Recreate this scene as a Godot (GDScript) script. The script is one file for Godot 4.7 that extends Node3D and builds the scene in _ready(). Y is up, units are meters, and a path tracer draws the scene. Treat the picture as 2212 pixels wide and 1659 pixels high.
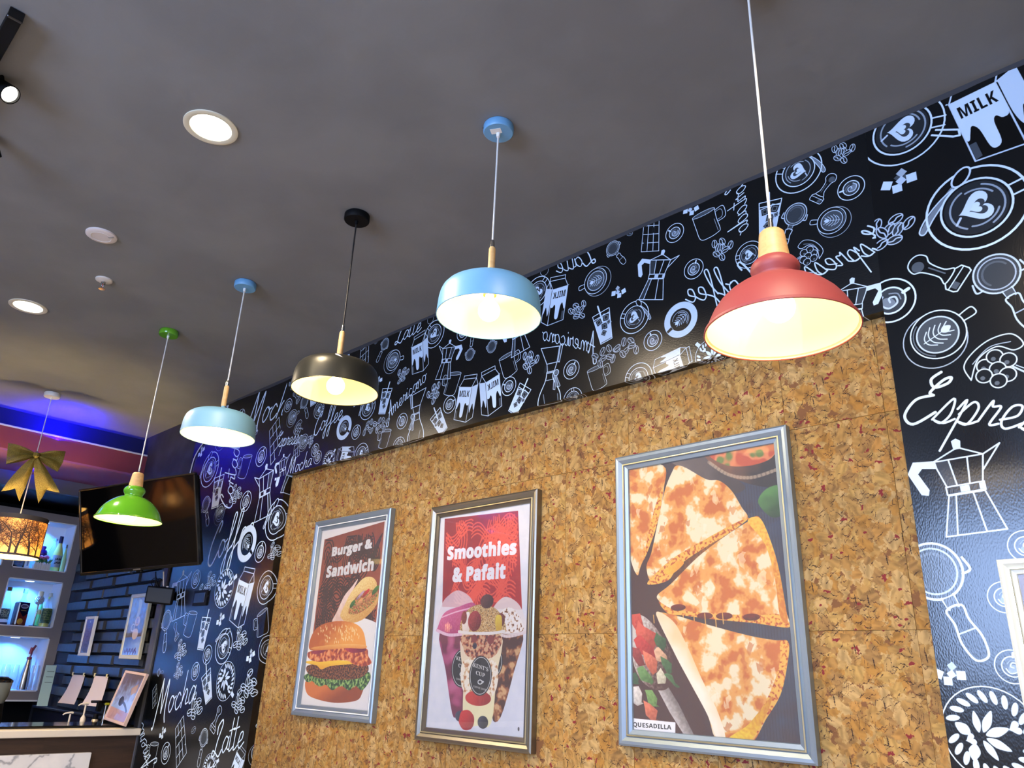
extends Node3D
# A cafe corner seen from below: pendant lamps under a grey ceiling, a chalk-print wallpaper wall with a cork panel and framed posters, a bar at the far end.
# x runs along the long wall (the far end is at negative x), y is up, the long wall stands at z = -2.2; metres.

const WALL := -2.2          # face of the wallpaper
const CORK := -2.24         # face of the cork
const TOP := 3.198          # ceiling
const FOLD := -2.378        # where one wallpaper roll meets its mirror image

var M := {}
var rng := RandomNumberGenerator.new()
var used := {}


func _ready() -> void:
	rng.seed = 11
	# ---- camera ----
	var cam := Camera3D.new()
	cam.name = "camera"
	cam.fov = 53.28
	cam.near = 0.05
	cam.far = 60.0
	add_child(cam)
	cam.position = Vector3(0, 1.5, 0)
	cam.rotation_degrees = Vector3(20.967, 44.565, 2.243)
	cam.current = true
	# ---- sky and exposure ----
	var env := Environment.new()
	env.background_mode = Environment.BG_SKY
	var sky := Sky.new()
	var sm := ProceduralSkyMaterial.new()
	sm.sky_top_color = Color(0.35, 0.55, 0.9)
	sm.sky_horizon_color = Color(0.75, 0.83, 0.95)
	sm.ground_horizon_color = Color(0.55, 0.56, 0.6)
	sm.ground_bottom_color = Color(0.35, 0.35, 0.36)
	sm.sun_angle_max = 1.0
	sky.sky_material = sm
	env.sky = sky
	env.background_energy_multiplier = 3.0
	env.tonemap_mode = Environment.TONE_MAPPER_LINEAR
	env.tonemap_exposure = 1.1
	env.sdfgi_enabled = true
	env.ssao_enabled = true
	env.ssil_enabled = true
	var we := WorldEnvironment.new()
	we.name = "surroundings"
	we.environment = env
	add_child(we)
	# ---- daylight through the shop window in the opposite wall ----
	area("daylight", Vector3(-0.7, 2.28, 2.96), Vector2(2.8, 1.36), Color(0.67, 0.79, 1.0), 25.0, Vector3(0, 0, -1))
	# ---- recessed ceiling lamps: two in view, the rest of their grid out of the frame ----
	for p in [Vector2(-2.236, -0.773), Vector2(-4.305, -0.79), Vector2(-0.17, -0.77), Vector2(1.9, -0.77), Vector2(-4.3, 1.25), Vector2(-2.2, 1.25), Vector2(-0.15, 1.25), Vector2(1.9, 1.25)]:
		spot("downlight_glow", Vector3(p.x, TOP - 0.03, p.y), Vector3(0, -1, 0), Color(1.0, 0.91, 0.78), 2.3, 80.0, 0.06)
	materials()
	structure()
	wallpaper()
	cork()
	posters()
	pendants()
	ceiling_fittings()
	bar_end()
	bar_things()
	shelf_things()


# ---------------------------------------------------------------- lights
func area(called: String, at: Vector3, size: Vector2, c: Color, e: float, towards: Vector3) -> void:
	var l := AreaLight3D.new()
	l.name = called
	l.area_size = size
	l.light_color = c
	l.light_energy = e
	l.area_normalize_energy = true
	l.area_range = 20.0
	l.shadow_enabled = true
	add_child(l, true)
	l.look_at_from_position(at, at + towards, Vector3.UP if absf(towards.y) < 0.9 else Vector3.RIGHT)


func spot(called: String, at: Vector3, towards: Vector3, c: Color, e: float, angle: float, size: float) -> void:
	var l := SpotLight3D.new()
	l.name = called
	l.spot_angle = angle
	l.spot_angle_attenuation = 0.4
	l.spot_range = 12.0
	l.spot_attenuation = 2.0
	l.light_color = c
	l.light_energy = e
	l.light_size = size
	l.shadow_enabled = true
	add_child(l, true)
	l.look_at_from_position(at, at + towards, Vector3.UP if absf(towards.y) < 0.9 else Vector3.RIGHT)


func omni(called: String, at: Vector3, c: Color, e: float, size: float) -> void:
	var l := OmniLight3D.new()
	l.name = called
	l.omni_range = 12.0
	l.omni_attenuation = 2.0
	l.light_color = c
	l.light_energy = e
	l.light_size = size
	l.shadow_enabled = true
	add_child(l, true)
	l.position = at


# ---------------------------------------------------------------- nodes
func numbered(called: String) -> String:
	var n: int = used.get(called, 0)
	used[called] = n + 1
	return called if n == 0 else "%s_%03d" % [called, n]


func tag(o: Node, label: String, category := "", group := "", kind := "") -> void:
	if label: o.set_meta("label", label)
	if category: o.set_meta("category", category)
	if group: o.set_meta("group", group)
	if kind: o.set_meta("kind", kind)


func thing(called: String, label: String, category: String, at := Vector3.ZERO, group := "") -> Node3D:
	var o := Node3D.new()
	o.name = numbered(called)
	add_child(o)
	o.position = at
	tag(o, label, category, group)
	return o


func part(called: String, mesh: Mesh, m: Material, parent: Node, at := Vector3.ZERO, turn := Basis.IDENTITY) -> MeshInstance3D:
	var o := MeshInstance3D.new()
	if parent == self:
		o.name = numbered(called)
	else:
		var k := 0
		var n := called
		while parent.has_node(NodePath(n)):
			k += 1
			n = "%s_%03d" % [called, k]
		o.name = n
	o.mesh = mesh
	o.material_override = m
	parent.add_child(o, true)
	o.transform = Transform3D(turn, at)
	return o


func alone(called: String, mesh: Mesh, m: Material, label: String, category: String, at := Vector3.ZERO, turn := Basis.IDENTITY, group := "") -> MeshInstance3D:
	var o := part(called, mesh, m, self, at, turn)
	tag(o, label, category, group)
	return o


func built(called: String, mesh: Mesh, m: Material, at := Vector3.ZERO, label := "") -> MeshInstance3D:
	var o := part(called, mesh, m, self, at)
	tag(o, label, "", "", "structure")
	return o


# ---------------------------------------------------------------- shapes
func st() -> SurfaceTool:
	var s := SurfaceTool.new()
	s.begin(Mesh.PRIMITIVE_TRIANGLES)
	return s


func tri(s: SurfaceTool, a: Vector3, b: Vector3, c: Vector3, n: Vector3, ua := Vector2.ZERO, ub := Vector2.ZERO, uc := Vector2.ZERO) -> void:
	var flip := (b - a).cross(c - a).dot(n) > 0.0
	s.set_normal(n)
	s.set_uv(ua)
	s.add_vertex(a)
	s.set_normal(n)
	s.set_uv(uc if flip else ub)
	s.add_vertex(c if flip else b)
	s.set_normal(n)
	s.set_uv(ub if flip else uc)
	s.add_vertex(b if flip else c)


func quad(s: SurfaceTool, a: Vector3, b: Vector3, c: Vector3, d: Vector3, out: Vector3, ua := Vector2(0, 0), ub := Vector2(1, 0), uc := Vector2(1, 1), ud := Vector2(0, 1)) -> void:
	var n := (b - a).cross(d - a)
	if n.length() < 1e-12:
		n = (c - b).cross(d - c)
	n = n.normalized()
	if n.dot(out) < 0.0:
		n = -n
	tri(s, a, b, c, n, ua, ub, uc)
	tri(s, a, c, d, n, ua, uc, ud)


# a box with chamfered edges, added to s
func box(s: SurfaceTool, c: Vector3, size: Vector3, bev := 0.0, turn := Basis.IDENTITY) -> void:
	var h := size * 0.5
	bev = minf(bev, minf(h.x, minf(h.y, h.z)) * 0.9)
	var axes := [Vector3.RIGHT, Vector3.UP, Vector3.BACK]
	for i in 3:
		var a: Vector3 = axes[i]
		var u: Vector3 = axes[(i + 1) % 3]
		var w: Vector3 = axes[(i + 2) % 3]
		var ha := h[i]
		var hu := h[(i + 1) % 3] - bev
		var hw := h[(i + 2) % 3] - bev
		for sg in [-1.0, 1.0]:
			var o: Vector3 = a * ha * sg
			quad(s, c + turn * (o - u * hu - w * hw), c + turn * (o + u * hu - w * hw), c + turn * (o + u * hu + w * hw), c + turn * (o - u * hu + w * hw), turn * (a * sg))
		if bev > 0.0:
			for su in [-1.0, 1.0]:
				for sw in [-1.0, 1.0]:
					var e1: Vector3 = u * h[(i + 1) % 3] * su + w * hw * sw
					var e2: Vector3 = u * hu * su + w * h[(i + 2) % 3] * sw
					var ta: Vector3 = a * (ha - bev)
					quad(s, c + turn * (e1 - ta), c + turn * (e1 + ta), c + turn * (e2 + ta), c + turn * (e2 - ta), turn * (u * su + w * sw))
	if bev > 0.0:
		for sx in [-1.0, 1.0]:
			for sy in [-1.0, 1.0]:
				for sz in [-1.0, 1.0]:
					var q := Vector3(sx, sy, sz)
					var k := h - Vector3.ONE * bev
					tri(s, c + turn * (Vector3(h.x, k.y, k.z) * q), c + turn * (Vector3(k.x, h.y, k.z) * q), c + turn * (Vector3(k.x, k.y, h.z) * q), (turn * q).normalized())


func cbox(size: Vector3, bev := 0.0) -> ArrayMesh:
	var s := st()
	box(s, Vector3.ZERO, size, bev)
	return s.commit()


func span(a: Vector3, b: Vector3, bev := 0.0) -> ArrayMesh:
	var s := st()
	box(s, (a + b) * 0.5, (b - a).abs(), bev)
	return s.commit()


# turned shape: profile of (radius, height); walked so that the outside lies to the left of the way (down the outside, up the inside)
func lathe(profile: Array, seg := 40, s: SurfaceTool = null, at := Vector3.ZERO) -> ArrayMesh:
	var alone_ := s == null
	if alone_:
		s = st()
	var n := profile.size()
	var dirs := []
	for i in n - 1:
		var d: Vector2 = (profile[i + 1] - profile[i]).normalized()
		dirs.append(Vector2(-d.y, d.x))
	for i in n - 1:
		var p: Vector2 = profile[i]
		var q: Vector2 = profile[i + 1]
		if p.distance_to(q) < 1e-6:
			continue
		var np: Vector2 = dirs[i]
		var nq: Vector2 = dirs[i]
		if i > 0 and dirs[i].dot(dirs[i - 1]) > 0.75:
			np = (dirs[i] + dirs[i - 1]).normalized()
		if i < n - 2 and dirs[i].dot(dirs[i + 1]) > 0.75:
			nq = (dirs[i] + dirs[i + 1]).normalized()
		for k in seg:
			var a0 := TAU * k / seg
			var a1 := TAU * (k + 1) / seg
			var c0 := Vector2(cos(a0), sin(a0))
			var c1 := Vector2(cos(a1), sin(a1))
			var v := [Vector3(c0.x * p.x, p.y, c0.y * p.x), Vector3(c1.x * p.x, p.y, c1.y * p.x), Vector3(c1.x * q.x, q.y, c1.y * q.x), Vector3(c0.x * q.x, q.y, c0.y * q.x)]
			var nn := [Vector3(c0.x * np.x, np.y, c0.y * np.x), Vector3(c1.x * np.x, np.y, c1.y * np.x), Vector3(c1.x * nq.x, nq.y, c1.y * nq.x), Vector3(c0.x * nq.x, nq.y, c0.y * nq.x)]
			var uu := [Vector2(float(k) / seg, float(i) / n), Vector2(float(k + 1) / seg, float(i) / n), Vector2(float(k + 1) / seg, float(i + 1) / n), Vector2(float(k) / seg, float(i + 1) / n)]
			for t in [[0, 1, 2], [0, 2, 3]]:
				var a: Vector3 = v[t[0]]
				var b: Vector3 = v[t[1]]
				var c: Vector3 = v[t[2]]
				var cr := (b - a).cross(c - a)
				if cr.length_squared() < 1e-18:
					continue
				var o: Array = t if cr.dot(nn[t[0]] + nn[t[1]] + nn[t[2]]) < 0.0 else [t[0], t[2], t[1]]
				for j in o:
					s.set_normal((nn[j] as Vector3).normalized())
					s.set_uv(uu[j])
					s.add_vertex(v[j] + at)
	return s.commit() if alone_ else null


func curve3(pts: Array, n := 8) -> PackedVector3Array:
	var out := PackedVector3Array()
	for i in pts.size() - 1:
		var p0: Vector3 = pts[maxi(i - 1, 0)]
		var p1: Vector3 = pts[i]
		var p2: Vector3 = pts[i + 1]
		var p3: Vector3 = pts[mini(i + 2, pts.size() - 1)]
		for k in n:
			out.append(p1.cubic_interpolate(p2, p0, p3, float(k) / n))
	out.append(pts[-1])
	return out


func tube(pts: PackedVector3Array, r: float, seg := 10, s: SurfaceTool = null, r2 := -1.0) -> ArrayMesh:
	var alone_ := s == null
	if alone_:
		s = st()
	if r2 < 0.0:
		r2 = r
	var n := pts.size()
	var side := Vector3.UP if absf((pts[1] - pts[0]).normalized().y) < 0.9 else Vector3.RIGHT
	var ring := []
	for i in n:
		var d := (pts[mini(i + 1, n - 1)] - pts[maxi(i - 1, 0)]).normalized()
		side = (side - d * side.dot(d)).normalized()
		var up := d.cross(side)
		var rr := lerpf(r, r2, float(i) / (n - 1))
		var row := []
		for k in seg:
			var a := TAU * k / seg
			var o := side * cos(a) + up * sin(a)
			row.append([pts[i] + o * rr, o])
		ring.append(row)
	for i in n - 1:
		for k in seg:
			var q := [ring[i][k], ring[i][(k + 1) % seg], ring[i + 1][(k + 1) % seg], ring[i + 1][k]]
			for t in [[0, 1, 2], [0, 2, 3]]:
				var cr: Vector3 = (q[t[1]][0] - q[t[0]][0]).cross(q[t[2]][0] - q[t[0]][0])
				var o: Array = t if cr.dot(q[t[0]][1]) < 0.0 else [t[0], t[2], t[1]]
				for j in o:
					s.set_normal(q[j][1])
					s.set_uv(Vector2(0.5, 0.5))
					s.add_vertex(q[j][0])
	for e in [0, n - 1]:
		var out := (pts[0] - pts[1]).normalized() if e == 0 else (pts[n - 1] - pts[n - 2]).normalized()
		for k in seg:
			tri(s, pts[e], ring[e][k][0], ring[e][(k + 1) % seg][0], out)
	return s.commit() if alone_ else null


# a flat outline given thickness along z
func prism(poly: PackedVector2Array, depth: float, s: SurfaceTool = null, x := Transform3D.IDENTITY) -> ArrayMesh:
	var alone_ := s == null
	if alone_:
		s = st()
	var idx := Geometry2D.triangulate_polygon(poly)
	for i in range(0, idx.size(), 3):
		for z in [0.0, depth]:
			tri(s, x * Vector3(poly[idx[i]].x, poly[idx[i]].y, z), x * Vector3(poly[idx[i + 1]].x, poly[idx[i + 1]].y, z), x * Vector3(poly[idx[i + 2]].x, poly[idx[i + 2]].y, z), (x.basis * Vector3(0, 0, -1 if z == 0.0 else 1)).normalized())
	var cw := Geometry2D.is_polygon_clockwise(poly)
	for i in poly.size():
		var a := poly[i]
		var b := poly[(i + 1) % poly.size()]
		var o := Vector3(b.y - a.y, a.x - b.x, 0) * (-1.0 if cw else 1.0)
		quad(s, x * Vector3(a.x, a.y, 0), x * Vector3(b.x, b.y, 0), x * Vector3(b.x, b.y, depth), x * Vector3(a.x, a.y, depth), x.basis * o)
	return s.commit() if alone_ else null


# a face of two triangles with its picture, looking towards out
func card(a: Vector3, b: Vector3, c: Vector3, d: Vector3, out: Vector3) -> ArrayMesh:
	var s := st()
	quad(s, a, b, c, d, out, Vector2(0, 0), Vector2(1, 0), Vector2(1, 1), Vector2(0, 1))
	return s.commit()


# ---------------------------------------------------------------- materials
func mat(c: Color, rough := 0.6, metal := 0.0) -> StandardMaterial3D:
	var m := StandardMaterial3D.new()
	m.albedo_color = c
	m.roughness = rough
	m.metallic = metal
	return m


func rgb(r: float, g: float, b: float) -> Color:
	return Color(r / 255.0, g / 255.0, b / 255.0)


func glow(c: Color, e: float) -> StandardMaterial3D:
	var m := mat(Color(0.9, 0.9, 0.9), 0.4)
	m.emission_enabled = true
	m.emission = c
	m.emission_energy_multiplier = e
	return m


func pane(c: Color, alpha: float, rough := 0.03) -> StandardMaterial3D:
	var m := mat(Color(c.r, c.g, c.b, alpha), rough)
	m.transparency = BaseMaterial3D.TRANSPARENCY_ALPHA
	return m


func noise(freq: float, octaves := 3, s := 1, kind := FastNoiseLite.TYPE_SIMPLEX_SMOOTH) -> FastNoiseLite:
	var n := FastNoiseLite.new()
	n.noise_type = kind
	n.frequency = freq
	n.seed = s
	n.fractal_octaves = octaves
	return n


func noise_tex(n: FastNoiseLite, size: int, ramp: Gradient = null) -> NoiseTexture2D:
	var t := NoiseTexture2D.new()
	t.width = size
	t.height = size
	t.seamless = true
	t.noise = n
	t.color_ramp = ramp
	return t


func ramp(a: Color, b: Color, lo := 0.0, hi := 1.0) -> Gradient:
	var g := Gradient.new()
	g.offsets = PackedFloat32Array([lo, hi])
	g.colors = PackedColorArray([a, b])
	return g


func bump(m: StandardMaterial3D, n: FastNoiseLite, size: int, scale: float) -> void:
	m.heightmap_enabled = true
	m.heightmap_texture = noise_tex(n, size)
	m.heightmap_scale = scale


func triplanar(m: StandardMaterial3D, per_metre: float) -> void:
	m.uv1_triplanar = true
	m.uv1_world_triplanar = true
	m.uv1_scale = Vector3.ONE * per_metre


func wood(a: Color, b: Color, across: float, s: int) -> StandardMaterial3D:
	var m := mat(Color.WHITE, 0.5)
	var w := 256
	var h := 256
	var n := noise(0.02, 4, s)
	var im := Image.create(w, h, false, Image.FORMAT_RGB8)
	for y in h:
		for x in w:
			var v := n.get_noise_2d(x * 0.25, y * across) * 0.5 + 0.5
			v = clampf(v + 0.25 * sin((v * 9.0 + y * 0.02) * TAU) * 0.35, 0.0, 1.0)
			im.set_pixel(x, y, a.lerp(b, v))
	m.albedo_texture = ImageTexture.create_from_image(im)
	return m


func materials() -> void:
	M.ceiling = mat(Color.WHITE, 0.9)
	M.ceiling.albedo_texture = noise_tex(noise(0.006, 4, 3), 512, ramp(rgb(114, 115, 115), rgb(122, 123, 123), 0.25, 0.75))
	bump(M.ceiling, noise(0.03, 4, 5), 512, 0.14)
	triplanar(M.ceiling, 0.45)
	M.dark_wall = mat(Color.WHITE, 0.75)
	M.dark_wall.albedo_texture = noise_tex(noise(0.012, 4, 8), 512, ramp(rgb(26, 27, 32), rgb(44, 45, 51), 0.2, 0.8))
	triplanar(M.dark_wall, 0.8)
	M.black = mat(rgb(11, 11, 12), 0.6)
	M.black.metallic_specular = 0.25
	M.black_gloss = mat(rgb(8, 8, 9), 0.12)
	M.plaster = mat(rgb(196, 190, 182), 0.85)
	M.floor = mat(rgb(188, 178, 166), 0.5)
	M.pink = mat(rgb(114, 46, 62), 0.8)
	M.pink_under = mat(rgb(140, 82, 122), 0.8)
	M.cove = mat(rgb(190, 192, 205), 0.8)
	M.trough = mat(rgb(28, 28, 60), 0.8)
	M.grey_band = mat(rgb(92, 94, 100), 0.8)
	M.wood_pale = wood(rgb(226, 186, 128), rgb(196, 150, 92), 2.2, 21)
	triplanar(M.wood_pale, 5.0)
	M.wood_pale.uv1_world_triplanar = false
	M.wood_pale.uv1_scale = Vector3(12, 4, 12)
	M.cream_in = mat(Color(0.97, 0.93, 0.75), 0.4)
	M.cream_in.metallic_specular = 0.3
	M.red = mat(rgb(150, 64, 61), 0.52)
	M.green = mat(rgb(90, 160, 30), 0.16)
	M.green.clearcoat_enabled = true
	M.green.clearcoat = 0.5
	M.green.clearcoat_roughness = 0.04
	M.blue = mat(rgb(104, 158, 198), 0.4)
	M.blue_pale = mat(rgb(124, 170, 188), 0.45)
	M.dark_metal = mat(rgb(58, 56, 47), 0.36, 0.5)
	M.white = mat(rgb(226, 226, 222), 0.5)
	M.white_cord = mat(rgb(216, 214, 206), 0.6)
	M.black_cord = mat(rgb(22, 20, 18), 0.5)
	M.steel = mat(rgb(178, 176, 172), 0.22, 1.0)
	M.bulb = glow(Color(1.0, 0.93, 0.74), 5.0)
	M.bulb_glass = pane(Color(1, 0.95, 0.85), 0.12)
	M.brass = mat(rgb(190, 160, 90), 0.3, 1.0)


# where each drawing stands on the wall: kind, x, y, size, turn, mirrored
const PRINT_MIDDLE := [
	["heart", -2.032, 3.084, 0.076, -0.74, -1],
	["milk", -1.929, 3.011, 0.114, -0.16, -1],
	["fern", -1.709, 3.027, 0.071, -4.62, -1],
	["beans", -1.809, 2.920, 0.049, 0.01, -1],
	["glass", -1.675, 2.825, 0.085, 0.20, -1],
	["word:Americano", -1.847, 2.803, 0.084, -0.45, -1],
	["jug", -2.200, 2.782, 0.067, 0.05, -1],
	["beans", -2.072, 2.766, 0.054, -0.61, -1],
	["chemex", -1.947, 2.668, 0.130, -0.07, -1],
	["mini", -1.835, 2.667, 0.042, -0.61, -1],
	["mini", -2.186, 2.678, 0.044, 1.12, -1],
	["milk", -2.301, 2.683, 0.114, 0.16, -1],
	["glass", -2.114, 2.615, 0.080, -0.61, -1],
	["jug", -1.709, 2.602, 0.058, -0.00, -1],
	["beanrow", -1.610, 2.686, 0.044, -4.63, -1],
	["heart", -1.827, 2.538, 0.049, 0.01, -1],
	["porta", -1.603, 3.115, 0.070, 0.57, -1],
	["bean", -1.540, 3.184, 0.021, 0.25, -1],
	["choc", -1.436, 3.129, 0.083, -0.14, -1],
	["mini", -1.332, 3.099, 0.041, 0.90, -1],
	["sugar", -1.258, 3.170, 0.030, -0.05, -1],
	["jug", -1.202, 3.084, 0.070, -0.06, -1],
	["word:Cortado", -1.063, 3.110, 0.079, -4.73, -1],
	["word:Latte", -1.816, 3.162, 0.104, -0.09, -1],
	["moka", -1.417, 2.950, 0.101, -0.32, -1],
	["mini", -1.260, 2.917, 0.041, -0.38, -1],
	["beans", -1.150, 2.961, 0.047, -0.60, -1],
	["heart", -1.043, 2.894, 0.052, 1.46, -1],
	["word:Coffee", -1.151, 2.809, 0.115, -0.14, -1],
	["sugar", -1.597, 2.936, 0.031, -0.02, -1],
	["heartspoon", -1.525, 2.804, 0.068, 1.19, -1],
	["disc", -1.324, 2.732, 0.071, -4.16, -1],
	["mini", -1.445, 2.684, 0.041, 0.32, -1],
	["milk", -1.366, 2.573, 0.080, -1.40, -1],
	["wreath", -1.214, 2.564, 0.060, 0.74, -1],
	["heart", -1.513, 2.550, 0.062, 1.13, -1],
	["heartspoon", -0.842, 3.142, 0.083, 1.12, -1],
	["beans", -0.697, 3.146, 0.042, -0.59, -1],
	["tamper", -0.764, 3.038, 0.054, -0.79, -1],
	["mini", -0.682, 3.000, 0.044, 1.56, -1],
	["glass", -0.958, 3.022, 0.083, -0.18, -1],
	["porta", -0.888, 2.945, 0.084, -0.49, -1],
	["fern", -0.753, 2.909, 0.058, 1.28, -1],
	["berries", -0.840, 2.818, 0.052, -0.49, -1],
	["word:Espresso", -0.747, 2.771, 0.100, -6.21, -1],
	["moka", -0.730, 2.596, 0.092, -0.17, 1],
	["squig", -1.994, 3.178, 0.028, 0.03, -1],
	["word:Mocha", -0.910, 2.588, 0.096, -0.09, -1],
	["mini", -1.059, 2.651, 0.039, -0.34, -1],
	["beans", -1.003, 2.719, 0.039, -0.59, -1],
	["mini", -1.096, 2.604, 0.039, -0.34, -1],
	["fern", -0.922, 2.726, 0.055, 1.34, -1],
	["choc", -0.855, 2.690, 0.065, -0.20, -1],
	["moka", -2.142, 2.918, 0.100, 0.19, -1],
	["porta", -2.310, 2.930, 0.063, 3.27, -1],
	["porta", -2.443, 2.916, 0.061, 2.90, -1],
	["mini", -2.247, 3.029, 0.043, 0.45, -1],
	["beans", -2.358, 3.040, 0.054, 0.45, -1],
	["fern", -2.506, 3.100, 0.065, 1.36, -1],
	["sugar", -2.415, 3.113, 0.035, -0.07, -1],
	["glass", -2.271, 3.135, 0.082, 0.12, -1],
	["mini", -2.615, 2.962, 0.044, 0.46, -1],
	["beans", -2.577, 2.871, 0.050, 0.46, -1],
]
const PRINT_NEAR := [
	["bigheart", -0.509, 3.135, 0.125, -1.81, 1],
	["milk", -0.270, 3.085, 0.165, 0.16, 1],
	["sugar", -0.541, 2.958, 0.045, -0.14, 1],
	["beans", -0.579, 2.800, 0.065, -0.13, 1],
	["heartspoon", -0.359, 2.785, 0.132, -1.38, 1],
	["tamper", -0.486, 2.627, 0.085, 0.88, 1],
	["porta", -0.327, 2.510, 0.120, 0.30, 1],
	["mini", -0.617, 2.576, 0.071, -1.18, 1],
	["fern", -0.513, 2.434, 0.089, -1.12, 1],
	["berries", -0.388, 2.310, 0.083, 0.15, 1],
	["word:Espresso", -0.410, 2.193, 0.139, -0.30, 1],
	["moka", -0.510, 2.007, 0.124, 0.05, -1],
	["porta", -0.591, 1.726, 0.149, 0.36, 1],
	["mini", -0.468, 1.725, 0.038, -0.17, 1],
	["sugar", -0.616, 1.547, 0.032, -0.15, 1],
	["wreath", -0.549, 1.418, 0.107, -1.24, 1],
	["mini", -0.478, 1.567, 0.039, -0.17, 1],
	["mini", -0.404, 1.842, 0.039, -0.17, 1],
]
const PRINT_FAR := [
	["word:Mocha", -4.292, 3.021, 0.213, -0.02, 1],
	["mini", -4.021, 2.945, 0.045, -0.44, 1],
	["mini", -3.967, 2.856, 0.054, -0.44, 1],
	["choc", -4.168, 2.780, 0.135, 0.43, 1],
	["sugar", -5.196, 2.898, 0.043, 0.38, 1],
	["heartspoon", -5.010, 2.742, 0.125, -1.29, 1],
	["glass", -4.840, 2.591, 0.132, 0.06, 1],
	["word:Cortado", -4.671, 2.665, 0.165, 1.60, 1],
	["jug", -4.503, 2.688, 0.090, 0.03, 1],
	["mini", -4.315, 2.717, 0.065, -0.44, 1],
	["moka", -4.202, 2.487, 0.171, 0.16, 1],
	["moka", -3.931, 2.565, 0.124, -0.11, -1],
	["beans", -4.561, 2.505, 0.075, -0.44, 1],
	["mini", -4.419, 2.450, 0.066, -0.18, 1],
	["porta", -4.944, 2.450, 0.114, 0.53, 1],
	["fern", -4.744, 2.415, 0.073, -1.16, 1],
	["word:Coffee", -4.548, 2.227, 0.229, 0.19, 1],
	["disc", -4.321, 2.184, 0.112, -2.25, 1],
	["heartspoon", -4.019, 2.293, 0.120, -1.31, 1],
	["mini", -4.145, 2.122, 0.062, -0.20, 1],
	["beans", -3.987, 2.107, 0.060, -0.44, 1],
	["sugar", -4.072, 2.553, 0.030, 0.27, 1],
	["moka", -5.098, 1.927, 0.155, 0.20, -1],
	["mini", -4.920, 2.011, 0.060, -0.43, 1],
	["beans", -4.705, 1.980, 0.070, -0.44, 1],
	["wreath", -4.515, 1.935, 0.117, -1.11, 1],
	["milk", -4.270, 1.877, 0.168, -0.18, 1],
	["heart", -4.022, 1.917, 0.093, -1.46, 1],
	["beans", -4.786, 1.900, 0.076, -0.44, 1],
	["jug", -4.880, 1.742, 0.090, 0.07, 1],
	["porta", -5.226, 1.702, 0.134, 0.28, 1],
	["tamper", -5.072, 1.698, 0.062, 0.67, 1],
	["glass", -4.683, 1.702, 0.115, -0.06, 1],
	["sugar", -4.496, 1.756, 0.042, 0.35, 1],
	["jug", -4.002, 1.734, 0.079, 0.54, 1],
	["beans", -4.944, 1.574, 0.074, -0.44, 1],
	["heartspoon", -4.402, 1.607, 0.099, -1.83, 1],
	["beans", -4.212, 1.639, 0.075, -0.44, 1],
	["sugar", -4.077, 1.557, 0.040, 0.31, 1],
	["heart", -3.926, 1.594, 0.075, -1.05, 1],
	["mini", -4.585, 1.560, 0.055, -3.33, 1],
	["porta", -5.191, 1.450, 0.045, -4.63, 1],
	["beans", -4.925, 1.456, 0.057, -0.44, 1],
	["mini", -4.704, 1.466, 0.052, -0.44, 1],
	["glass", -4.531, 1.405, 0.108, 0.56, 1],
	["wreath", -4.314, 1.424, 0.106, -2.15, 1],
	["beans", -4.038, 1.402, 0.083, -0.78, 1],
	["word:Mocha", -4.912, 1.310, 0.195, 0.24, 1],
	["choc", -5.204, 1.303, 0.065, 0.56, 1],
	["beans", -4.622, 1.268, 0.086, -0.44, 1],
	["tamper", -4.351, 1.228, 0.073, -0.41, 1],
	["beans", -4.123, 1.312, 0.071, -0.78, 1],
	["word:Latte", -4.185, 1.136, 0.162, 0.21, 1],
	["sugar", -4.997, 1.113, 0.038, 0.44, 1],
	["jug", -5.077, 0.988, 0.086, 0.22, 1],
	["mini", -4.904, 1.011, 0.060, -0.44, 1],
	["choc", -4.739, 1.075, 0.123, 0.57, 1],
	["bean", -4.600, 1.155, 0.030, -0.44, 1],
	["porta", -4.465, 1.078, 0.097, -0.08, 1],
	["wreath", -4.338, 0.979, 0.081, -1.02, 1],
	["milk", -4.043, 1.029, 0.088, -0.40, 1],
	["word:Americano", -5.294, 1.074, 0.132, 2.41, 1],
	["moka", -5.032, 3.107, 0.137, 0.07, 1],
	["mini", -4.684, 3.052, 0.055, -0.43, 1],
	["beans", -4.482, 2.901, 0.069, -0.44, 1],
	["fern", -4.906, 2.949, 0.086, -1.21, 1],
	["beans", -3.879, 1.218, 0.055, -0.77, 1],
	["fern", -3.895, 1.089, 0.065, -1.09, 1],
]


# ================================================================ flat print: a one-tone drawing surface and a painting surface
static func P(a: Array) -> PackedVector2Array:
	var o := PackedVector2Array()
	for i in range(0, a.size(), 2):
		o.append(Vector2(a[i], a[i + 1]))
	return o


# smooth line through points
static func cr(a: Array, closed := false, n := 7) -> PackedVector2Array:
	var p := P(a)
	var o := PackedVector2Array()
	var m := p.size()
	for i in (m if closed else m - 1):
		var p0 := p[(i - 1 + m) % m] if closed else p[maxi(i - 1, 0)]
		var p1 := p[i]
		var p2 := p[(i + 1) % m]
		var p3 := p[(i + 2) % m] if closed else p[mini(i + 2, m - 1)]
		for k in n:
			o.append(p1.cubic_interpolate(p2, p0, p3, float(k) / n))
	o.append(p[0] if closed else p[m - 1])
	return o


static func el(cx: float, cy: float, rx: float, ry: float, rot := 0.0, a0 := 0.0, a1 := TAU, n := 40) -> PackedVector2Array:
	var o := PackedVector2Array()
	for i in n + 1:
		var a := lerpf(a0, a1, float(i) / n)
		o.append(Vector2(cx, cy) + Vector2(cos(a) * rx, sin(a) * ry).rotated(rot))
	return o


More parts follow.
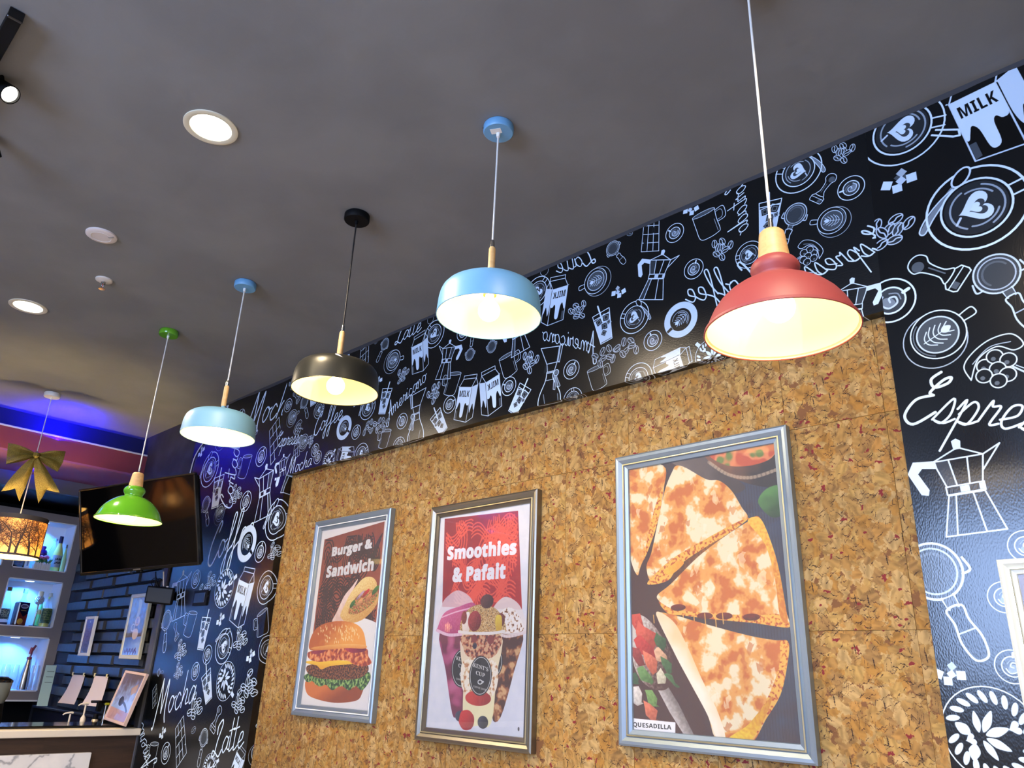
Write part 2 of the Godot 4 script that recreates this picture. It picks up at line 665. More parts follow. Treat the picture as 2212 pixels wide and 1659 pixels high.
class Canvas:
	var w: int
	var h: int
	var ch: int
	var b: PackedByteArray
	var T := Transform2D.IDENTITY
	var k := 1.0
	var x0 := 0
	var y0 := 0
	var bw := 0
	var bh := 0
	var cov := PackedFloat32Array()

	func _init(w_: int, h_: int, ch_: int, fill: Color) -> void:
		w = w_
		h = h_
		ch = ch_
		b = PackedByteArray()
		b.resize(w * h * ch)
		if ch == 1:
			b.fill(int(fill.r * 255))
		else:
			for i in w * h:
				b[i * 3] = fill.r8
				b[i * 3 + 1] = fill.g8
				b[i * 3 + 2] = fill.b8

	func image() -> Image:
		var im := Image.create_from_data(w, h, false, Image.FORMAT_L8 if ch == 1 else Image.FORMAT_RGB8, b)
		if ch == 1:
			im.convert(Image.FORMAT_RGB8)
		return im

	func texture() -> ImageTexture:
		return ImageTexture.create_from_image(image())

	# how much of each pixel the outlines cover (even-odd)
	func cover(polys: Array) -> bool:
		var lo := Vector2(1e9, 1e9)
		var hi := Vector2(-1e9, -1e9)
		var ax := PackedFloat32Array()
		var ay := PackedFloat32Array()
		var sx := PackedFloat32Array()
		var by := PackedFloat32Array()
		for poly in polys:
			var q: PackedVector2Array = T * (poly as PackedVector2Array)
			var n := q.size()
			for i in n:
				var p := q[i]
				var r := q[(i + 1) % n]
				lo = lo.min(p)
				hi = hi.max(p)
				if p.y == r.y:
					continue
				if p.y > r.y:
					var t := p
					p = r
					r = t
				ax.append(p.x)
				ay.append(p.y)
				by.append(r.y)
				sx.append((r.x - p.x) / (r.y - p.y))
		x0 = maxi(int(floor(lo.x)), 0)
		y0 = maxi(int(floor(lo.y)), 0)
		bw = mini(int(ceil(hi.x)) + 1, w) - x0
		bh = mini(int(ceil(hi.y)) + 1, h) - y0
		if bw <= 0 or bh <= 0:
			return false
		cov = PackedFloat32Array()
		cov.resize(bw * bh)
		var ne := ax.size()
		for j in bh:
			var row := j * bw
			for sub in 3:
				var yy := y0 + j + (sub + 0.5) / 3.0
				var xs := []
				for e in ne:
					if ay[e] <= yy and by[e] > yy:
						xs.append(ax[e] + (yy - ay[e]) * sx[e])
				if xs.is_empty():
					continue
				xs.sort()
				for i in range(0, xs.size() - 1, 2):
					var a := clampf(xs[i] - x0, 0.0, bw)
					var c := clampf(xs[i + 1] - x0, 0.0, bw)
					if c <= a:
						continue
					var ia := int(a)
					var ic := mini(int(c), bw - 1)
					if ia == ic:
						cov[row + ia] += (c - a) / 3.0
					else:
						cov[row + ia] += (ia + 1 - a) / 3.0
						for x in range(ia + 1, ic):
							cov[row + x] += 1.0 / 3.0
						cov[row + ic] += (c - ic) / 3.0
		return true

	# one tone
	func fl(polys: Array, v: float) -> void:
		if not cover(polys):
			return
		var t := mini(int(v * 286), 255)
		for j in bh:
			var o := (y0 + j) * w + x0
			for i in bw:
				var c := cov[j * bw + i]
				if c > 0.0:
					b[o + i] = int(lerpf(b[o + i], t, minf(c, 1.0)))

	func st(p: PackedVector2Array, lw: float, v := 0.9) -> void:
		var r := maxf(lw * k * 0.44, 0.55)
		var q := T * p
		for i in q.size() - 1:
			seg(q[i], q[i + 1], r, v)

	func seg(a: Vector2, c: Vector2, r: float, v: float) -> void:
		var xa := maxi(int(minf(a.x, c.x) - r - 1), 0)
		var xb := mini(int(maxf(a.x, c.x) + r + 2), w)
		var ya := maxi(int(minf(a.y, c.y) - r - 1), 0)
		var yb := mini(int(maxf(a.y, c.y) + r + 2), h)
		var d := c - a
		var dd := maxf(d.length_squared(), 1e-9)
		var vv := minf(v * 286.0, 255.0)
		for y in range(ya, yb):
			for x in range(xa, xb):
				var px := x + 0.5 - a.x
				var py := y + 0.5 - a.y
				var t := clampf((px * d.x + py * d.y) / dd, 0.0, 1.0)
				px -= d.x * t
				py -= d.y * t
				var cv := r - sqrt(px * px + py * py) + 0.5
				if cv > 0.0:
					cv = minf(cv, 1.0) * vv
					if cv > b[y * w + x]:
						b[y * w + x] = int(cv)

	# colours: from ca to cb along the way p0 to p1 (in the same units as the outline), stirred by noise
	func poly(pts: PackedVector2Array, ca: Color, cb: Color, p0: Vector2, p1: Vector2, nz: FastNoiseLite = null, amp := 0.0, alpha := 1.0) -> void:
		polys([pts], ca, cb, p0, p1, nz, amp, alpha)

	func polys(list: Array, ca: Color, cb: Color, p0: Vector2, p1: Vector2, nz: FastNoiseLite = null, amp := 0.0, alpha := 1.0) -> void:
		if not cover(list):
			return
		var a := T * p0
		var d := T * p1 - a
		var dd := maxf(d.length_squared(), 1e-9)
		for j in bh:
			for i in bw:
				var c := cov[j * bw + i] * alpha
				if c <= 0.003:
					continue
				c = minf(c, 1.0)
				var x := x0 + i
				var y := y0 + j
				var t := ((x - a.x) * d.x + (y - a.y) * d.y) / dd
				if nz:
					t += nz.get_noise_2d(x, y) * amp
				var col := ca.lerp(cb, clampf(t, 0.0, 1.0))
				var o := (y * w + x) * 3
				b[o] = int(lerpf(b[o], col.r * 255.0, c))
				b[o + 1] = int(lerpf(b[o + 1], col.g * 255.0, c))
				b[o + 2] = int(lerpf(b[o + 2], col.b * 255.0, c))

	func flat(pts: PackedVector2Array, c: Color, alpha := 1.0) -> void:
		poly(pts, c, c, Vector2.ZERO, Vector2.RIGHT, null, 0.0, alpha)

	# three tones by the height of a noise
	func mottle(pts: PackedVector2Array, c0: Color, c1: Color, c2: Color, nz: FastNoiseLite, t1: float, t2: float, soft: float) -> void:
		if not cover([pts]):
			return
		for j in bh:
			for i in bw:
				var c := cov[j * bw + i]
				if c <= 0.003:
					continue
				c = minf(c, 1.0)
				var x := x0 + i
				var y := y0 + j
				var v := nz.get_noise_2d(x, y)
				var col := c0.lerp(c1, smoothstep(t1 - soft, t1 + soft, v)).lerp(c2, smoothstep(t2 - soft, t2 + soft, v))
				var o := (y * w + x) * 3
				b[o] = int(lerpf(b[o], col.r * 255.0, c))
				b[o + 1] = int(lerpf(b[o + 1], col.g * 255.0, c))
				b[o + 2] = int(lerpf(b[o + 2], col.b * 255.0, c))

	func pen(p: PackedVector2Array, lw: float, col: Color, alpha := 1.0) -> void:
		var r := maxf(lw * k * 0.5, 0.4)
		var q := T * p
		for s in q.size() - 1:
			var a := q[s]
			var c := q[s + 1]
			var xa := maxi(int(minf(a.x, c.x) - r - 1), 0)
			var xb := mini(int(maxf(a.x, c.x) + r + 2), w)
			var ya := maxi(int(minf(a.y, c.y) - r - 1), 0)
			var yb := mini(int(maxf(a.y, c.y) + r + 2), h)
			var d := c - a
			var dd := maxf(d.length_squared(), 1e-9)
			for y in range(ya, yb):
				for x in range(xa, xb):
					var v := Vector2(x + 0.5, y + 0.5) - a
					v -= d * clampf(v.dot(d) / dd, 0.0, 1.0)
					var cv := clampf(r - v.length() + 0.5, 0.0, 1.0) * alpha
					if cv > 0.0:
						var o := (y * w + x) * 3
						b[o] = int(lerpf(b[o], col.r * 255.0, cv))
						b[o + 1] = int(lerpf(b[o + 1], col.g * 255.0, cv))
						b[o + 2] = int(lerpf(b[o + 2], col.b * 255.0, cv))


# outlines of printed letters, one em high, starting at the origin, y up
var fonts := {}

func letters(text: String, face := "Droid Sans", bold := true) -> Array:
	var key := face + str(bold)
	if not fonts.has(key):
		var f := SystemFont.new()
		f.font_names = PackedStringArray([face])
		f.font_weight = 700 if bold else 400
		fonts[key] = f
	var t := TextMesh.new()
	t.font = fonts[key]
	t.font_size = 64
	t.pixel_size = 1.0 / 64.0
	t.depth = 0.0
	t.curve_step = 2.0
	t.horizontal_alignment = HORIZONTAL_ALIGNMENT_LEFT
	t.vertical_alignment = VERTICAL_ALIGNMENT_BOTTOM
	t.text = text
	var out := []
	if t.get_surface_count() == 0:
		return out
	var a := t.surface_get_arrays(0)
	var v: PackedVector3Array = a[Mesh.ARRAY_VERTEX]
	var ix: PackedInt32Array = a[Mesh.ARRAY_INDEX]
	var n: PackedVector3Array = a[Mesh.ARRAY_NORMAL]
	for i in range(0, ix.size(), 3):
		if n[ix[i]].z > 0.5:
			out.append(PackedVector2Array([Vector2(v[ix[i]].x, v[ix[i]].y), Vector2(v[ix[i + 1]].x, v[ix[i + 1]].y), Vector2(v[ix[i + 2]].x, v[ix[i + 2]].y)]))
	return out


# fits letters into a box: width and cap height about one, centred
func fitted(text: String, width: float, height: float, face := "Droid Sans", bold := true) -> Array:
	var l := letters(text, face, bold)
	var lo := Vector2(1e9, 1e9)
	var hi := -lo
	for q in l:
		for p in q:
			lo = lo.min(p)
			hi = hi.max(p)
	var x := Transform2D(Vector2(width / (hi.x - lo.x), 0), Vector2(0, height / (hi.y - lo.y)), Vector2.ZERO)
	x = x * Transform2D(0.0, -(lo + hi) * 0.5)
	var out := []
	for q in l:
		out.append(x * (q as PackedVector2Array))
	return out


# ================================================================ the chalk drawings on the wallpaper
# handwriting: strokes of each letter, x-height 0.45, capitals 1
const HAND := {
	"a": [0.46, [0.38, 0.38, 0.2, 0.46, 0.04, 0.2, 0.14, 0.0, 0.32, 0.14, 0.4, 0.44, 0.36, 0.1, 0.5, 0.06]],
	"c": [0.4, [0.34, 0.36, 0.2, 0.46, 0.04, 0.22, 0.14, 0.0, 0.3, 0.03, 0.42, 0.14]],
	"d": [0.5, [0.38, 0.38, 0.2, 0.46, 0.04, 0.2, 0.14, 0.0, 0.32, 0.14, 0.44, 1.0, 0.4, 0.1, 0.52, 0.06]],
	"e": [0.38, [0.02, 0.16, 0.26, 0.26, 0.27, 0.45, 0.12, 0.42, 0.05, 0.14, 0.16, 0.0, 0.4, 0.14]],
	"f": [0.34, [-0.02, 0.12, 0.2, 0.5, 0.34, 0.95, 0.22, 1.0, 0.14, 0.55, 0.06, -0.38, -0.04, -0.46, -0.06, -0.25, 0.1, 0.02, 0.34, 0.16]],
	"h": [0.48, [0.06, 0.0, 0.16, 1.0], [0.08, 0.15, 0.24, 0.45, 0.36, 0.38, 0.33, 0.06, 0.48, 0.06]],
	"i": [0.24, [0.0, 0.1, 0.1, 0.45, 0.1, 0.04, 0.24, 0.08], [0.16, 0.64, 0.17, 0.68]],
	"m": [0.62, [0.0, 0.36, 0.08, 0.42, 0.05, 0.0], [0.06, 0.2, 0.2, 0.45, 0.27, 0.36, 0.24, 0.0], [0.26, 0.2, 0.4, 0.45, 0.48, 0.36, 0.46, 0.04, 0.62, 0.08]],
	"n": [0.44, [0.0, 0.36, 0.08, 0.42, 0.05, 0.0], [0.06, 0.2, 0.22, 0.45, 0.3, 0.36, 0.28, 0.04, 0.44, 0.08]],
	"o": [0.44, [0.3, 0.42, 0.14, 0.44, 0.04, 0.2, 0.16, 0.0, 0.32, 0.14, 0.34, 0.34, 0.22, 0.45, 0.34, 0.36, 0.46, 0.4]],
	"p": [0.42, [0.0, 0.3, 0.1, 0.45, 0.0, -0.55], [0.06, 0.2, 0.22, 0.46, 0.34, 0.34, 0.26, 0.02, 0.08, 0.06, 0.26, 0.02, 0.42, 0.1]],
	"r": [0.32, [0.0, 0.1, 0.1, 0.5, 0.14, 0.4, 0.27, 0.4, 0.2, 0.06, 0.34, 0.08]],
	"s": [0.34, [-0.02, 0.05, 0.2, 0.5, 0.26, 0.2, 0.16, 0.0, 0.02, 0.04, 0.2, 0.0, 0.36, 0.1]],
	"t": [0.28, [0.1, 0.95, 0.04, 0.1, 0.12, 0.0, 0.28, 0.1], [-0.08, 0.6, 0.26, 0.64]],
	"M": [0.84, [-0.12, -0.25, -0.02, -0.2, 0.18, 1.0, 0.22, 0.95, 0.36, 0.1], [0.36, 0.1, 0.62, 1.0, 0.64, 0.1, 0.74, -0.22]],
	"C": [0.56, [0.44, 0.75, 0.54, 0.95, 0.42, 1.0, 0.12, 0.5, 0.08, 0.05, 0.3, -0.1, 0.58, 0.2]],
	"L": [0.56, [0.12, 0.62, 0.12, 0.85, 0.34, 1.02, 0.4, 0.85, 0.2, 0.4, 0.1, 0.0, -0.06, 0.0, -0.02, 0.14, 0.16, 0.06, 0.4, -0.08, 0.56, 0.1]],
	"A": [0.5, [-0.14, -0.2, -0.2, -0.42, -0.06, -0.5, 0.06, -0.2, 0.36, 1.0], [0.36, 1.0, 0.38, 0.0, 0.46, 0.02], [0.08, 0.28, 0.42, 0.36]],
	"E": [0.52, [0.3, 1.02, 0.18, 0.86, 0.3, 0.7, 0.5, 0.8, 0.52, 0.92, 0.4, 0.86, 0.26, 0.6, 0.34, 0.54], [0.34, 0.54, 0.06, 0.42, -0.02, 0.08, 0.2, -0.08, 0.5, 0.2]],
}


func hand(c: Canvas, word: String) -> void:
	var width := 0.0
	for l in word:
		width += HAND[l][0]
	var x := -width * 0.5
	var home := c.T
	for l in word:
		var g: Array = HAND[l]
		c.T = home * Transform2D(Vector2(1, 0), Vector2(0.22, 1), Vector2(x, -0.35))
		for i in range(1, g.size()):
			c.st(cr(g[i], false, 6), 0.052 if l == l.to_lower() else 0.066)
		x += g[0]
	c.T = home


func heart_shape(cx: float, cy: float, s: float) -> PackedVector2Array:
	var o := PackedVector2Array()
	for i in 36:
		var t := TAU * i / 36.0
		o.append(Vector2(cx + s * pow(sin(t), 3.0), cy + s * (0.81 * cos(t) - 0.31 * cos(2 * t) - 0.12 * cos(3 * t) - 0.06 * cos(4 * t))))
	return o


func leaf(cx: float, cy: float, lx: float, ly: float, wd: float) -> PackedVector2Array:
	var d := Vector2(lx, ly)
	var n := d.orthogonal().normalized() * wd
	var o := Vector2(cx, cy)
	return cr([o.x, o.y, (o + d * 0.45 + n).x, (o + d * 0.45 + n).y, (o + d).x, (o + d).y, (o + d * 0.45 - n).x, (o + d * 0.45 - n).y], true, 5)


func fern_art(c: Canvas, s: float, v: float) -> void:
	for i in 5:
		var y := -0.75 + i * 0.3
		var r := 0.75 - absf(i - 1.2) * 0.12
		for g in [-1.0, 1.0]:
			c.st(cr([0.0, y * s, g * 0.45 * r * s, (y + 0.1) * s, g * 0.9 * r * s, (y + 0.42) * s], false, 5), 0.085 * s, v)
	c.fl([leaf(0, 0.28 * s, 0, 0.62 * s, 0.24 * s)], v)
	c.st(P([0, -0.85 * s, 0, 0.4 * s]), 0.07 * s, v)


func bean(c: Canvas, x: float, y: float, s: float, rot: float, fillv: float) -> void:
	if fillv > 0.0:
		c.fl([el(x, y, s, s * 0.62, rot, 0.0, TAU, 20)], fillv)
	c.st(el(x, y, s, s * 0.62, rot, 0.0, TAU, 20), 0.07, 0.78)
	var d := Vector2.from_angle(rot)
	var n := d.orthogonal() * s * 0.12
	var p := Vector2(x, y)
	var a := p - d * s * 0.85
	var b2 := p - d * s * 0.25 + n
	var e := p + d * s * 0.25 - n
	var f := p + d * s * 0.85
	c.st(cr([a.x, a.y, b2.x, b2.y, e.x, e.y, f.x, f.y], false, 4), 0.08, 0.8)


func motif(c: Canvas, what: String) -> void:
	if what.begins_with("word:"):
		hand(c, what.substr(5))
		return
	match what:
		"mini":
			c.fl([el(0, 0, 0.56, 0.56)], 0.24)
			c.st(el(0, 0, 0.96, 0.96), 0.085)
			c.st(el(0, 0, 0.58, 0.58), 0.09)
			c.fl([el(0.05, -0.12, 0.3, 0.22, 0.5)], 0.5)
			c.st(cr([-0.34, -0.18, -0.1, -0.4, 0.26, -0.24, 0.26, 0.14, -0.02, 0.22, -0.12, 0.0, 0.06, -0.06]), 0.1, 0.8)
			c.st(cr([-0.3, 0.1, -0.1, 0.36, 0.2, 0.34]), 0.07, 0.55)
			c.st(P([0, 0.56, 0, 0.8]), 0.17, 0.88)
		"heart", "bigheart", "heartspoon":
			c.st(el(0, 0, 0.97, 0.97), 0.06 if what != "bigheart" else 0.05)
			c.fl([el(0, 0, 0.62, 0.62)], 0.16)
			c.st(el(0, 0, 0.68, 0.68), 0.055)
			for q in [[0.54, 0.3, 2.6], [0.5, 3.4, 5.6], [0.44, -0.5, 1.0], [0.43, 2.0, 3.3]]:
				c.st(el(0, 0, q[0], q[0], 0.0, q[1], q[2], 16), 0.05, 0.62)
			c.fl([heart_shape(0, 0.02, 0.36)], 0.86)
			c.fl([heart_shape(0.03, 0.05, 0.19)], 0.25)
			c.fl([heart_shape(0.01, 0.0, 0.13)], 0.88)
			c.st(P([0.08, -0.34, 0.2, -0.46]), 0.06, 0.8)
			for g in [-0.13, 0.13]:
				c.st(P([g, 0.68, g, 0.98]), 0.05)
			if what == "bigheart":
				c.st(P([0.22, 0.8, 0.34, 1.3, 0.5, 1.34, 0.5, 1.2, 0.34, 0.72]), 0.06)
			if what == "heartspoon":
				c.fl([el(-0.86, 0.0, 0.24, 0.14, 2.2)], 0.04)
				c.st(el(-0.86, 0.0, 0.25, 0.14, 2.2, 0.0, TAU, 24), 0.05, 0.85)
				c.st(cr([-0.68, -0.24, -0.5, -0.52, -0.26, -0.86, -0.02, -1.1]), 0.13, 0.5)
				c.st(cr([-0.68, -0.24, -0.55, -0.56, -0.32, -0.92, -0.06, -1.16, 0.04, -1.08, -0.2, -0.82, -0.46, -0.5, -0.68, -0.24]), 0.04, 0.85)
		"fern":
			c.st(el(0.1, -0.14, 0.92, 0.92), 0.045, 0.7)
			c.fl([el(0, 0.04, 0.8, 0.8)], 0.07)
			c.st(el(0, 0.04, 0.8, 0.8), 0.05)
			c.fl([el(0, 0.02, 0.6, 0.6)], 0.3)
			c.st(el(0, 0.02, 0.6, 0.6), 0.06, 0.8)
			c.st(el(0, 0.02, 0.7, 0.7, 0.0, 3.6, 5.6, 16), 0.05, 0.4)
			fern_art(c, 0.52, 0.85)
			c.st(cr([-0.12, 0.82, -0.14, 1.2, 0.0, 1.27, 0.14, 1.2, 0.12, 0.82]), 0.05)
		"disc":
			c.fl([el(0, 0, 0.98, 0.98)], 0.84)
			c.fl([el(0, 0, 0.62, 0.62), P([-0.09, 0.56, -0.07, 0.95, 0.07, 0.95, 0.09, 0.56])], 0.05)
			c.fl([el(0, 0, 0.6, 0.6)], 0.06)
			c.st(el(0, 0, 0.48, 0.48, 0.0, 2.2, 6.0, 20), 0.05, 0.6)
			c.st(el(0, 0, 0.4, 0.4, 0.0, 3.4, 5.9, 20), 0.05, 0.7)
			fern_art(c, 0.44, 0.88)
		"wreath":
			c.st(el(0, 0, 0.97, 0.97), 0.035)
			for i in 22:
				if i % 11 != 4:
					var a := TAU * i / 22.0
					c.fl([el(cos(a) * 0.76, sin(a) * 0.76, 0.15, 0.065, a + 0.5, 0.0, TAU, 16)], 0.84)
			for q in [[0.0, -0.1, 0.0, 0.5, 0.1], [0.06, -0.12, 0.36, 0.36, 0.09], [-0.06, -0.12, -0.36, 0.36, 0.09], [0.08, -0.2, 0.44, 0.1, 0.08], [-0.08, -0.2, -0.44, 0.1, 0.08], [-0.1, -0.38, -0.3, -0.2, 0.12], [0.1, -0.38, 0.3, -0.2, 0.12]]:
				c.fl([leaf(q[0], q[1], q[2], q[3], q[4])], 0.85)
			c.fl([heart_shape(0.02, 0.52, 0.14), heart_shape(0, -0.42, 0.12)], 0.88)
			c.fl([P([-0.11, 0.95, -0.11, 1.3, 0.11, 1.3, 0.11, 0.95])], 0.84)
		"milk":
			c.fl([P([-0.55, 0.5, 0.2, 0.44, 0.2, -1.0, -0.55, -0.86]), P([0.2, 0.44, 0.55, 0.54, 0.55, -0.82, 0.2, -1.0])], 0.03)
			c.fl([cr([-0.55, 0.5, -0.55, 0.48, -0.55, -0.3, -0.5, -0.42, -0.44, -0.28, -0.38, -0.16, -0.3, -0.3, -0.26, -0.72, -0.17, -0.8, -0.08, -0.7, -0.06, -0.3, 0.0, -0.2, 0.08, -0.3, 0.2, -0.22, 0.2, 0.42, 0.2, 0.44], true, 4)], 0.86)
			c.fl([cr([0.235, 0.44, 0.235, 0.4, 0.235, -0.3, 0.3, -0.62, 0.36, -0.4, 0.42, -0.25, 0.5, -0.48, 0.55, -0.4, 0.55, 0.5, 0.55, 0.54], true, 4)], 0.82)
			for q in [[-0.55, 0.5, 0.2, 0.44, 0.2, -1.0, -0.55, -0.86, -0.55, 0.5], [0.2, 0.44, 0.55, 0.54, 0.55, -0.82, 0.2, -1.0], [-0.55, 0.5, -0.36, 0.82, 0.4, 0.82, 0.2, 0.44], [0.4, 0.82, 0.55, 0.54], [-0.36, 0.82, -0.36, 0.96, 0.4, 0.98, 0.4, 0.82]]:
				c.st(P(q), 0.035, 0.82)
			c.fl([P([-0.53, -0.5, -0.42, -0.5, -0.42, -0.82, -0.53, -0.84])], 0.3)
			var home := c.T
			c.T = home * Transform2D(Vector2(1, -0.06), Vector2(0, 1), Vector2(-0.17, 0.2))
			c.fl(fitted("MILK", 0.6, 0.26), 0.05)
			c.T = home
		"glass":
			c.fl([P([-0.5, 0.6, 0.5, 0.6, 0.33, -1.0, -0.33, -1.0])], 0.06)
			c.fl([P([-0.46, 0.3, 0.46, 0.3, 0.33, -0.95, -0.33, -0.95])], 0.82)
			for q in [[-0.22, 0.2, 0.26, 0.3], [0.2, 0.14, 0.24, -0.2], [-0.05, -0.2, 0.25, 0.1], [0.05, -0.52, 0.2, 0.7], [-0.32, -0.1, 0.15, -0.3]]:
				var sq := el(q[0], q[1], q[2], q[2], q[3], 0.785, TAU + 0.785, 4)
				c.fl([sq], 0.12)
				c.st(sq, 0.05, 0.8)
				c.st(el(q[0], q[1], q[2] * 0.5, q[2] * 0.5, q[3], 0.785, TAU + 0.785, 4), 0.04, 0.5)
			c.st(P([-0.5, 0.6, 0.5, 0.6, 0.33, -1.0, -0.33, -1.0, -0.5, 0.6]), 0.05)
			c.st(P([-0.46, 0.38, 0.48, 0.38]), 0.05)
			c.st(P([0.0, 0.1, 0.1, 1.0]), 0.1)
		"jug":
			var level := c.T
			c.T = level * Transform2D(Vector2(1.3, -0.3), Vector2(0.26, 0.94), Vector2.ZERO)
			c.fl([el(-0.05, 0.7, 0.5, 0.13, 0.12, 0.0, TAU, 24)], 0.3)
			c.st(el(-0.05, 0.7, 0.5, 0.13, 0.12, 0.0, TAU, 24), 0.045, 0.8)
			c.st(cr([0.44, 0.74, 0.42, 0.0, 0.36, -0.8, 0.0, -0.95, -0.4, -0.9, -0.52, -0.75, -0.5, 0.0, -0.54, 0.64]), 0.045)
			c.st(cr([-0.54, 0.5, -0.86, 0.54, -0.92, 0.2, -0.84, -0.2, -0.52, -0.26]), 0.045)
			c.st(cr([-0.52, 0.38, -0.74, 0.4, -0.8, 0.18, -0.72, -0.1, -0.52, -0.14]), 0.04, 0.7)
			c.st(P([-0.42, -0.78, -0.4, 0.0]), 0.04, 0.6)
			c.T = level
		"moka":
			c.fl([P([0.12, 0.0, 0.34, 0.0, 0.5, 0.6, 0.18, 0.6]), P([0.2, -0.2, 0.35, -0.2, 0.56, -1.0, 0.34, -1.0])], 0.22)
			for q in [[-0.34, -0.17, 0.34, -0.17, 0.56, -1.0, -0.56, -1.0, -0.34, -0.17], [-0.12, -0.17, -0.2, -1.0], [0.2, -0.17, 0.34, -1.0], [-0.36, 0.02, 0.36, 0.02, 0.36, -0.15, -0.36, -0.15, -0.36, 0.02], [-0.34, 0.02, -0.46, 0.58, 0.5, 0.6, 0.34, 0.02], [-0.1, 0.02, -0.16, 0.58], [0.14, 0.02, 0.2, 0.58], [-0.46, 0.58, -0.8, 0.74, -0.4, 0.26], [-0.46, 0.58, -0.02, 0.82, 0.5, 0.6]]:
				c.st(P(q), 0.04, 0.85)
			c.fl([P([-0.08, -0.0, 0.1, 0.0, 0.1, -0.13, -0.08, -0.13]), P([-0.35, 0.0, -0.26, 0.0, -0.26, -0.13, -0.35, -0.13])], 0.8)
			c.fl([P([-0.08, 0.78, -0.11, 0.95, -0.03, 1.02, 0.07, 0.98, 0.06, 0.78])], 0.85)
			c.fl([P([0.46, 0.62, 0.9, 0.68, 1.05, 0.44, 0.86, -0.06, 0.72, -0.1, 0.68, 0.02, 0.84, 0.4, 0.74, 0.5, 0.44, 0.44])], 0.86)
		"choc":
			for i in 5:
				var y := -0.9 + i * 0.45
				c.st(P([-0.5 + i * 0.04, y, 0.5, y + 0.18]), 0.045, 0.8)
			for i in 4:
				var x := -0.5 + i / 3.0
				c.st(P([x, -0.9 + i * 0.06, x + 0.16 - i * 0.05, 0.9 + i * 0.06]), 0.045, 0.8)
			for q in [[-0.2, 0.1], [0.2, -0.4]]:
				c.fl([P([q[0], q[1], q[0] + 0.2, q[1] + 0.03, q[0] + 0.22, q[1] + 0.34, q[0] + 0.02, q[1] + 0.3])], 0.1)
		"bean":
			bean(c, 0, 0, 0.9, 0.9, 0.2)
		"beans":
			for q in [[-0.2, 0.1, 0.9, 0.2], [0.2, 0.0, 1.1, 0.24], [0.05, -0.5, 0.2, 0.18], [0.1, 0.55, 0.5, 0.0], [0.66, 0.2, 0.9, 0.0], [-0.75, 0.45, 1.2, 0.0], [-0.55, -0.6, 0.6, 0.0], [-0.5, 0.0, 2.2, 0.1]]:
				bean(c, q[0], q[1], 0.34, q[2], q[3])
		"beanrow":
			for i in 15:
				var a := i * 2.4
				bean(c, cos(a) * 0.6, -2.0 + i * 0.3 + sin(a) * 0.2, 0.4, a, 0.2 if i % 3 else 0.0)
		"porta":
			c.fl([el(0, 0.5, 0.44, 0.46)], 0.24)
			c.st(el(0, 0.5, 0.46, 0.48), 0.05, 0.8)
			c.st(el(0, 0.5, 0.37, 0.39), 0.04, 0.7)
			c.st(el(0, 0.5, 0.28, 0.3, 0.0, 0.4, 3.8, 20), 0.06, 0.36)
			for g in [-1.0, 1.0]:
				c.st(cr([0.4 * g, 0.28, 0.54 * g, 0.3, 0.52 * g, 0.52]), 0.05, 0.8)
				c.st(P([0.1 * g, 0.04, 0.08 * g, -0.16]), 0.05, 0.8)
			c.fl([P([-0.09, 0.02, 0.09, 0.02, 0.09, -0.16, -0.09, -0.16])], 0.3)
			c.st(cr([-0.13, -0.16, 0.13, -0.16, 0.12, -0.4, 0.17, -0.7, 0.12, -0.98, 0, -1.04, -0.12, -0.98, -0.17, -0.7, -0.12, -0.4], true, 5), 0.045, 0.82)
			c.st(P([-0.14, -0.56, 0.14, -0.56]), 0.035, 0.7)
		"tamper":
			c.fl([el(-0.08, 0.62, 0.2, 0.2), P([-0.36, -0.72, -0.12, -0.72, -0.12, -0.92, -0.36, -0.92])], 0.34)
			c.st(cr([-0.2, 0.38, -0.34, 0.62, -0.22, 0.9, 0.04, 0.98, 0.3, 0.86, 0.36, 0.58, 0.18, 0.34, 0.14, -0.2, 0.26, -0.5, -0.3, -0.5, -0.16, -0.2], true, 5), 0.055)
			c.st(P([-0.3, -0.5, -0.46, -0.62, -0.46, -0.88, -0.4, -0.98, 0.38, -0.98, 0.44, -0.88, 0.44, -0.62, 0.26, -0.5]), 0.055)
			c.st(P([-0.46, -0.7, 0.44, -0.7]), 0.045)
			c.st(P([0.02, 0.28, 0.02, -0.3]), 0.06, 0.4)
		"sugar":
			for q in [[-0.8, -0.1, 0.46, 0.5, 0.88], [-0.12, -0.5, 0.44, 0.9, 0.86], [0.1, 0.3, 0.46, 1.5, 0.3], [0.78, 0.06, 0.46, 0.9, 0.86], [0.14, 0.62, 0.36, 1.55, 0.7], [0.12, 0.02, 0.36, 1.5, 0.8]]:
				c.fl([el(q[0], q[1], q[2], q[2], q[3], 0.0, TAU, 4)], q[4])
		"chemex":
			c.fl([P([0.14, 0.36, 0.26, 0.38, 0.3, 0.12, 0.0, 0.12])], 0.14)
			for q in [[-0.3, 0.95, 0.5, 1.02, 0.18, 0.4, 0.14, 0.14], [-0.3, 0.95, -0.24, 0.4, -0.16, 0.16], [-0.44, 1.0, -0.34, 1.0, -0.28, 0.42, -0.34, 0.4, -0.44, 1.0], [-0.24, 0.42, 0.2, 0.42], [-0.14, 0.14, 0.16, 0.14], [-0.12, 0.1, 0.16, 0.1]]:
				c.st(P(q), 0.035, 0.82)
			c.st(cr([-0.14, 0.12, -0.12, -0.1, -0.44, -0.6, -0.48, -0.95, -0.3, -1.02, 0.34, -1.0, 0.44, -0.9, 0.4, -0.6, 0.2, -0.16, 0.16, 0.12]), 0.04)
			c.st(P([-0.14, -0.14, 0.2, -0.14]), 0.03, 0.7)
			c.fl([el(-0.24, 0.06, 0.09, 0.09), P([-0.28, 0.0, -0.16, 0.0, -0.26, -0.44, -0.36, -0.36])], 0.42)
			c.st(el(-0.24, 0.06, 0.1, 0.1), 0.03)
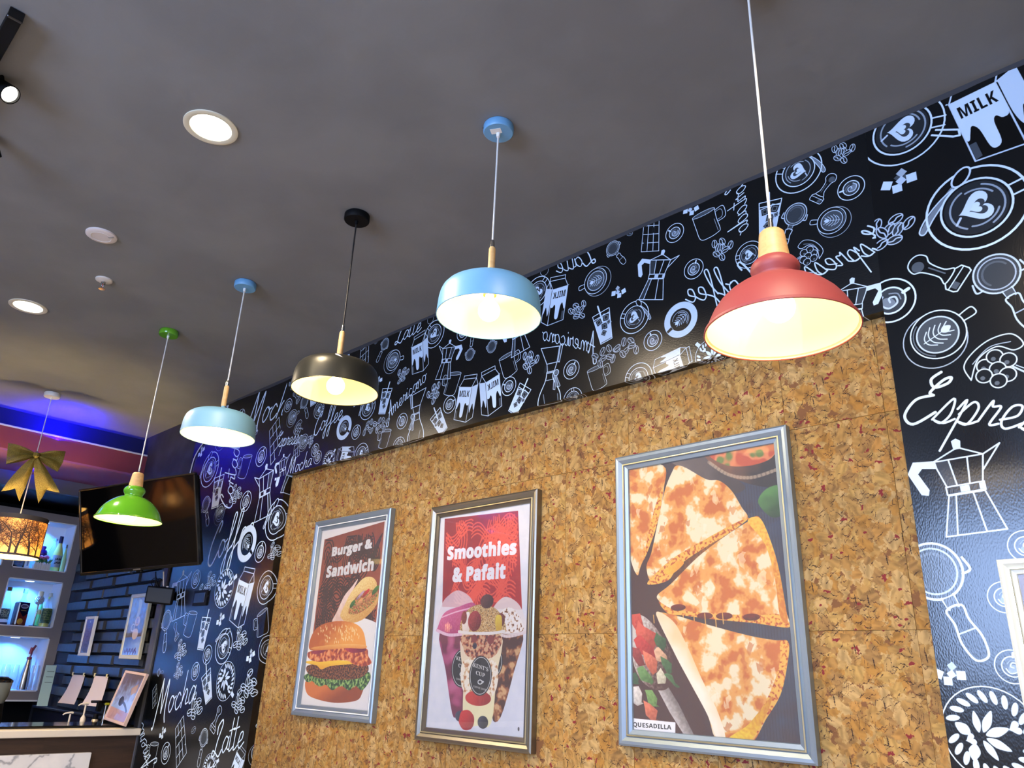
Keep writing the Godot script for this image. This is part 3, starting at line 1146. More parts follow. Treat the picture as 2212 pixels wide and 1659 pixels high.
			c.st(P([-0.24, -0.02, -0.44, -0.4, -0.38, -0.44, -0.2, -0.04, -0.24, -0.5, -0.16, -0.48, -0.16, 0.0]), 0.035, 0.7)
			c.st(P([0.24, -0.6, 0.16, -0.9]), 0.04, 0.5)
			c.st(P([-0.36, -0.66, -0.4, -0.9]), 0.04, 0.5)
		"berries":
			c.fl([el(0.2, 0.1, 0.5, 0.36)], 0.1)
			for q in [[-0.3, 0.1], [0.05, 0.3], [0.36, 0.05], [0.0, -0.12], [-0.42, -0.2], [0.2, -0.4], [-0.1, -0.5]]:
				c.fl([el(q[0], q[1], 0.22, 0.22)], 0.08)
				c.st(el(q[0], q[1], 0.23, 0.23, 0.0, 0.0, TAU, 20), 0.05)
				c.fl([el(q[0] - 0.06, q[1] - 0.06, 0.07, 0.07)], 0.4)
			c.st(cr([-0.8, -0.2, -0.86, 0.3, -0.5, 0.66, 0.1, 0.9, 0.7, 0.84, 0.9, 0.4, 0.6, 0.3, 0.2, 0.6, -0.4, 0.4, -0.8, -0.2]), 0.05)
			c.st(cr([-0.6, 0.3, 0.0, 0.66, 0.6, 0.6]), 0.04, 0.7)
			c.st(P([0.4, -0.2, 0.8, -0.7]), 0.07, 0.8)
			c.st(P([0.5, -0.2, 0.9, -0.62]), 0.04, 0.8)
		"squig":
			c.st(cr([-0.9, 0.6, -0.7, -0.6, 0.1, -0.9, 0.8, -0.3, 0.7, 0.7]), 0.08, 0.8)


# draws the list onto a sheet that covers the given part of the wall
func sheet_print(list: Array, x0: float, y0: float, x1: float, y1: float, ppm: float, dark: float) -> ImageTexture:
	var c := Canvas.new(int((x1 - x0) * ppm), int((y1 - y0) * ppm), 1, Color(dark, dark, dark))
	for q in list:
		var s: float = q[3]
		var mir: float = q[5]
		var size := s * ppm
		# wall metres (x right, y up) to pixels (y down); the motif is mirrored before it is turned
		var ca := cos(q[4])
		var sa := sin(q[4])
		c.T = Transform2D(Vector2(ca * mir, -sa * mir) * size, Vector2(-sa, -ca) * size, Vector2((q[1] - x0) * ppm, (y1 - q[2]) * ppm))
		c.k = size
		motif(c, q[0])
	return c.texture()


func on_print(x: float, y: float, from_: Vector2, to_: Vector2, mirror := false) -> Vector2:
	if mirror:
		x = 2.0 * FOLD - x
	return Vector2((x - from_.x) / (to_.x - from_.x), (to_.y - y) / (to_.y - from_.y))


# one roll of wallpaper: front, underside and the edge that turns into the recess; the print goes on round the corners
func sheet(x0: float, x1: float, y0: float, y1: float, front: float, back: float, from_: Vector2, to_: Vector2, mirror := false) -> ArrayMesh:
	var s := st()
	var d := front - back
	var nx := 6
	for i in nx:
		var a := lerpf(x0, x1, float(i) / nx)
		var b := lerpf(x0, x1, float(i + 1) / nx)
		quad(s, Vector3(a, y0, front), Vector3(b, y0, front), Vector3(b, y1, front), Vector3(a, y1, front), Vector3.BACK, on_print(a, y0, from_, to_, mirror), on_print(b, y0, from_, to_, mirror), on_print(b, y1, from_, to_, mirror), on_print(a, y1, from_, to_, mirror))
		quad(s, Vector3(a, y0, front), Vector3(b, y0, front), Vector3(b, y0, back), Vector3(a, y0, back), Vector3.DOWN, on_print(a, y0, from_, to_, mirror), on_print(b, y0, from_, to_, mirror), on_print(b, y0 - d, from_, to_, mirror), on_print(a, y0 - d, from_, to_, mirror))
	quad(s, Vector3(x1, y0, front), Vector3(x1, y1, front), Vector3(x1, y1, back), Vector3(x1, y0, back), Vector3.RIGHT, on_print(x1, y0, from_, to_, mirror), on_print(x1, y1, from_, to_, mirror), on_print(x1 + d, y1, from_, to_, mirror), on_print(x1 + d, y0, from_, to_, mirror))
	quad(s, Vector3(x0, y0, front), Vector3(x0, y1, front), Vector3(x0, y1, back), Vector3(x0, y0, back), Vector3.LEFT, on_print(x0, y0, from_, to_, mirror), on_print(x0, y1, from_, to_, mirror), on_print(x0 - d, y1, from_, to_, mirror), on_print(x0 - d, y0, from_, to_, mirror))
	return s.commit()


func paper(t: Texture2D, scale: float, bumpy: float, gloss: float) -> StandardMaterial3D:
	var m := mat(rgb(210, 232, 255), gloss)
	m.albedo_texture = t
	m.metallic_specular = 0.5
	m.heightmap_enabled = true
	m.heightmap_texture = noise_tex(noise(0.075 * scale, 2, 17), 1024)
	m.heightmap_scale = bumpy * 0.18
	return m


func wallpaper() -> void:
	var w: Node3D = get_node("wall_right")
	var a := Vector2(FOLD, 2.48)
	var b := Vector2(-0.58, 3.2)
	var mid := paper(sheet_print(PRINT_MIDDLE, a.x, a.y, b.x, b.y, 1130.0, 0.055), 1.6, 0.12, 0.28)
	part("wallpaper_roll", sheet(FOLD, -0.615, 2.55, TOP + 0.02, WALL, -2.252, a, b), mid, w)
	part("wallpaper_roll", sheet(-4.13, FOLD, 2.55, TOP + 0.02, WALL, -2.252, a, b, true), mid, w)
	var c := Vector2(-5.36, 0.85)
	var d := Vector2(-3.92, 3.2)
	var far := paper(sheet_print(PRINT_FAR, c.x, c.y, d.x, d.y, 620.0, 0.055), 1.0, 0.1, 0.26)
	part("wallpaper_roll", sheet(-5.325, -3.975, 0.0, 2.55, WALL, -2.252, c, d), far, w)
	part("wallpaper_roll", sheet(-5.325, -4.13, 2.55, TOP + 0.02, WALL, -2.252, c, d), far, w)
	var e := Vector2(-0.66, 1.12)
	var f := Vector2(0.35, 3.2)
	var near := paper(sheet_print(PRINT_NEAR, e.x, e.y, f.x, f.y, 980.0, 0.065), 2.9, 0.085, 0.17)
	var s := st()
	# its edge leans a little over the roll beside it
	var left := [[-0.612, TOP + 0.02], [-0.64, 2.56], [-0.645, 1.2], [-0.65, 0.0]]
	for i in 3:
		var p: Array = left[i]
		var q: Array = left[i + 1]
		var z := WALL + 0.001
		quad(s, Vector3(q[0], q[1], z), Vector3(3.0, q[1], z), Vector3(3.0, p[1], z), Vector3(p[0], p[1], z), Vector3.BACK, on_print(q[0], q[1], e, f), on_print(3.0, q[1], e, f), on_print(3.0, p[1], e, f), on_print(p[0], p[1], e, f))
		quad(s, Vector3(q[0], q[1], z), Vector3(p[0], p[1], z), Vector3(p[0], p[1], -2.252), Vector3(q[0], q[1], -2.252), Vector3.LEFT, on_print(q[0], q[1], e, f), on_print(p[0], p[1], e, f), on_print(p[0] - 0.05, p[1], e, f), on_print(q[0] - 0.05, q[1], e, f))
	part("wallpaper_roll", s.commit(), near, w)
	# the ragged painted line along the top of the rolls
	s = st()
	var nz := noise(2.2, 3, 51)
	var n := 150
	for i in n:
		var xa := lerpf(-5.32, 2.9, float(i) / n)
		var xb := lerpf(-5.32, 2.9, float(i + 1) / n)
		var za := WALL + 0.0022
		var ha := 0.018 + 0.010 * nz.get_noise_1d(xa)
		var hb := 0.018 + 0.010 * nz.get_noise_1d(xb)
		quad(s, Vector3(xa, TOP - ha, za), Vector3(xb, TOP - hb, za), Vector3(xb, TOP, za), Vector3(xa, TOP, za), Vector3.BACK)
		quad(s, Vector3(xa, TOP - ha, za), Vector3(xb, TOP - hb, za), Vector3(xb, TOP - hb, WALL), Vector3(xa, TOP - ha, WALL), Vector3.DOWN)
	built("trim_3", s.commit(), mat(rgb(56, 56, 60), 0.7), Vector3.ZERO, "ragged dark grey paint line between ceiling and wallpaper")


# ================================================================ the room
func structure() -> void:
	built("floor", span(Vector3(-8.0, -0.2, -2.6), Vector3(3.4, 0.0, 3.3)), M.floor)
	built("ceiling", span(Vector3(-8.0, TOP, -2.6), Vector3(3.4, TOP + 0.2, 3.3)), M.ceiling, Vector3.ZERO, "grey painted plaster ceiling")
	var w := Node3D.new()
	w.name = "wall_right"
	add_child(w)
	tag(w, "long wall with black chalk-print wallpaper around a cork panel", "", "", "structure")
	part("wall_core", span(Vector3(-5.42, 0.0, -2.5), Vector3(3.2, TOP, -2.2525)), M.plaster, w)
	# the plain dark stretch of the long wall beyond the wallpaper, above the bricks
	var d := Node3D.new()
	d.name = "wall_bar"
	add_child(d)
	tag(d, "charcoal wall with blue-black relief bricks behind the bar", "", "", "structure")
	part("wall_core", span(Vector3(-7.9, 0.0, -2.5), Vector3(-5.425, TOP, -2.25)), M.dark_wall, d)
	part("upper_wall", span(Vector3(-6.9, 2.62, -2.25), Vector3(-5.33, TOP, -2.205)), M.dark_wall, d)
	bricks(d)
	built("trim_1", span(Vector3(-5.415, 0.0, -2.25), Vector3(-5.33, 2.35, -2.185), 0.008), mat(rgb(58, 60, 68), 0.6), Vector3.ZERO, "grey upright trim where the wallpaper meets the bricks")
	built("wall_back", span(Vector3(-8.0, 0.0, -2.6), Vector3(-7.72, TOP, 3.3)), M.black, Vector3.ZERO, "black wall behind the bar shelves")
	built("wall_front", span(Vector3(3.0, 0.0, -2.6), Vector3(3.3, TOP, 3.3)), M.plaster)
	# the opposite wall with the shop window
	var o := Node3D.new()
	o.name = "wall_left"
	add_child(o)
	tag(o, "pale wall with a shop window, opposite the cork", "", "", "structure")
	part("wall_pier", span(Vector3(-8.0, 0.0, 3.0), Vector3(-2.25, TOP, 3.25)), M.plaster, o)
	part("wall_pier", span(Vector3(0.75, 0.0, 3.0), Vector3(3.3, TOP, 3.25)), M.plaster, o)
	part("wall_spandrel", span(Vector3(-2.25, 0.0, 3.0), Vector3(0.75, 1.5, 3.25)), M.plaster, o)
	part("wall_spandrel", span(Vector3(-2.25, 3.02, 3.0), Vector3(0.75, TOP, 3.25)), M.plaster, o)
	var win := Node3D.new()
	win.name = "window_1"
	add_child(win)
	tag(win, "wide shop window with a dark frame", "", "", "structure")
	var s := st()
	for q in [[-2.25, 1.5, 0.06, 1.52], [0.69, 1.5, 0.06, 1.52], [-0.78, 1.5, 0.06, 1.52]]:
		box(s, Vector3(q[0] + 0.03, q[1] + q[3] * 0.5, 3.1), Vector3(q[2], q[3], 0.08), 0.006)
	for y in [1.53, 2.99]:
		box(s, Vector3(-0.75, y, 3.1), Vector3(3.0, 0.06, 0.08), 0.006)
	part("frame", s.commit(), M.black, win)
	part("pane", span(Vector3(-2.19, 1.56, 3.1), Vector3(0.69, 2.96, 3.106)), pane(Color(0.9, 0.95, 1), 0.06), win)
	# the dropped beam over the bar: rose-painted face, plum underside, a blue-lit trough behind its lip
	var b := Node3D.new()
	b.name = "trim_2"
	add_child(b)
	tag(b, "rose-painted dropped beam with a blue-lit trough over the bar", "", "", "structure")
	part("face", span(Vector3(-6.23, 2.875, -2.205), Vector3(-6.2, 3.03, 3.0)), M.pink, b)
	part("lip", span(Vector3(-6.235, 3.03, -2.205), Vector3(-6.197, 3.044, 3.0), 0.003), M.cove, b)
	part("underside", span(Vector3(-6.86, 2.86, -2.205), Vector3(-6.2, 2.875, 3.0)), M.pink_under, b)
	part("trough", span(Vector3(-6.36, 2.95, -2.205), Vector3(-6.235, 2.96, 3.0)), M.cove, b)
	part("trough_wall", span(Vector3(-6.40, 2.95, -2.205), Vector3(-6.36, TOP, 3.0)), M.trough, b)
	part("bulkhead", span(Vector3(-6.90, 2.75, -2.25), Vector3(-6.86, 2.875, 3.0)), M.grey_band, b)
	part("bar_ceiling", span(Vector3(-7.72, 2.75, -2.25), Vector3(-6.90, 2.77, 3.0)), M.black, b)
	# the blue light strip in the trough
	var strip := thing("light_strip", "blue light strip hidden behind the lip of the rose beam", "light strip", Vector3(-6.3, 2.962, 0.35))
	part("diffuser", cbox(Vector3(0.02, 0.008, 4.9), 0.002), glow(Color(0.12, 0.06, 1.0), 3.0), strip)
	for i in 5:
		area("light_strip_glow", Vector3(-6.3, 2.975, -1.55 + i * 1.05), Vector2(0.02, 0.8), Color(0.05, 0.015, 1.0), 4.5, Vector3(-0.35, 1, 0))


# relief bricks: courses that stand proud at one end, each laid by itself
func bricks(wall: Node3D) -> void:
	var tones := []
	for i in 3:
		var m := mat(Color.WHITE, 0.42)
		m.albedo_color = [rgb(32, 36, 44), rgb(35, 39, 47), rgb(30, 34, 42)][i]
		bump(m, noise(0.04, 3, 30 + i), 256, 0.08)
		triplanar(m, 1.5)
		tones.append(m)
	var pitch := 0.485
	var h := 0.08
	var meshes := []
	for kind in 4:
		meshes.append(brick_mesh(pitch, h, kind))
	for row in 20:
		var y := 1.155 + row * h
		var odd := row % 2
		for k in 5:
			var right := -5.845 - k * pitch - (0.245 if odd == 0 else 0.0) + (0.485 if odd == 0 else 0.485)
			if right - pitch < -7.46 or right > -5.40:
				if right > -5.40 and right - pitch < -5.45:
					var cut := right + 5.42
					var s := st()
					brick(s, pitch - cut, h, odd, 0.0)
					part("brick", s.commit(), tones[(row + k) % 3], wall, Vector3(-5.42, y, -2.25))
				continue
			part("brick", meshes[odd * 2 + (row * 3 + k) % 2], tones[(row * 7 + k * 5) % 3], wall, Vector3(right, y, -2.25))


func brick_mesh(w: float, h: float, kind: int) -> ArrayMesh:
	var s := st()
	brick(s, w, h, kind / 2, 0.004 * (kind % 2))
	return s.commit()


# right edge at the origin; a proud brick rises towards its right end, a quiet one only a little
func brick(s: SurfaceTool, w: float, h: float, proud: int, more: float) -> void:
	var g := 0.0015
	var zl := (0.038 if proud else 0.020)
	var zr := (0.050 if proud else 0.026) + more
	var b := 0.010
	var x0 := -w + g
	var x1 := -g
	var y1 := h - g
	var bl := Vector3(x0, g, 0)
	var br := Vector3(x1, g, 0)
	var tr := Vector3(x1, y1, 0)
	var tl := Vector3(x0, y1, 0)
	var fbl := Vector3(x0 + 0.004, g + b, zl)
	var fbr := Vector3(x1 - b, g + b * 0.6, zr)
	var ftr := Vector3(x1 - b, y1 - b, zr)
	var ftl := Vector3(x0 + 0.004, y1 - b, zl)
	quad(s, fbl, fbr, ftr, ftl, Vector3.BACK)
	quad(s, bl, br, fbr, fbl, Vector3.DOWN)
	quad(s, tl, tr, ftr, ftl, Vector3.UP)
	quad(s, br, tr, ftr, fbr, Vector3.RIGHT)
	quad(s, bl, tl, ftl, fbl, Vector3.LEFT)


# ---------------------------------------------------------------- cork
func cork_picture() -> ImageTexture:
	var r := RandomNumberGenerator.new()
	r.seed = 5
	var size := 2048
	var im := Image.create(size, size, false, Image.FORMAT_RGBA8)
	im.fill(rgb(138, 96, 62))
	# a ground of red and dark seen through the gaps between the flakes
	var dark := FastNoiseLite.new()
	dark.frequency = 0.012
	dark.seed = 3
	var n1 := noise(0.045, 2, 9)
	var n2 := noise(0.16, 2, 19)
	var tans := [rgb(206, 168, 106), rgb(196, 154, 90), rgb(214, 178, 118), rgb(188, 144, 82), rgb(202, 152, 84), rgb(210, 170, 100), rgb(178, 138, 84), rgb(192, 142, 72)]
	var flakes := []
	for f in 42:
		var w := int(r.randf_range(34, 84))
		var h := int(w * r.randf_range(0.45, 0.95))
		var a := r.randf() * TAU
		var q := int(ceil(maxf(w, h))) + 4
		var fl := Image.create(q, q, false, Image.FORMAT_RGBA8)
		var c: Color = tans[f % tans.size()]
		var oa := r.randf() * 40.0
		for y in q:
			for x in q:
				var v := Vector2(x - q * 0.5, y - q * 0.5).rotated(a)
				var e := Vector2(v.x / (w * 0.5), v.y / (h * 0.5)).length()
				var lim := 0.86 + 0.34 * n1.get_noise_2d(x + f * 131.0, y + oa) + 0.16 * n2.get_noise_2d(x + f * 57.0, y)
				var d := lim - e
				if d > 0.0:
					var g := n1.get_noise_2d(v.x * 0.35 + f * 77.0, v.y * 0.9)
					var col := c.lerp(c.darkened(0.2), clampf(g * 1.1 + 0.3, 0.0, 1.0))
					col = col.lerp(rgb(84, 56, 40), clampf(1.0 - d * 12.0, 0.0, 1.0) * clampf(n1.get_noise_2d(x * 1.2 + f * 31.0, y * 1.2) * 2.2 + 0.1, 0.0, 0.9))
					fl.set_pixel(x, y, Color(col.r, col.g, col.b, clampf(d * 9.0, 0.0, 1.0)))
		flakes.append(fl)
	for i in 9800:
		stamp(im, flakes[r.randi() % flakes.size()], r.randi() % size, r.randi() % size)
	# short dark cracks and specks
	var cracks := []
	for f in 26:
		var q := int(r.randf_range(14, 40))
		var fl := Image.create(q, q, false, Image.FORMAT_RGBA8)
		var a := r.randf() * TAU
		var th := r.randf_range(1.2, 3.2)
		var c := [rgb(64, 46, 38), rgb(46, 34, 34), rgb(92, 62, 44)][f % 3] as Color
		for y in q:
			for x in q:
				var v := Vector2(x - q * 0.5, y - q * 0.5).rotated(a)
				var t := v.x / (q * 0.5)
				var off := v.y - 5.0 * n1.get_noise_2d(x + f * 41.0, 7.0) * 1.5
				var d := th * (1.0 - t * t) * (0.6 + 0.8 * n2.get_noise_2d(x + f * 9.0, y)) - absf(off)
				if absf(t) < 1.0 and d > 0.0:
					fl.set_pixel(x, y, Color(c.r, c.g, c.b, clampf(d, 0.0, 0.85)))
		cracks.append(fl)
	for i in 8200:
		stamp(im, cracks[r.randi() % cracks.size()], r.randi() % size, r.randi() % size)
	# angular red bits
	var reds := []
	for f in 16:
		var q := int(r.randf_range(12, 40))
		var fl := Image.create(q, q, false, Image.FORMAT_RGBA8)
		for y in q:
			for x in q:
				var v := Vector2(x - q * 0.5, y - q * 0.5) / (q * 0.5)
				var d := 0.5 + 0.75 * n1.get_noise_2d(x * 1.6 + f * 91.0, y * 1.6) - Vector2(v.x * (1.0 + 0.8 * (f % 2)), v.y * (1.8 - 0.8 * (f % 2))).length()
				if d > 0.0:
					fl.set_pixel(x, y, Color(0.55, 0.21, 0.22, clampf(d * 14.0, 0.0, 1.0)))
		reds.append(fl)
	for i in 760:
		stamp(im, reds[r.randi() % reds.size()], r.randi() % size, r.randi() % size)
	im.convert(Image.FORMAT_RGB8)
	return ImageTexture.create_from_image(im)


func stamp(im: Image, what: Image, x: int, y: int) -> void:
	var q := what.get_width()
	var size := im.get_width()
	for ox in ([0, -size] if x + q > size else [0]):
		for oy in ([0, -size] if y + q > size else [0]):
			im.blend_rect(what, Rect2i(0, 0, q, q), Vector2i(x + ox, y + oy))


func cork() -> void:
	var w: Node3D = get_node("wall_right")
	var m := mat(rgb(211, 208, 203), 0.72)
	m.albedo_texture = cork_picture()
	m.metallic_specular = 0.3
	bump(m, noise(0.05, 3, 41), 1024, 0.16)
	var xs := [-3.975]
	for k in range(-10, 2):
		var x := -0.99 + k * 0.3
		if x > -3.96 and x < -0.66:
			xs.append(x)
	xs.append(-0.638)
	var ys := [0.0, 0.455, 1.055, 1.655, 2.255, 2.552]
	for i in xs.size() - 1:
		for j in ys.size() - 1:
			var cell := (i * 5 + j * 7) % 18
			var o := Vector2((cell % 6) * 0.3, (cell / 6) * 0.6) / 1.8
			var s := st()
			var g := 0.00015
			var x0: float = xs[i] + g
			var x1: float = xs[i + 1] - g
			var y0: float = ys[j] + g
			var y1: float = ys[j + 1] - g
			var lift := 0.0004 * ((i * 3 + j) % 4)
			var z := CORK + lift
			var b := 0.0004
			var u0 := o
			var u1 := o + Vector2(x1 - x0, y1 - y0) / 1.8
			if (i + j) % 2:
				var t := u0
				u0 = u1
				u1 = t
			quad(s, Vector3(x0 + b, y0 + b, z), Vector3(x1 - b, y0 + b, z), Vector3(x1 - b, y1 - b, z), Vector3(x0 + b, y1 - b, z), Vector3.BACK, Vector2(u0.x, u1.y), Vector2(u1.x, u1.y), Vector2(u1.x, u0.y), Vector2(u0.x, u0.y))
			for q in [[x0, y0, x1, y0, Vector3.DOWN], [x0, y1, x1, y1, Vector3.UP], [x0, y0, x0, y1, Vector3.LEFT], [x1, y0, x1, y1, Vector3.RIGHT]]:
				var p := Vector3(q[0], q[1], CORK - 0.0115)
				var r := Vector3(q[2], q[3], CORK - 0.0115)
				var mid := Vector3((x0 + x1) * 0.5, (y0 + y1) * 0.5, 0)
				var pf := Vector3(clampf(q[0], x0 + b, x1 - b), clampf(q[1], y0 + b, y1 - b), z)
				var rf := Vector3(clampf(q[2], x0 + b, x1 - b), clampf(q[3], y0 + b, y1 - b), z)
				quad(s, p, r, rf, pf, q[4], u0, u0, u0, u0)
			part("cork_tile", s.commit(), m, w)


# ================================================================ framed posters
# a mitred picture frame of stepped moulding: w x h outside, standing depth off the wall (local z = 0 at the wall)
func moulding(w: float, h: float, profile: Array) -> Array:
	var out := []
	for side in 4:
		var s := st()
		var hw := (w if side % 2 == 0 else h) * 0.5
		var hh := (h if side % 2 == 0 else w) * 0.5
		var turn := Basis(Vector3.BACK, side * PI / 2)
		for i in profile.size() - 1:
			var p: Vector2 = profile[i]
			var q: Vector2 = profile[i + 1]
			var n := Vector3(0, q.y - p.y, q.x - p.x)
			quad(s, turn * Vector3(-hw + p.x, hh - p.x, p.y), turn * Vector3(hw - p.x, hh - p.x, p.y), turn * Vector3(hw - q.x, hh - q.x, q.y), turn * Vector3(-hw + q.x, hh - q.x, q.y), turn * n)
		out.append(s.commit())
	return out


func framed(called: String, label: String, at: Vector3, w: float, h: float, border: float, picture: Texture2D, m: Material, lining: Material, tilt := Basis.IDENTITY) -> Node3D:
	var o := thing(called, label, "poster", at)
	o.basis = tilt
	var b := border
	for mesh in moulding(w, h, [Vector2(0, 0), Vector2(0, 0.026), Vector2(0.006, 0.030), Vector2(b * 0.30, 0.029), Vector2(b * 0.55, 0.021), Vector2(b * 0.60, 0.024), Vector2(b * 0.68, 0.024), Vector2(b * 0.72, 0.019), Vector2(b * 0.96, 0.016), Vector2(b, 0.011)]):
		part("frame_rail", mesh, m, o)
	for mesh in moulding(w - b * 1.16, h - b * 1.16, [Vector2(0, 0.0242), Vector2(b * 0.03, 0.0256), Vector2(b * 0.07, 0.0256), Vector2(b * 0.10, 0.0242)]):
		part("frame_bead", mesh, lining, o)
	var iw := w * 0.5 - b + 0.004
	var ih := h * 0.5 - b + 0.004
	var p := mat(rgb(213, 213, 213), 0.5)
	p.metallic_specular = 0.15
	p.albedo_texture = picture
	var sheet_ := st()
	quad(sheet_, Vector3(-iw, ih, 0.009), Vector3(iw, ih, 0.009), Vector3(iw, -ih, 0.009), Vector3(-iw, -ih, 0.009), Vector3.BACK)
	part("print", sheet_.commit(), p, o)
	part("backing", span(Vector3(-iw, -ih, 0.001), Vector3(iw, ih, 0.008)), M.black, o)
	part("glass", span(Vector3(-iw, -ih, 0.0105), Vector3(iw, ih, 0.0125)), M.glass, o)
	return o


func text_on(c: Canvas, text: String, x: float, y: float, w: float, h: float, col: Color, fat := 0.0, slope := 0.0, face := "Droid Sans") -> void:
	var home := c.T
	c.T = home * Transform2D(Vector2(1, slope), Vector2(0, -1), Vector2(x, y))
	var l := fitted(text, w, h, face)
	if fat > 0.0:
		for q in l:
			var e: PackedVector2Array = q
			e.append(e[0])
			c.pen(e, fat, col)
	c.polys(l, col, col, Vector2.ZERO, Vector2.RIGHT)
	c.T = home


func swirls(c: Canvas, box_: Rect2, n: int, col: Color, alpha: float, s: int, lw: float) -> void:
	var r := RandomNumberGenerator.new()
	r.seed = s
	for i in n:
		var p := Vector2(r.randf_range(box_.position.x, box_.end.x), r.randf_range(box_.position.y, box_.end.y))
		var turn := r.randf() * TAU
		var size := r.randf_range(0.07, 0.15)
		for ring in 4:
			var pts := PackedVector2Array()
			for k in 26:
				var a := k / 25.0 * 5.4
				var rad := size * (0.16 + 0.24 * ring) * (1.0 - a * 0.06)
				var v := p + Vector2.from_angle(turn + a) * rad + Vector2.from_angle(turn + 2.2) * maxf(0.0, a - 3.6) * -0.06
				if box_.has_point(v):
					pts.append(v)
			if pts.size() > 1:
				c.pen(pts, lw, col, alpha)
	for i in n:
		var y := r.randf_range(box_.position.y, box_.end.y)
		var x := r.randf_range(box_.position.x, box_.end.x - 0.2)
		for ring in 4:
			var pts := PackedVector2Array()
			for k in 16:
				var t := k / 15.0
				var v := Vector2(x + t * 0.3, y + ring * 0.018 + 0.04 * sin(t * 5.0 + i))
				if box_.has_point(v):
					pts.append(v)
			if pts.size() > 1:
				c.pen(pts, lw, col, alpha)


# painting units: x from 0 to 1 across, y from 0 to 1 down
func page(w: int, h: int, ground: Color) -> Canvas:
	var c := Canvas.new(w, h, 3, ground)
	c.T = Transform2D(Vector2(w, 0), Vector2(0, h), Vector2.ZERO)
	c.k = w
	return c


func burger_poster() -> Texture2D:
	var c := page(480, 736, rgb(228, 226, 224))
	var soft := noise(0.03, 3, 2)
	var fine := noise(0.11, 3, 6)
	c.poly(P([0.06, 0.06, 0.965, 0.012, 0.985, 0.62, 0.06, 0.64]), rgb(128, 50, 28), rgb(156, 72, 42), Vector2(0, 0), Vector2(0.3, 0.7), soft, 0.4)
	swirls(c, Rect2(0.08, 0.065, 0.88, 0.54), 16, rgb(52, 16, 10), 0.95, 4, 0.013)
	c.poly(P([0.0, 0.0, 1, 0, 1, 0.008, 0.0, 0.064]), rgb(226, 222, 222), rgb(226, 222, 222), Vector2.ZERO, Vector2.ONE)
	c.poly(cr([0.98, 0.56, 0.72, 0.53, 0.55, 0.57, 0.4, 0.6, 0.06, 0.66, 0.0, 0.72, 0.0, 1.0, 1.0, 1.0, 1.0, 0.6], true), rgb(236, 234, 232), rgb(222, 220, 222), Vector2(0.4, 0.6), Vector2(0.9, 1), soft, 0.2)
	text_on(c, "Burger &", 0.515, 0.143, 0.6, 0.066, rgb(214, 212, 214), 0.0105, -0.03)
	text_on(c, "Sandwich", 0.515, 0.252, 0.7, 0.066, rgb(214, 212, 214), 0.0105, -0.02)
	# the wrap in its paper
	c.poly(cr([0.66, 0.325, 0.58, 0.36, 0.48, 0.41, 0.4, 0.49, 0.34, 0.555, 0.5, 0.58, 0.66, 0.57, 0.5, 0.5], true), rgb(236, 208, 196), rgb(214, 176, 158), Vector2(0.5, 0.4), Vector2(0.6, 0.55), soft, 0.5)
	c.poly(cr([0.456, 0.514, 0.5, 0.462, 0.586, 0.388, 0.732, 0.32, 0.853, 0.315, 0.93, 0.343, 0.95, 0.389, 0.985, 0.43, 0.937, 0.485, 0.795, 0.54, 0.618, 0.56, 0.53, 0.548], true), rgb(240, 212, 140), rgb(206, 150, 70), Vector2(0.6, 0.36), Vector2(0.75, 0.56), fine, 0.5)
	c.mottle(cr([0.57, 0.5, 0.64, 0.43, 0.75, 0.392, 0.873, 0.385, 0.95, 0.395, 0.96, 0.43, 0.86, 0.475, 0.7, 0.51], true), rgb(150, 84, 40), rgb(220, 150, 84), rgb(92, 112, 40), noise(0.07, 3, 14), -0.05, 0.25, 0.08)
	for q in [[0.8, 0.4, 0.05, 0.012, rgb(206, 40, 34)], [0.62, 0.455, 0.04, 0.016, rgb(56, 110, 36)], [0.93, 0.388, 0.05, 0.016, rgb(70, 120, 40)], [0.72, 0.41, 0.06, 0.01, rgb(198, 160, 180)], [0.72, 0.45, 0.05, 0.016, rgb(228, 156, 96)], [0.84, 0.425, 0.05, 0.014, rgb(222, 140, 84)]]:
		c.poly(el(q[0], q[1], q[2], q[3], -0.4, 0, TAU, 18), q[4], (q[4] as Color).darkened(0.3), Vector2(q[0], q[1] - 0.01), Vector2(q[0], q[1] + 0.02), fine, 0.5)
	# bottom bun, lettuce, patty, cheese, bacon, top bun
	c.poly(cr([0.04, 0.87, 0.2, 0.86, 0.6, 0.87, 0.87, 0.87, 0.88, 0.92, 0.8, 0.955, 0.5, 0.972, 0.2, 0.958, 0.07, 0.93], true), rgb(214, 116, 48), rgb(146, 62, 24), Vector2(0.4, 0.88), Vector2(0.46, 0.97), fine, 0.2)
	c.mottle(cr([0.0, 0.85, 0.06, 0.83, 0.2, 0.84, 0.5, 0.85, 0.8, 0.825, 0.95, 0.81, 0.97, 0.85, 0.88, 0.9, 0.78, 0.88, 0.7, 0.905, 0.58, 0.885, 0.46, 0.91, 0.36, 0.885, 0.26, 0.895, 0.14, 0.87, 0.06, 0.875], true), rgb(24, 62, 26), rgb(70, 118, 52), rgb(142, 176, 92), noise(0.05, 2, 24), -0.1, 0.28, 0.1)
	for i in 9:
		var x := 0.1 + i * 0.095
		c.pen(cr([x - 0.03, 0.85, x, 0.875 + 0.012 * (i % 2), x + 0.03, 0.86, x + 0.04, 0.845]), 0.008, rgb(150, 186, 104), 0.8)
	c.mottle(cr([0.03, 0.79, 0.2, 0.775, 0.5, 0.77, 0.8, 0.77, 0.92, 0.775, 0.93, 0.81, 0.8, 0.845, 0.5, 0.855, 0.2, 0.85, 0.05, 0.825], true), rgb(52, 22, 12), rgb(106, 50, 24), rgb(156, 88, 44), noise(0.09, 3, 34), -0.12, 0.22, 0.1)
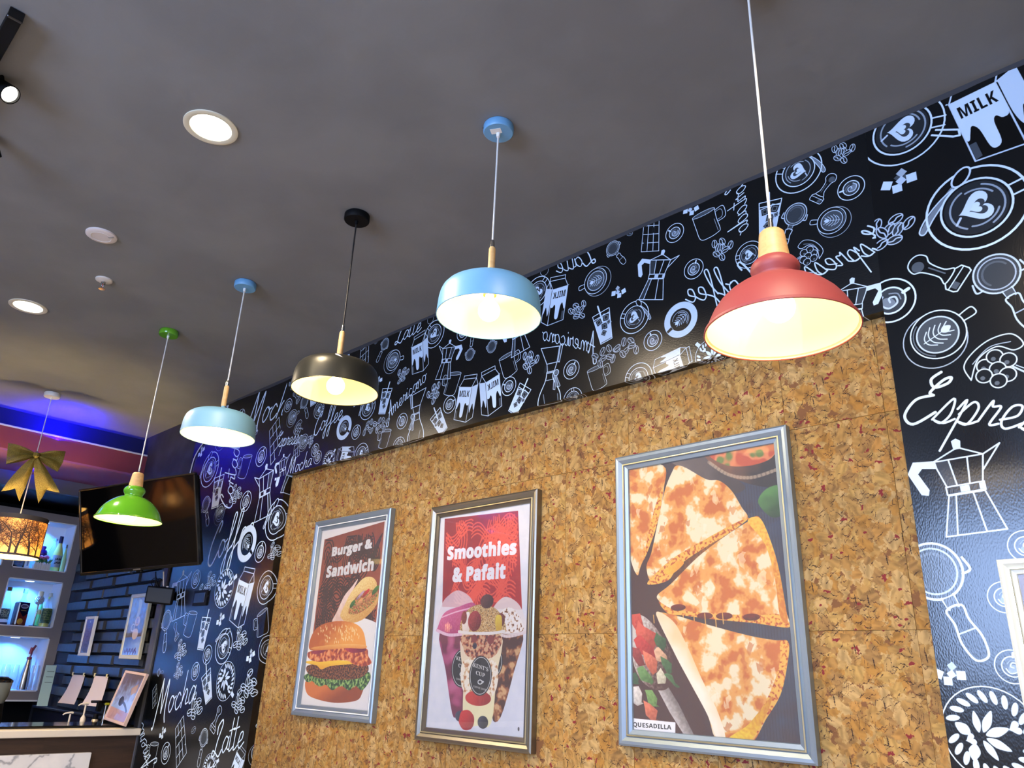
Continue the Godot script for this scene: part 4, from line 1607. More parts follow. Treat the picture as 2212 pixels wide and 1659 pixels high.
	c.poly(cr([0.0, 0.765, 0.3, 0.755, 0.7, 0.757, 0.74, 0.77, 0.5, 0.78, 0.36, 0.79, 0.26, 0.806, 0.18, 0.785, 0.06, 0.778], true), rgb(248, 206, 44), rgb(226, 152, 20), Vector2(0.3, 0.755), Vector2(0.3, 0.81), fine, 0.2)
	c.mottle(cr([0.02, 0.715, 0.2, 0.7, 0.5, 0.69, 0.86, 0.688, 0.92, 0.73, 0.97, 0.765, 0.86, 0.782, 0.74, 0.775, 0.62, 0.755, 0.4, 0.758, 0.2, 0.765, 0.05, 0.75], true), rgb(150, 50, 34), rgb(212, 104, 50), rgb(238, 156, 96), noise(0.035, 2, 44), -0.12, 0.22, 0.12)
	c.poly(cr([0.6, 0.69, 0.84, 0.685, 0.87, 0.705, 0.72, 0.715, 0.62, 0.705], true), rgb(176, 40, 76), rgb(120, 20, 50), Vector2(0.6, 0.69), Vector2(0.8, 0.71), fine, 0.6)
	c.poly(cr([0.08, 0.712, 0.24, 0.695, 0.3, 0.705, 0.16, 0.725], true), rgb(160, 40, 70), rgb(120, 24, 50), Vector2(0.1, 0.7), Vector2(0.3, 0.72), fine, 0.6)
	c.poly(cr([0.045, 0.7, 0.03, 0.64, 0.1, 0.585, 0.25, 0.553, 0.47, 0.545, 0.68, 0.56, 0.81, 0.6, 0.87, 0.67, 0.855, 0.692, 0.6, 0.69, 0.3, 0.7], true), rgb(236, 158, 62), rgb(188, 92, 24), Vector2(0.5, 0.66), Vector2(0.38, 0.55), soft, 0.35)
	c.poly(cr([0.05, 0.695, 0.2, 0.68, 0.6, 0.668, 0.86, 0.675, 0.855, 0.692, 0.6, 0.69, 0.3, 0.7], true), rgb(240, 178, 92), rgb(216, 130, 48), Vector2(0.5, 0.67), Vector2(0.5, 0.7), soft, 0.2)
	var r := RandomNumberGenerator.new()
	r.seed = 3
	for i in 70:
		var a := r.randf() * TAU
		var d := sqrt(r.randf())
		c.flat(el(0.45 + cos(a) * d * 0.36, 0.612 + sin(a) * d * 0.05, 0.011, 0.0045, r.randf() * 2.0, 0, TAU, 10), rgb(246, 216, 150), 0.9)
	return c.texture()


func cup_badge(c: Canvas, x: float, y: float, rx: float, ry: float, sx := 1.0) -> void:
	c.flat(el(x, y, rx, ry), rgb(24, 24, 26))
	c.pen(el(x, y, rx * 0.9, ry * 0.92), 0.005, rgb(206, 206, 206))
	text_on(c, "KENT'S", x, y - ry * 0.42, rx * 1.35 * sx, ry * 0.2, rgb(226, 222, 216), 0.0, 0.12, "Droid Serif")
	text_on(c, "CUP", x, y - ry * 0.08, rx * 0.8 * sx, ry * 0.2, rgb(226, 222, 216), 0.0, 0.12, "Droid Serif")
	c.pen(el(x, y + ry * 0.32, rx * 0.18, ry * 0.1), 0.007, rgb(216, 216, 214))
	c.pen(cr([x + rx * 0.16, y + ry * 0.27, x + rx * 0.32, y + ry * 0.3, x + rx * 0.16, y + ry * 0.38]), 0.005, rgb(216, 216, 214))
	text_on(c, "COFFEE SHOP", x, y + ry * 0.62, rx * 1.15 * sx, ry * 0.1, rgb(206, 202, 198), 0.0, 0.1)


func smoothie_poster() -> Texture2D:
	var c := page(480, 736, rgb(224, 226, 232))
	var soft := noise(0.02, 3, 52)
	var fine := noise(0.1, 3, 56)
	c.poly(P([0, 0, 1, 0, 1, 1, 0, 1]), rgb(232, 232, 236), rgb(206, 210, 222), Vector2(0.3, 0.2), Vector2(0.9, 1.0), soft, 0.3)
	c.poly(P([0.055, 0.012, 0.868, 0.03, 0.938, 0.48, 0.096, 0.45]), rgb(176, 28, 30), rgb(150, 20, 34), Vector2(0.6, 0.5), Vector2(0.1, 0.05), soft, 0.5)
	swirls(c, Rect2(0.085, 0.035, 0.79, 0.41), 16, rgb(240, 84, 60), 0.9, 14, 0.011)
	text_on(c, "Smoothies", 0.49, 0.194, 0.74, 0.066, rgb(244, 240, 244), 0.0105, 0.01)
	text_on(c, "& Pafait", 0.478, 0.3, 0.56, 0.07, rgb(244, 240, 244), 0.0105, 0.0)
	# the pink smoothie
	c.mottle(cr([0.086, 0.574, 0.36, 0.573, 0.4, 0.921, 0.34, 0.935, 0.282, 0.928, 0.18, 0.74], true, 4), rgb(112, 34, 66), rgb(166, 66, 108), rgb(186, 92, 132), noise(0.012, 2, 60), -0.1, 0.35, 0.25)
	c.flat(cr([0.059, 0.545, 0.089, 0.438, 0.19, 0.388, 0.287, 0.378, 0.408, 0.414, 0.474, 0.478, 0.5, 0.56, 0.3, 0.575], true), rgb(226, 214, 222), 0.8)
	c.poly(cr([0.06, 0.545, 0.127, 0.479, 0.281, 0.454, 0.46, 0.443, 0.5, 0.56, 0.28, 0.578, 0.064, 0.566], true), rgb(206, 96, 146), rgb(170, 52, 106), Vector2(0.2, 0.46), Vector2(0.3, 0.57), fine, 0.4)
	c.pen(cr([0.1, 0.5, 0.25, 0.478, 0.42, 0.462]), 0.01, rgb(232, 176, 200))
	c.pen(cr([0.05, 0.56, 0.2, 0.583, 0.4, 0.576]), 0.022, rgb(226, 190, 206), 0.9)
	# the chocolate cup
	c.mottle(cr([0.737, 0.572, 0.955, 0.577, 0.88, 0.74, 0.77, 0.925, 0.687, 0.924, 0.72, 0.74], true, 4), rgb(74, 34, 18), rgb(146, 84, 44), rgb(206, 160, 110), noise(0.02, 3, 64), 0.0, 0.3, 0.12)
	c.flat(cr([0.62, 0.53, 0.654, 0.466, 0.72, 0.43, 0.789, 0.42, 0.894, 0.449, 0.957, 0.502, 0.98, 0.575, 0.75, 0.58], true), rgb(232, 222, 216), 0.9)
	c.mottle(cr([0.68, 0.55, 0.74, 0.48, 0.84, 0.47, 0.93, 0.52, 0.95, 0.57, 0.78, 0.575], true), rgb(240, 232, 224), rgb(226, 196, 164), rgb(120, 70, 44), noise(0.06, 2, 66), 0.2, 0.42, 0.08)
	c.pen(cr([0.66, 0.565, 0.8, 0.592, 0.985, 0.575]), 0.02, rgb(226, 208, 204), 0.9)
	cup_badge(c, 0.36, 0.73, 0.115, 0.085, 0.9)
	cup_badge(c, 0.655, 0.7, 0.115, 0.075, 0.9)
	# the parfait in front
	c.poly(cr([0.341, 0.58, 0.74, 0.579, 0.715, 0.76, 0.682, 0.952, 0.55, 0.968, 0.407, 0.962, 0.38, 0.78], true, 4), rgb(226, 204, 176), rgb(230, 224, 176), Vector2(0.4, 0.6), Vector2(0.6, 0.95), fine, 0.3)
	c.mottle(cr([0.35, 0.585, 0.73, 0.585, 0.715, 0.66, 0.6, 0.69, 0.42, 0.68, 0.36, 0.64], true, 4), rgb(206, 160, 120), rgb(166, 84, 56), rgb(84, 40, 40), noise(0.05, 3, 70), 0.0, 0.3, 0.1)
	c.mottle(cr([0.37, 0.7, 0.7, 0.7, 0.69, 0.84, 0.4, 0.84], true, 4), rgb(236, 226, 206), rgb(220, 190, 150), rgb(180, 120, 80), noise(0.04, 3, 72), 0.1, 0.35, 0.1)
	c.mottle(cr([0.325, 0.57, 0.335, 0.5, 0.434, 0.455, 0.562, 0.45, 0.69, 0.474, 0.78, 0.536, 0.765, 0.578, 0.55, 0.585], true), rgb(176, 130, 70), rgb(226, 196, 140), rgb(110, 70, 30), noise(0.1, 3, 74), -0.05, 0.3, 0.08)
	c.poly(cr([0.34, 0.56, 0.34, 0.5, 0.4, 0.48, 0.42, 0.53, 0.4, 0.575], true), rgb(240, 232, 224), rgb(216, 196, 180), Vector2(0.34, 0.5), Vector2(0.42, 0.57), fine, 0.3)
	for q in [[0.465, 0.522, 0.07, 0.046, rgb(158, 28, 26)], [0.585, 0.435, 0.068, 0.032, rgb(84, 30, 26)], [0.735, 0.52, 0.04, 0.03, rgb(120, 40, 30)], [0.35, 0.505, 0.03, 0.03, rgb(140, 30, 26)]]:
		c.poly(el(q[0], q[1], q[2], q[3]), (q[4] as Color).lightened(0.12), (q[4] as Color).darkened(0.35), Vector2(q[0] - 0.03, q[1] - 0.02), Vector2(q[0] + 0.05, q[1] + 0.03), fine, 0.5)
	c.poly(cr([0.69, 0.5, 0.74, 0.505, 0.745, 0.56, 0.7, 0.57, 0.68, 0.53], true), rgb(228, 200, 60), rgb(196, 150, 40), Vector2(0.7, 0.5), Vector2(0.74, 0.57), fine, 0.3)
	c.pen(cr([0.3, 0.568, 0.42, 0.576, 0.55, 0.578, 0.66, 0.577, 0.775, 0.57]), 0.02, rgb(226, 220, 214), 0.95)
	c.poly(el(0.54, 0.855, 0.13, 0.032), rgb(196, 50, 40), rgb(150, 26, 26), Vector2(0.5, 0.84), Vector2(0.6, 0.88), fine, 0.4)
	c.flat(el(0.47, 0.6, 0.03, 0.018), rgb(126, 40, 40))
	c.flat(el(0.64, 0.605, 0.035, 0.02), rgb(130, 50, 44))
	c.flat(el(0.48, 0.632, 0.022, 0.014), rgb(40, 34, 56))
	cup_badge(c, 0.553, 0.76, 0.115, 0.085)
	# berries at the foot
	c.poly(el(0.36, 0.936, 0.045, 0.022), rgb(66, 66, 86), rgb(26, 26, 36), Vector2(0.34, 0.93), Vector2(0.4, 0.95))
	c.poly(cr([0.36, 0.94, 0.38, 0.915, 0.45, 0.908, 0.505, 0.93, 0.51, 0.962, 0.48, 0.985, 0.41, 0.99, 0.36, 0.965], true), rgb(206, 46, 40), rgb(140, 16, 22), Vector2(0.4, 0.92), Vector2(0.5, 0.98), noise(0.25, 2, 78), 0.6)
	c.poly(el(0.6, 0.952, 0.052, 0.026), rgb(64, 66, 80), rgb(18, 18, 24), Vector2(0.57, 0.935), Vector2(0.64, 0.97))
	c.flat(el(0.94, 0.965, 0.008, 0.008), rgb(70, 66, 70))
	return c.texture()


func toasted(c: Canvas, pts: PackedVector2Array, edge: PackedVector2Array, s: int) -> void:
	c.mottle(pts, rgb(236, 220, 182), rgb(228, 160, 76), rgb(200, 108, 40), noise(0.009, 5, s), -0.08, 0.26, 0.14)
	# scattered darker blisters
	var r := RandomNumberGenerator.new()
	r.seed = s
	var lo := Vector2(1e9, 1e9)
	var hi := -lo
	for p in pts:
		lo = lo.min(p)
		hi = hi.max(p)
	var wob := noise(0.05, 3, s + 7)
	for i in 46:
		var p := Vector2(r.randf_range(lo.x, hi.x), r.randf_range(lo.y, hi.y))
		var far := r.randf_range(0.012, 0.034)
		var spot_ := el(p.x, p.y, far, far * r.randf_range(0.4, 0.8), r.randf() * 3.0, 0, TAU, 14)
		var inside := true
		for k in spot_.size():
			spot_[k] += Vector2(wob.get_noise_2d(spot_[k].x * 640.0, spot_[k].y * 976.0), wob.get_noise_2d(spot_[k].y * 976.0, spot_[k].x * 640.0 + 300.0)) * far * 0.9
			if not Geometry2D.is_point_in_polygon(spot_[k], pts):
				inside = false
		if inside:
			var tone: Color = [rgb(206, 116, 46), rgb(226, 150, 70), rgb(246, 234, 206), rgb(186, 92, 38)][r.randi() % 4]
			c.poly(spot_, tone, tone.lerp(rgb(232, 170, 90), 0.5), p, p + Vector2(far, far), wob, 0.8, 0.55)
	if edge.size():
		c.mottle(edge, rgb(232, 178, 72), rgb(216, 130, 46), rgb(170, 70, 28), noise(0.06, 3, s + 1), 0.1, 0.35, 0.12)


func chunk(x: float, y: float, rx: float, ry: float) -> PackedVector2Array:
	var o := el(x, y, rx, ry, 0.5, 0, TAU, 7)
	for i in o.size():
		o[i] += Vector2(sin(i * 2.3 + x * 60.0) * rx, cos(i * 3.1 + y * 70.0) * ry) * 0.22
	return o


func quesadilla_poster() -> Texture2D:
	var c := page(640, 976, rgb(52, 26, 22))
	var soft := noise(0.008, 3, 82)
	var fine := noise(0.06, 3, 84)
	# dark boards, cooler to the right
	c.poly(P([0, 0, 1, 0, 1, 1, 0, 1]), rgb(70, 34, 28), rgb(56, 62, 82), Vector2(0.2, 0.5), Vector2(0.85, 0.4), soft, 0.5)
	for i in 60:
		var x := i / 60.0
		c.pen(P([x, 0.0, x + 0.004, 1.0]), 0.004, rgb(30, 16, 16), 0.25)
	# out of focus behind: a bowl of salsa and a green chilli
	c.poly(cr([0.3, -0.02, 0.62, -0.02, 0.7, 0.08, 0.8, 0.15, 0.66, 0.16, 0.45, 0.06], true), rgb(110, 96, 92), rgb(64, 54, 54), Vector2(0.35, 0.0), Vector2(0.75, 0.14), soft, 0.3)
	c.poly(cr([0.56, -0.02, 1.02, -0.02, 1.02, 0.15, 0.88, 0.15, 0.7, 0.09], true), rgb(128, 84, 62), rgb(44, 40, 40), Vector2(0.7, 0.02), Vector2(0.9, 0.16), soft, 0.5)
	c.mottle(cr([0.6, -0.01, 0.99, -0.02, 0.98, 0.05, 0.84, 0.07, 0.68, 0.05], true), rgb(196, 84, 50), rgb(226, 136, 84), rgb(110, 130, 60), noise(0.012, 2, 86), -0.1, 0.3, 0.15)
	c.pen(cr([0.58, 0.03, 0.7, 0.09, 0.84, 0.115, 1.0, 0.1]), 0.02, rgb(196, 170, 140), 0.5)
	c.poly(cr([0.87, 0.21, 0.925, 0.165, 1.01, 0.165, 1.01, 0.255, 0.94, 0.268], true), rgb(84, 136, 70), rgb(36, 66, 40), Vector2(0.94, 0.18), Vector2(0.96, 0.27), soft, 0.4)
	for i in 5:
		c.poly(cr([0.85, 0.32 + i * 0.13, 1.0, 0.28 + i * 0.13, 1.0, 0.33 + i * 0.13, 0.9, 0.35 + i * 0.13], true), rgb(64, 84, 120), rgb(40, 50, 74), Vector2(0.85, 0.3), Vector2(1, 0.4), soft, 0.6, 0.35)
	# the four wedges
	toasted(c, cr([-0.02, -0.02, 0.262, 0.01, 0.262, 0.104, 0.225, 0.202, 0.175, 0.29, 0.08, 0.4, 0.05, 0.436, 0.0, 0.36, -0.02, 0.2], true, 5), cr([0.255, 0.1, 0.225, 0.202, 0.175, 0.29, 0.1, 0.38, 0.13, 0.3, 0.19, 0.18], true), 90)
	toasted(c, cr([0.326, 0.042, 0.357, 0.021, 0.42, 0.035, 0.557, 0.095, 0.64, 0.108, 0.713, 0.152, 0.77, 0.22, 0.8, 0.262, 0.708, 0.298, 0.546, 0.345, 0.349, 0.404, 0.274, 0.456, 0.158, 0.47, 0.119, 0.408, 0.157, 0.354, 0.208, 0.242, 0.268, 0.113], true, 5), cr([0.13, 0.462, 0.3, 0.385, 0.5, 0.33, 0.72, 0.275, 0.81, 0.262, 0.71, 0.3, 0.546, 0.35, 0.35, 0.412, 0.274, 0.462, 0.16, 0.476], true), 95)
	c.poly(cr([0.33, 0.42, 0.5, 0.36, 0.66, 0.318, 0.6, 0.35, 0.42, 0.41, 0.3, 0.475], true), rgb(84, 44, 24), rgb(150, 90, 34), Vector2(0.3, 0.44), Vector2(0.65, 0.33), fine, 0.6)
	c.poly(cr([0.24, 0.43, 0.34, 0.395, 0.38, 0.405, 0.3, 0.44], true), rgb(240, 190, 66), rgb(226, 150, 40), Vector2(0.24, 0.4), Vector2(0.36, 0.43), fine, 0.3)
	toasted(c, cr([0.797, 0.275, 0.857, 0.258, 0.89, 0.289, 0.936, 0.379, 0.962, 0.472, 0.972, 0.575, 0.978, 0.64, 0.789, 0.62, 0.545, 0.602, 0.376, 0.585, 0.266, 0.579, 0.211, 0.544, 0.19, 0.517, 0.287, 0.477, 0.475, 0.385, 0.654, 0.319], true, 5), cr([0.2, 0.54, 0.3, 0.57, 0.55, 0.59, 0.8, 0.6, 0.94, 0.6, 0.985, 0.642, 0.79, 0.626, 0.545, 0.61, 0.37, 0.595, 0.26, 0.585], true), 100)
	c.poly(cr([0.8, 0.275, 0.86, 0.262, 0.9, 0.3, 0.95, 0.42, 0.975, 0.56, 0.978, 0.63, 0.94, 0.6, 0.93, 0.48, 0.89, 0.36], true), rgb(240, 190, 66), rgb(206, 120, 34), Vector2(0.85, 0.28), Vector2(0.95, 0.6), fine, 0.7)
	for q in [[0.33, 0.565], [0.62, 0.6], [0.78, 0.606], [0.5, 0.598]]:
		c.poly(el(q[0], q[1], 0.05, 0.012), rgb(120, 40, 22), rgb(84, 26, 16), Vector2(q[0], q[1] - 0.01), Vector2(q[0], q[1] + 0.01), fine, 0.6)
	for q in [[0.36, 0.02], [0.43, 0.024], [0.5, 0.03], [0.565, 0.04], [0.61, 0.028], [0.16, 0.02]]:
		c.pen(P([q[0], 0.59, q[0] + 0.003, 0.598 + q[1]]), 0.007, rgb(232, 176, 80), 0.8)
	toasted(c, cr([0.178, 0.583, 0.279, 0.588, 0.414, 0.611, 0.616, 0.645, 0.782, 0.67, 0.896, 0.682, 0.975, 0.69, 0.956, 0.764, 0.908, 0.853, 0.82, 0.93, 0.72, 1.01, 0.54, 1.01, 0.486, 0.93, 0.394, 0.833, 0.296, 0.729, 0.233, 0.642], true, 5), cr([0.93, 0.69, 0.975, 0.69, 0.956, 0.764, 0.908, 0.853, 0.82, 0.93, 0.72, 1.01, 0.64, 1.01, 0.76, 0.93, 0.86, 0.84, 0.92, 0.75], true), 105)
	c.poly(cr([0.178, 0.583, 0.296, 0.729, 0.394, 0.833, 0.486, 0.93, 0.54, 1.01, 0.585, 1.0, 0.55, 0.92, 0.46, 0.81, 0.37, 0.69, 0.29, 0.612], true), rgb(246, 236, 214), rgb(236, 206, 156), Vector2(0.36, 0.8), Vector2(0.44, 0.76), soft, 0.5)
	c.poly(cr([0.6, 1.0, 0.72, 0.95, 0.86, 0.86, 0.8, 0.94, 0.7, 1.01], true), rgb(240, 200, 40), rgb(206, 130, 30), Vector2(0.65, 1.0), Vector2(0.85, 0.87), fine, 0.5)
	# the spoon of salsa
	c.poly(P([0.165, 0.845, 0.235, 0.835, 0.31, 0.9, 0.4, 1.0, 0.335, 1.0, 0.25, 0.93]), rgb(214, 206, 200), rgb(96, 84, 80), Vector2(0.22, 0.92), Vector2(0.31, 0.88), fine, 0.2)
	c.poly(cr([0.0, 0.62, 0.06, 0.588, 0.135, 0.612, 0.218, 0.67, 0.275, 0.735, 0.28, 0.8, 0.24, 0.848, 0.165, 0.856, 0.08, 0.834, 0.02, 0.782, 0.0, 0.71], true), rgb(206, 196, 186), rgb(74, 40, 32), Vector2(0.02, 0.7), Vector2(0.24, 0.76), fine, 0.4)
	for q in [[0.05, 0.622, 0.07, 0.032, rgb(206, 54, 30)], [0.1, 0.665, 0.085, 0.04, rgb(214, 70, 44)], [0.09, 0.705, 0.08, 0.032, rgb(196, 28, 22)], [0.04, 0.74, 0.06, 0.026, rgb(150, 30, 24)], [0.13, 0.76, 0.06, 0.03, rgb(224, 104, 66)], [0.2, 0.735, 0.05, 0.024, rgb(232, 176, 130)], [0.09, 0.805, 0.06, 0.024, rgb(90, 140, 60)], [0.2, 0.685, 0.045, 0.026, rgb(40, 84, 34)], [0.24, 0.77, 0.045, 0.022, rgb(50, 96, 40)], [0.2, 0.81, 0.035, 0.026, rgb(224, 214, 180)], [0.27, 0.82, 0.05, 0.012, rgb(60, 104, 46)], [0.13, 0.885, 0.05, 0.024, rgb(110, 156, 66)], [0.03, 0.88, 0.045, 0.034, rgb(236, 226, 214)], [0.12, 0.93, 0.055, 0.026, rgb(222, 104, 66)], [0.02, 0.82, 0.03, 0.02, rgb(40, 84, 40)]]:
		c.poly(chunk(q[0], q[1], q[2], q[3]), (q[4] as Color).lightened(0.12), (q[4] as Color).darkened(0.25), Vector2(q[0] - 0.03, q[1] - 0.02), Vector2(q[0] + 0.04, q[1] + 0.03), fine, 0.5)
	# the name tag
	c.flat(P([0.0, 0.958, 0.284, 0.961, 0.28, 1.0, 0.0, 1.0]), rgb(236, 236, 238))
	text_on(c, "QUESADILLA", 0.128, 0.9805, 0.256, 0.0185, rgb(30, 28, 34), 0.0, 0.0)
	return c.texture()


func posters() -> void:
	M.glass = pane(Color(1, 1, 1), 0.03, 0.015)
	M.glass.metallic_specular = 0.3
	M.silver_blue = mat(rgb(138, 152, 164), 0.36, 0.6)
	M.pewter = mat(rgb(128, 122, 110), 0.3, 0.8)
	M.gilt = mat(rgb(206, 196, 160), 0.3, 0.9)
	framed("framed_poster", "silver framed poster of a burger and sandwich, leftmost on the cork", Vector3(-3.286, 1.765, CORK + 0.002), 0.655, 0.95, 0.05, burger_poster(), M.silver_blue, M.white)
	framed("framed_poster", "pewter framed poster of three smoothie and parfait cups on red", Vector3(-2.336, 1.727, CORK + 0.002), 0.645, 0.955, 0.05, smoothie_poster(), M.pewter, M.gilt)
	framed("framed_poster", "large silver framed poster of toasted quesadilla wedges and a salsa spoon", Vector3(-1.304, 1.788, CORK + 0.002), 0.655, 0.958, 0.05, quesadilla_poster(), M.silver_blue, M.gilt)
	# the frame that the picture's right edge cuts
	var dusk := page(96, 128, rgb(70, 50, 48))
	dusk.poly(P([0, 0, 1, 0, 1, 1, 0, 1]), rgb(116, 84, 72), rgb(24, 26, 44), Vector2(0.2, 0.0), Vector2(0.3, 0.6), noise(0.03, 3, 5), 0.4)
	framed("framed_picture", "pale ribbed frame round a dark picture, on the wallpaper right of the cork", Vector3(-0.225, 1.51, WALL + 0.003), 0.48, 0.60, 0.036, dusk.texture(), mat(rgb(222, 226, 214), 0.35, 0.2), M.gilt)


# ================================================================ pendant lamps
func pendant_base(label: String, x: float, z: float, rose: Material, cord: Material, cord_to: float, group: String) -> Node3D:
	var o := thing("pendant_lamp", label, "pendant lamp", Vector3(x, 0, z), group)
	part("ceiling_rose", lathe([Vector2(0, TOP - 0.001), Vector2(0.048, TOP - 0.001), Vector2(0.05, TOP - 0.004), Vector2(0.05, TOP - 0.026), Vector2(0.047, TOP - 0.03), Vector2(0, TOP - 0.03)], 40), rose, o)
	var grip := part("cord_grip", lathe([Vector2(0, TOP - 0.029), Vector2(0.007, TOP - 0.029), Vector2(0.006, TOP - 0.045), Vector2(0, TOP - 0.045)], 14), M.white if cord == M.white_cord else M.black, o)
	part("cord", tube(PackedVector3Array([Vector3(0, cord_to, 0), Vector3(0, (cord_to + TOP) * 0.5, 0), Vector3(0, TOP - 0.03, 0)]), 0.0032), cord, o)
	return o


func bulb(o: Node3D, y: float, r: float, top: float, x: float, z: float, e: float) -> void:
	var prof := [Vector2(0.0, top), Vector2(0.016, top), Vector2(0.016, y + r * 1.5)]
	part("lamp_holder", lathe([Vector2(0.0, top), Vector2(0.019, top), Vector2(0.02, y + r * 1.55), Vector2(0.0, y + r * 1.55)], 20), M.brass, o)
	var pts := [Vector2(0.0, y + r * 1.56), Vector2(0.013, y + r * 1.56), Vector2(0.014, y + r * 1.2)]
	for i in 12:
		var a := lerpf(0.95, -PI / 2, i / 11.0)
		pts.append(Vector2(cos(a) * r, y + sin(a) * r))
	pts[-1].x = 0.0
	part("bulb", lathe(pts, 28), M.bulb, o)
	omni("bulb_glow", Vector3(x, y, z), Color(1.0, 0.88, 0.60), e, 0.03)


func shade_pair(o: Node3D, outer: Array, m: Material) -> void:
	# outer skin, then the lining a little inside it
	var inner := []
	for i in range(outer.size() - 1, -1, -1):
		var v: Vector2 = outer[i]
		inner.append(Vector2(maxf(v.x - 0.0016, 0.0), v.y - (0.0016 if i < outer.size() - 1 else 0.0)))
	var sh := part("lamp_shade", lathe(outer, 64), m, o)
	part("lining", lathe(inner, 64), M.cream_in, sh)
	var rim: Vector2 = outer[-1]
	var ring := []
	for i in 9:
		var a := TAU * i / 8.0
		ring.append(rim + Vector2(-0.0008 + cos(a) * 0.0016, -sin(a) * -0.0016))
	part("rim", lathe(ring, 64), m, sh)


func drum_pendant(label: String, x: float, z: float, rim: float, shade: Material, rose: Material, cord: Material, neck: Material) -> Node3D:
	var top := rim + 0.112
	var o := pendant_base(label, x, z, rose, cord, top + 0.132, "drum pendants with a slim wooden stem")
	part("ferrule", lathe([Vector2(0, top + 0.152), Vector2(0.0055, top + 0.152), Vector2(0.007, top + 0.138), Vector2(0.007, top + 0.125), Vector2(0, top + 0.125)], 16), M.steel, o)
	part("wooden_stem", lathe([Vector2(0, top + 0.127), Vector2(0.008, top + 0.127), Vector2(0.0105, top + 0.121), Vector2(0.011, top + 0.034), Vector2(0.010, top + 0.03), Vector2(0, top + 0.03)], 20), M.wood_pale, o)
	part("neck", lathe([Vector2(0, top + 0.032), Vector2(0.0085, top + 0.032), Vector2(0.0095, top + 0.006), Vector2(0.014, top - 0.002), Vector2(0, top - 0.002)], 20), neck, o)
	var prof := [Vector2(0.0, top - 0.001), Vector2(0.04, top - 0.0015), Vector2(0.085, top - 0.004), Vector2(0.108, top - 0.0075), Vector2(0.124, top - 0.013), Vector2(0.136, top - 0.021), Vector2(0.144, top - 0.031), Vector2(0.149, top - 0.044), Vector2(0.1525, top - 0.062), Vector2(0.1548, rim + 0.02), Vector2(0.156, rim)]
	shade_pair(o, prof, shade)
	bulb(o, rim + 0.022, 0.033, top - 0.004, x, z, 0.085)
	return o


func dome_pendant(label: String, x: float, z: float, rim: float, shade: Material, rose: Material, low: float) -> Node3D:
	var o := pendant_base(label, x, z, rose, M.white_cord, rim + 0.23, "dome pendants with a wooden cap")
	part("ferrule", lathe([Vector2(0, rim + 0.262), Vector2(0.005, rim + 0.262), Vector2(0.006, rim + 0.247), Vector2(0.005, rim + 0.232), Vector2(0.007, rim + 0.226), Vector2(0, rim + 0.226)], 16), M.steel, o)
	part("wooden_cap", lathe([Vector2(0, rim + 0.229), Vector2(0.022, rim + 0.229), Vector2(0.0265, rim + 0.224), Vector2(0.0275, rim + 0.218), Vector2(0.034, rim + 0.155), Vector2(0, rim + 0.155)], 32), M.wood_pale, o)
	var prof := [Vector2(0.0, rim + 0.158), Vector2(0.036, rim + 0.158), Vector2(0.044, rim + 0.152), Vector2(0.050, rim + 0.143), Vector2(0.0515, rim + 0.135), Vector2(0.049, rim + 0.126), Vector2(0.044, rim + 0.118), Vector2(0.042, rim + 0.112), Vector2(0.044, rim + 0.107), Vector2(0.056, rim + 0.103), Vector2(0.066, rim + 0.099), Vector2(0.072, rim + 0.096), Vector2(0.088, rim + 0.086), Vector2(0.106, rim + 0.072), Vector2(0.122, rim + 0.055), Vector2(0.136, rim + 0.034), Vector2(0.146, rim + 0.012), Vector2(0.1515, rim - 0.004), Vector2(0.156, rim - 0.006), Vector2(0.1565, rim - 0.012)]
	shade_pair(o, prof, shade)
	bulb(o, rim + low, 0.034, rim + 0.15, x, z, 0.085)
	return o


func pendants() -> void:
	dome_pendant("red dome pendant with a wooden cap, nearest and largest in the row", -0.617, -1.42, 2.206, M.red, M.red, 0.045)
	var a := drum_pendant("bright blue drum pendant hanging between the red dome and the dark metal drum", -1.498, -1.411, 2.497, M.blue, M.blue, M.white_cord, M.blue)
	# maker's sticker and screw on its ceiling rose
	part("sticker", span(Vector3(-0.02, TOP - 0.0308, -0.012), Vector3(0.016, TOP - 0.03, 0.012)), M.white, a, Vector3(0.004, 0, 0.012), Basis(Vector3.UP, 0.5))
	part("screw", lathe([Vector2(0, 0.0515), Vector2(0.003, 0.0515), Vector2(0.003, 0.049), Vector2(0, 0.049)], 10), M.black, a, Vector3(0, TOP - 0.014, 0), Basis(Vector3.UP, -0.7) * Basis(Vector3.RIGHT, PI / 2))
	drum_pendant("dark metal drum pendant with a scuffed shade and black cord", -2.294, -1.414, 2.447, M.dark_metal, M.black, M.black_cord, M.black)
	drum_pendant("pale blue drum pendant between the dark metal drum and the green dome", -3.18, -1.406, 2.437, M.blue_pale, M.blue, M.white_cord, M.blue_pale)
	dome_pendant("glossy lime green dome pendant with a wooden cap, in front of the television", -4.025, -1.406, 2.172, M.green, M.green, 0.012)
	# scuff on the dark drum: bare paint showing in a short smear
	var dm: Node3D = get_node("pendant_lamp_002")
	var s := st()
	var top := 2.447 + 0.112
	for i in 6:
		for q in [0, 1]:
			var t0 := i / 6.0
			var t1 := (i + 1) / 6.0
			var at := func(t: float, side: float) -> Vector3:
				var ang := 0.66 - t * 0.20
				var r := 0.1378 + t * 0.0085
				var y := top - 0.0212 - t * 0.0125 + side * 0.004 * sin(PI * clampf(t + 0.12, 0.0, 1.0))
				return Vector3(cos(ang) * r, y, sin(ang) * r)
			if q == 0:
				quad(s, at.call(t0, -1.0), at.call(t1, -1.0), at.call(t1, 1.0), at.call(t0, 1.0), Vector3(cos(0.72), 0.8, sin(0.72)))
	part("scuff", s.commit(), mat(rgb(196, 192, 182), 0.7), dm)
	tree_pendant()
	bow()


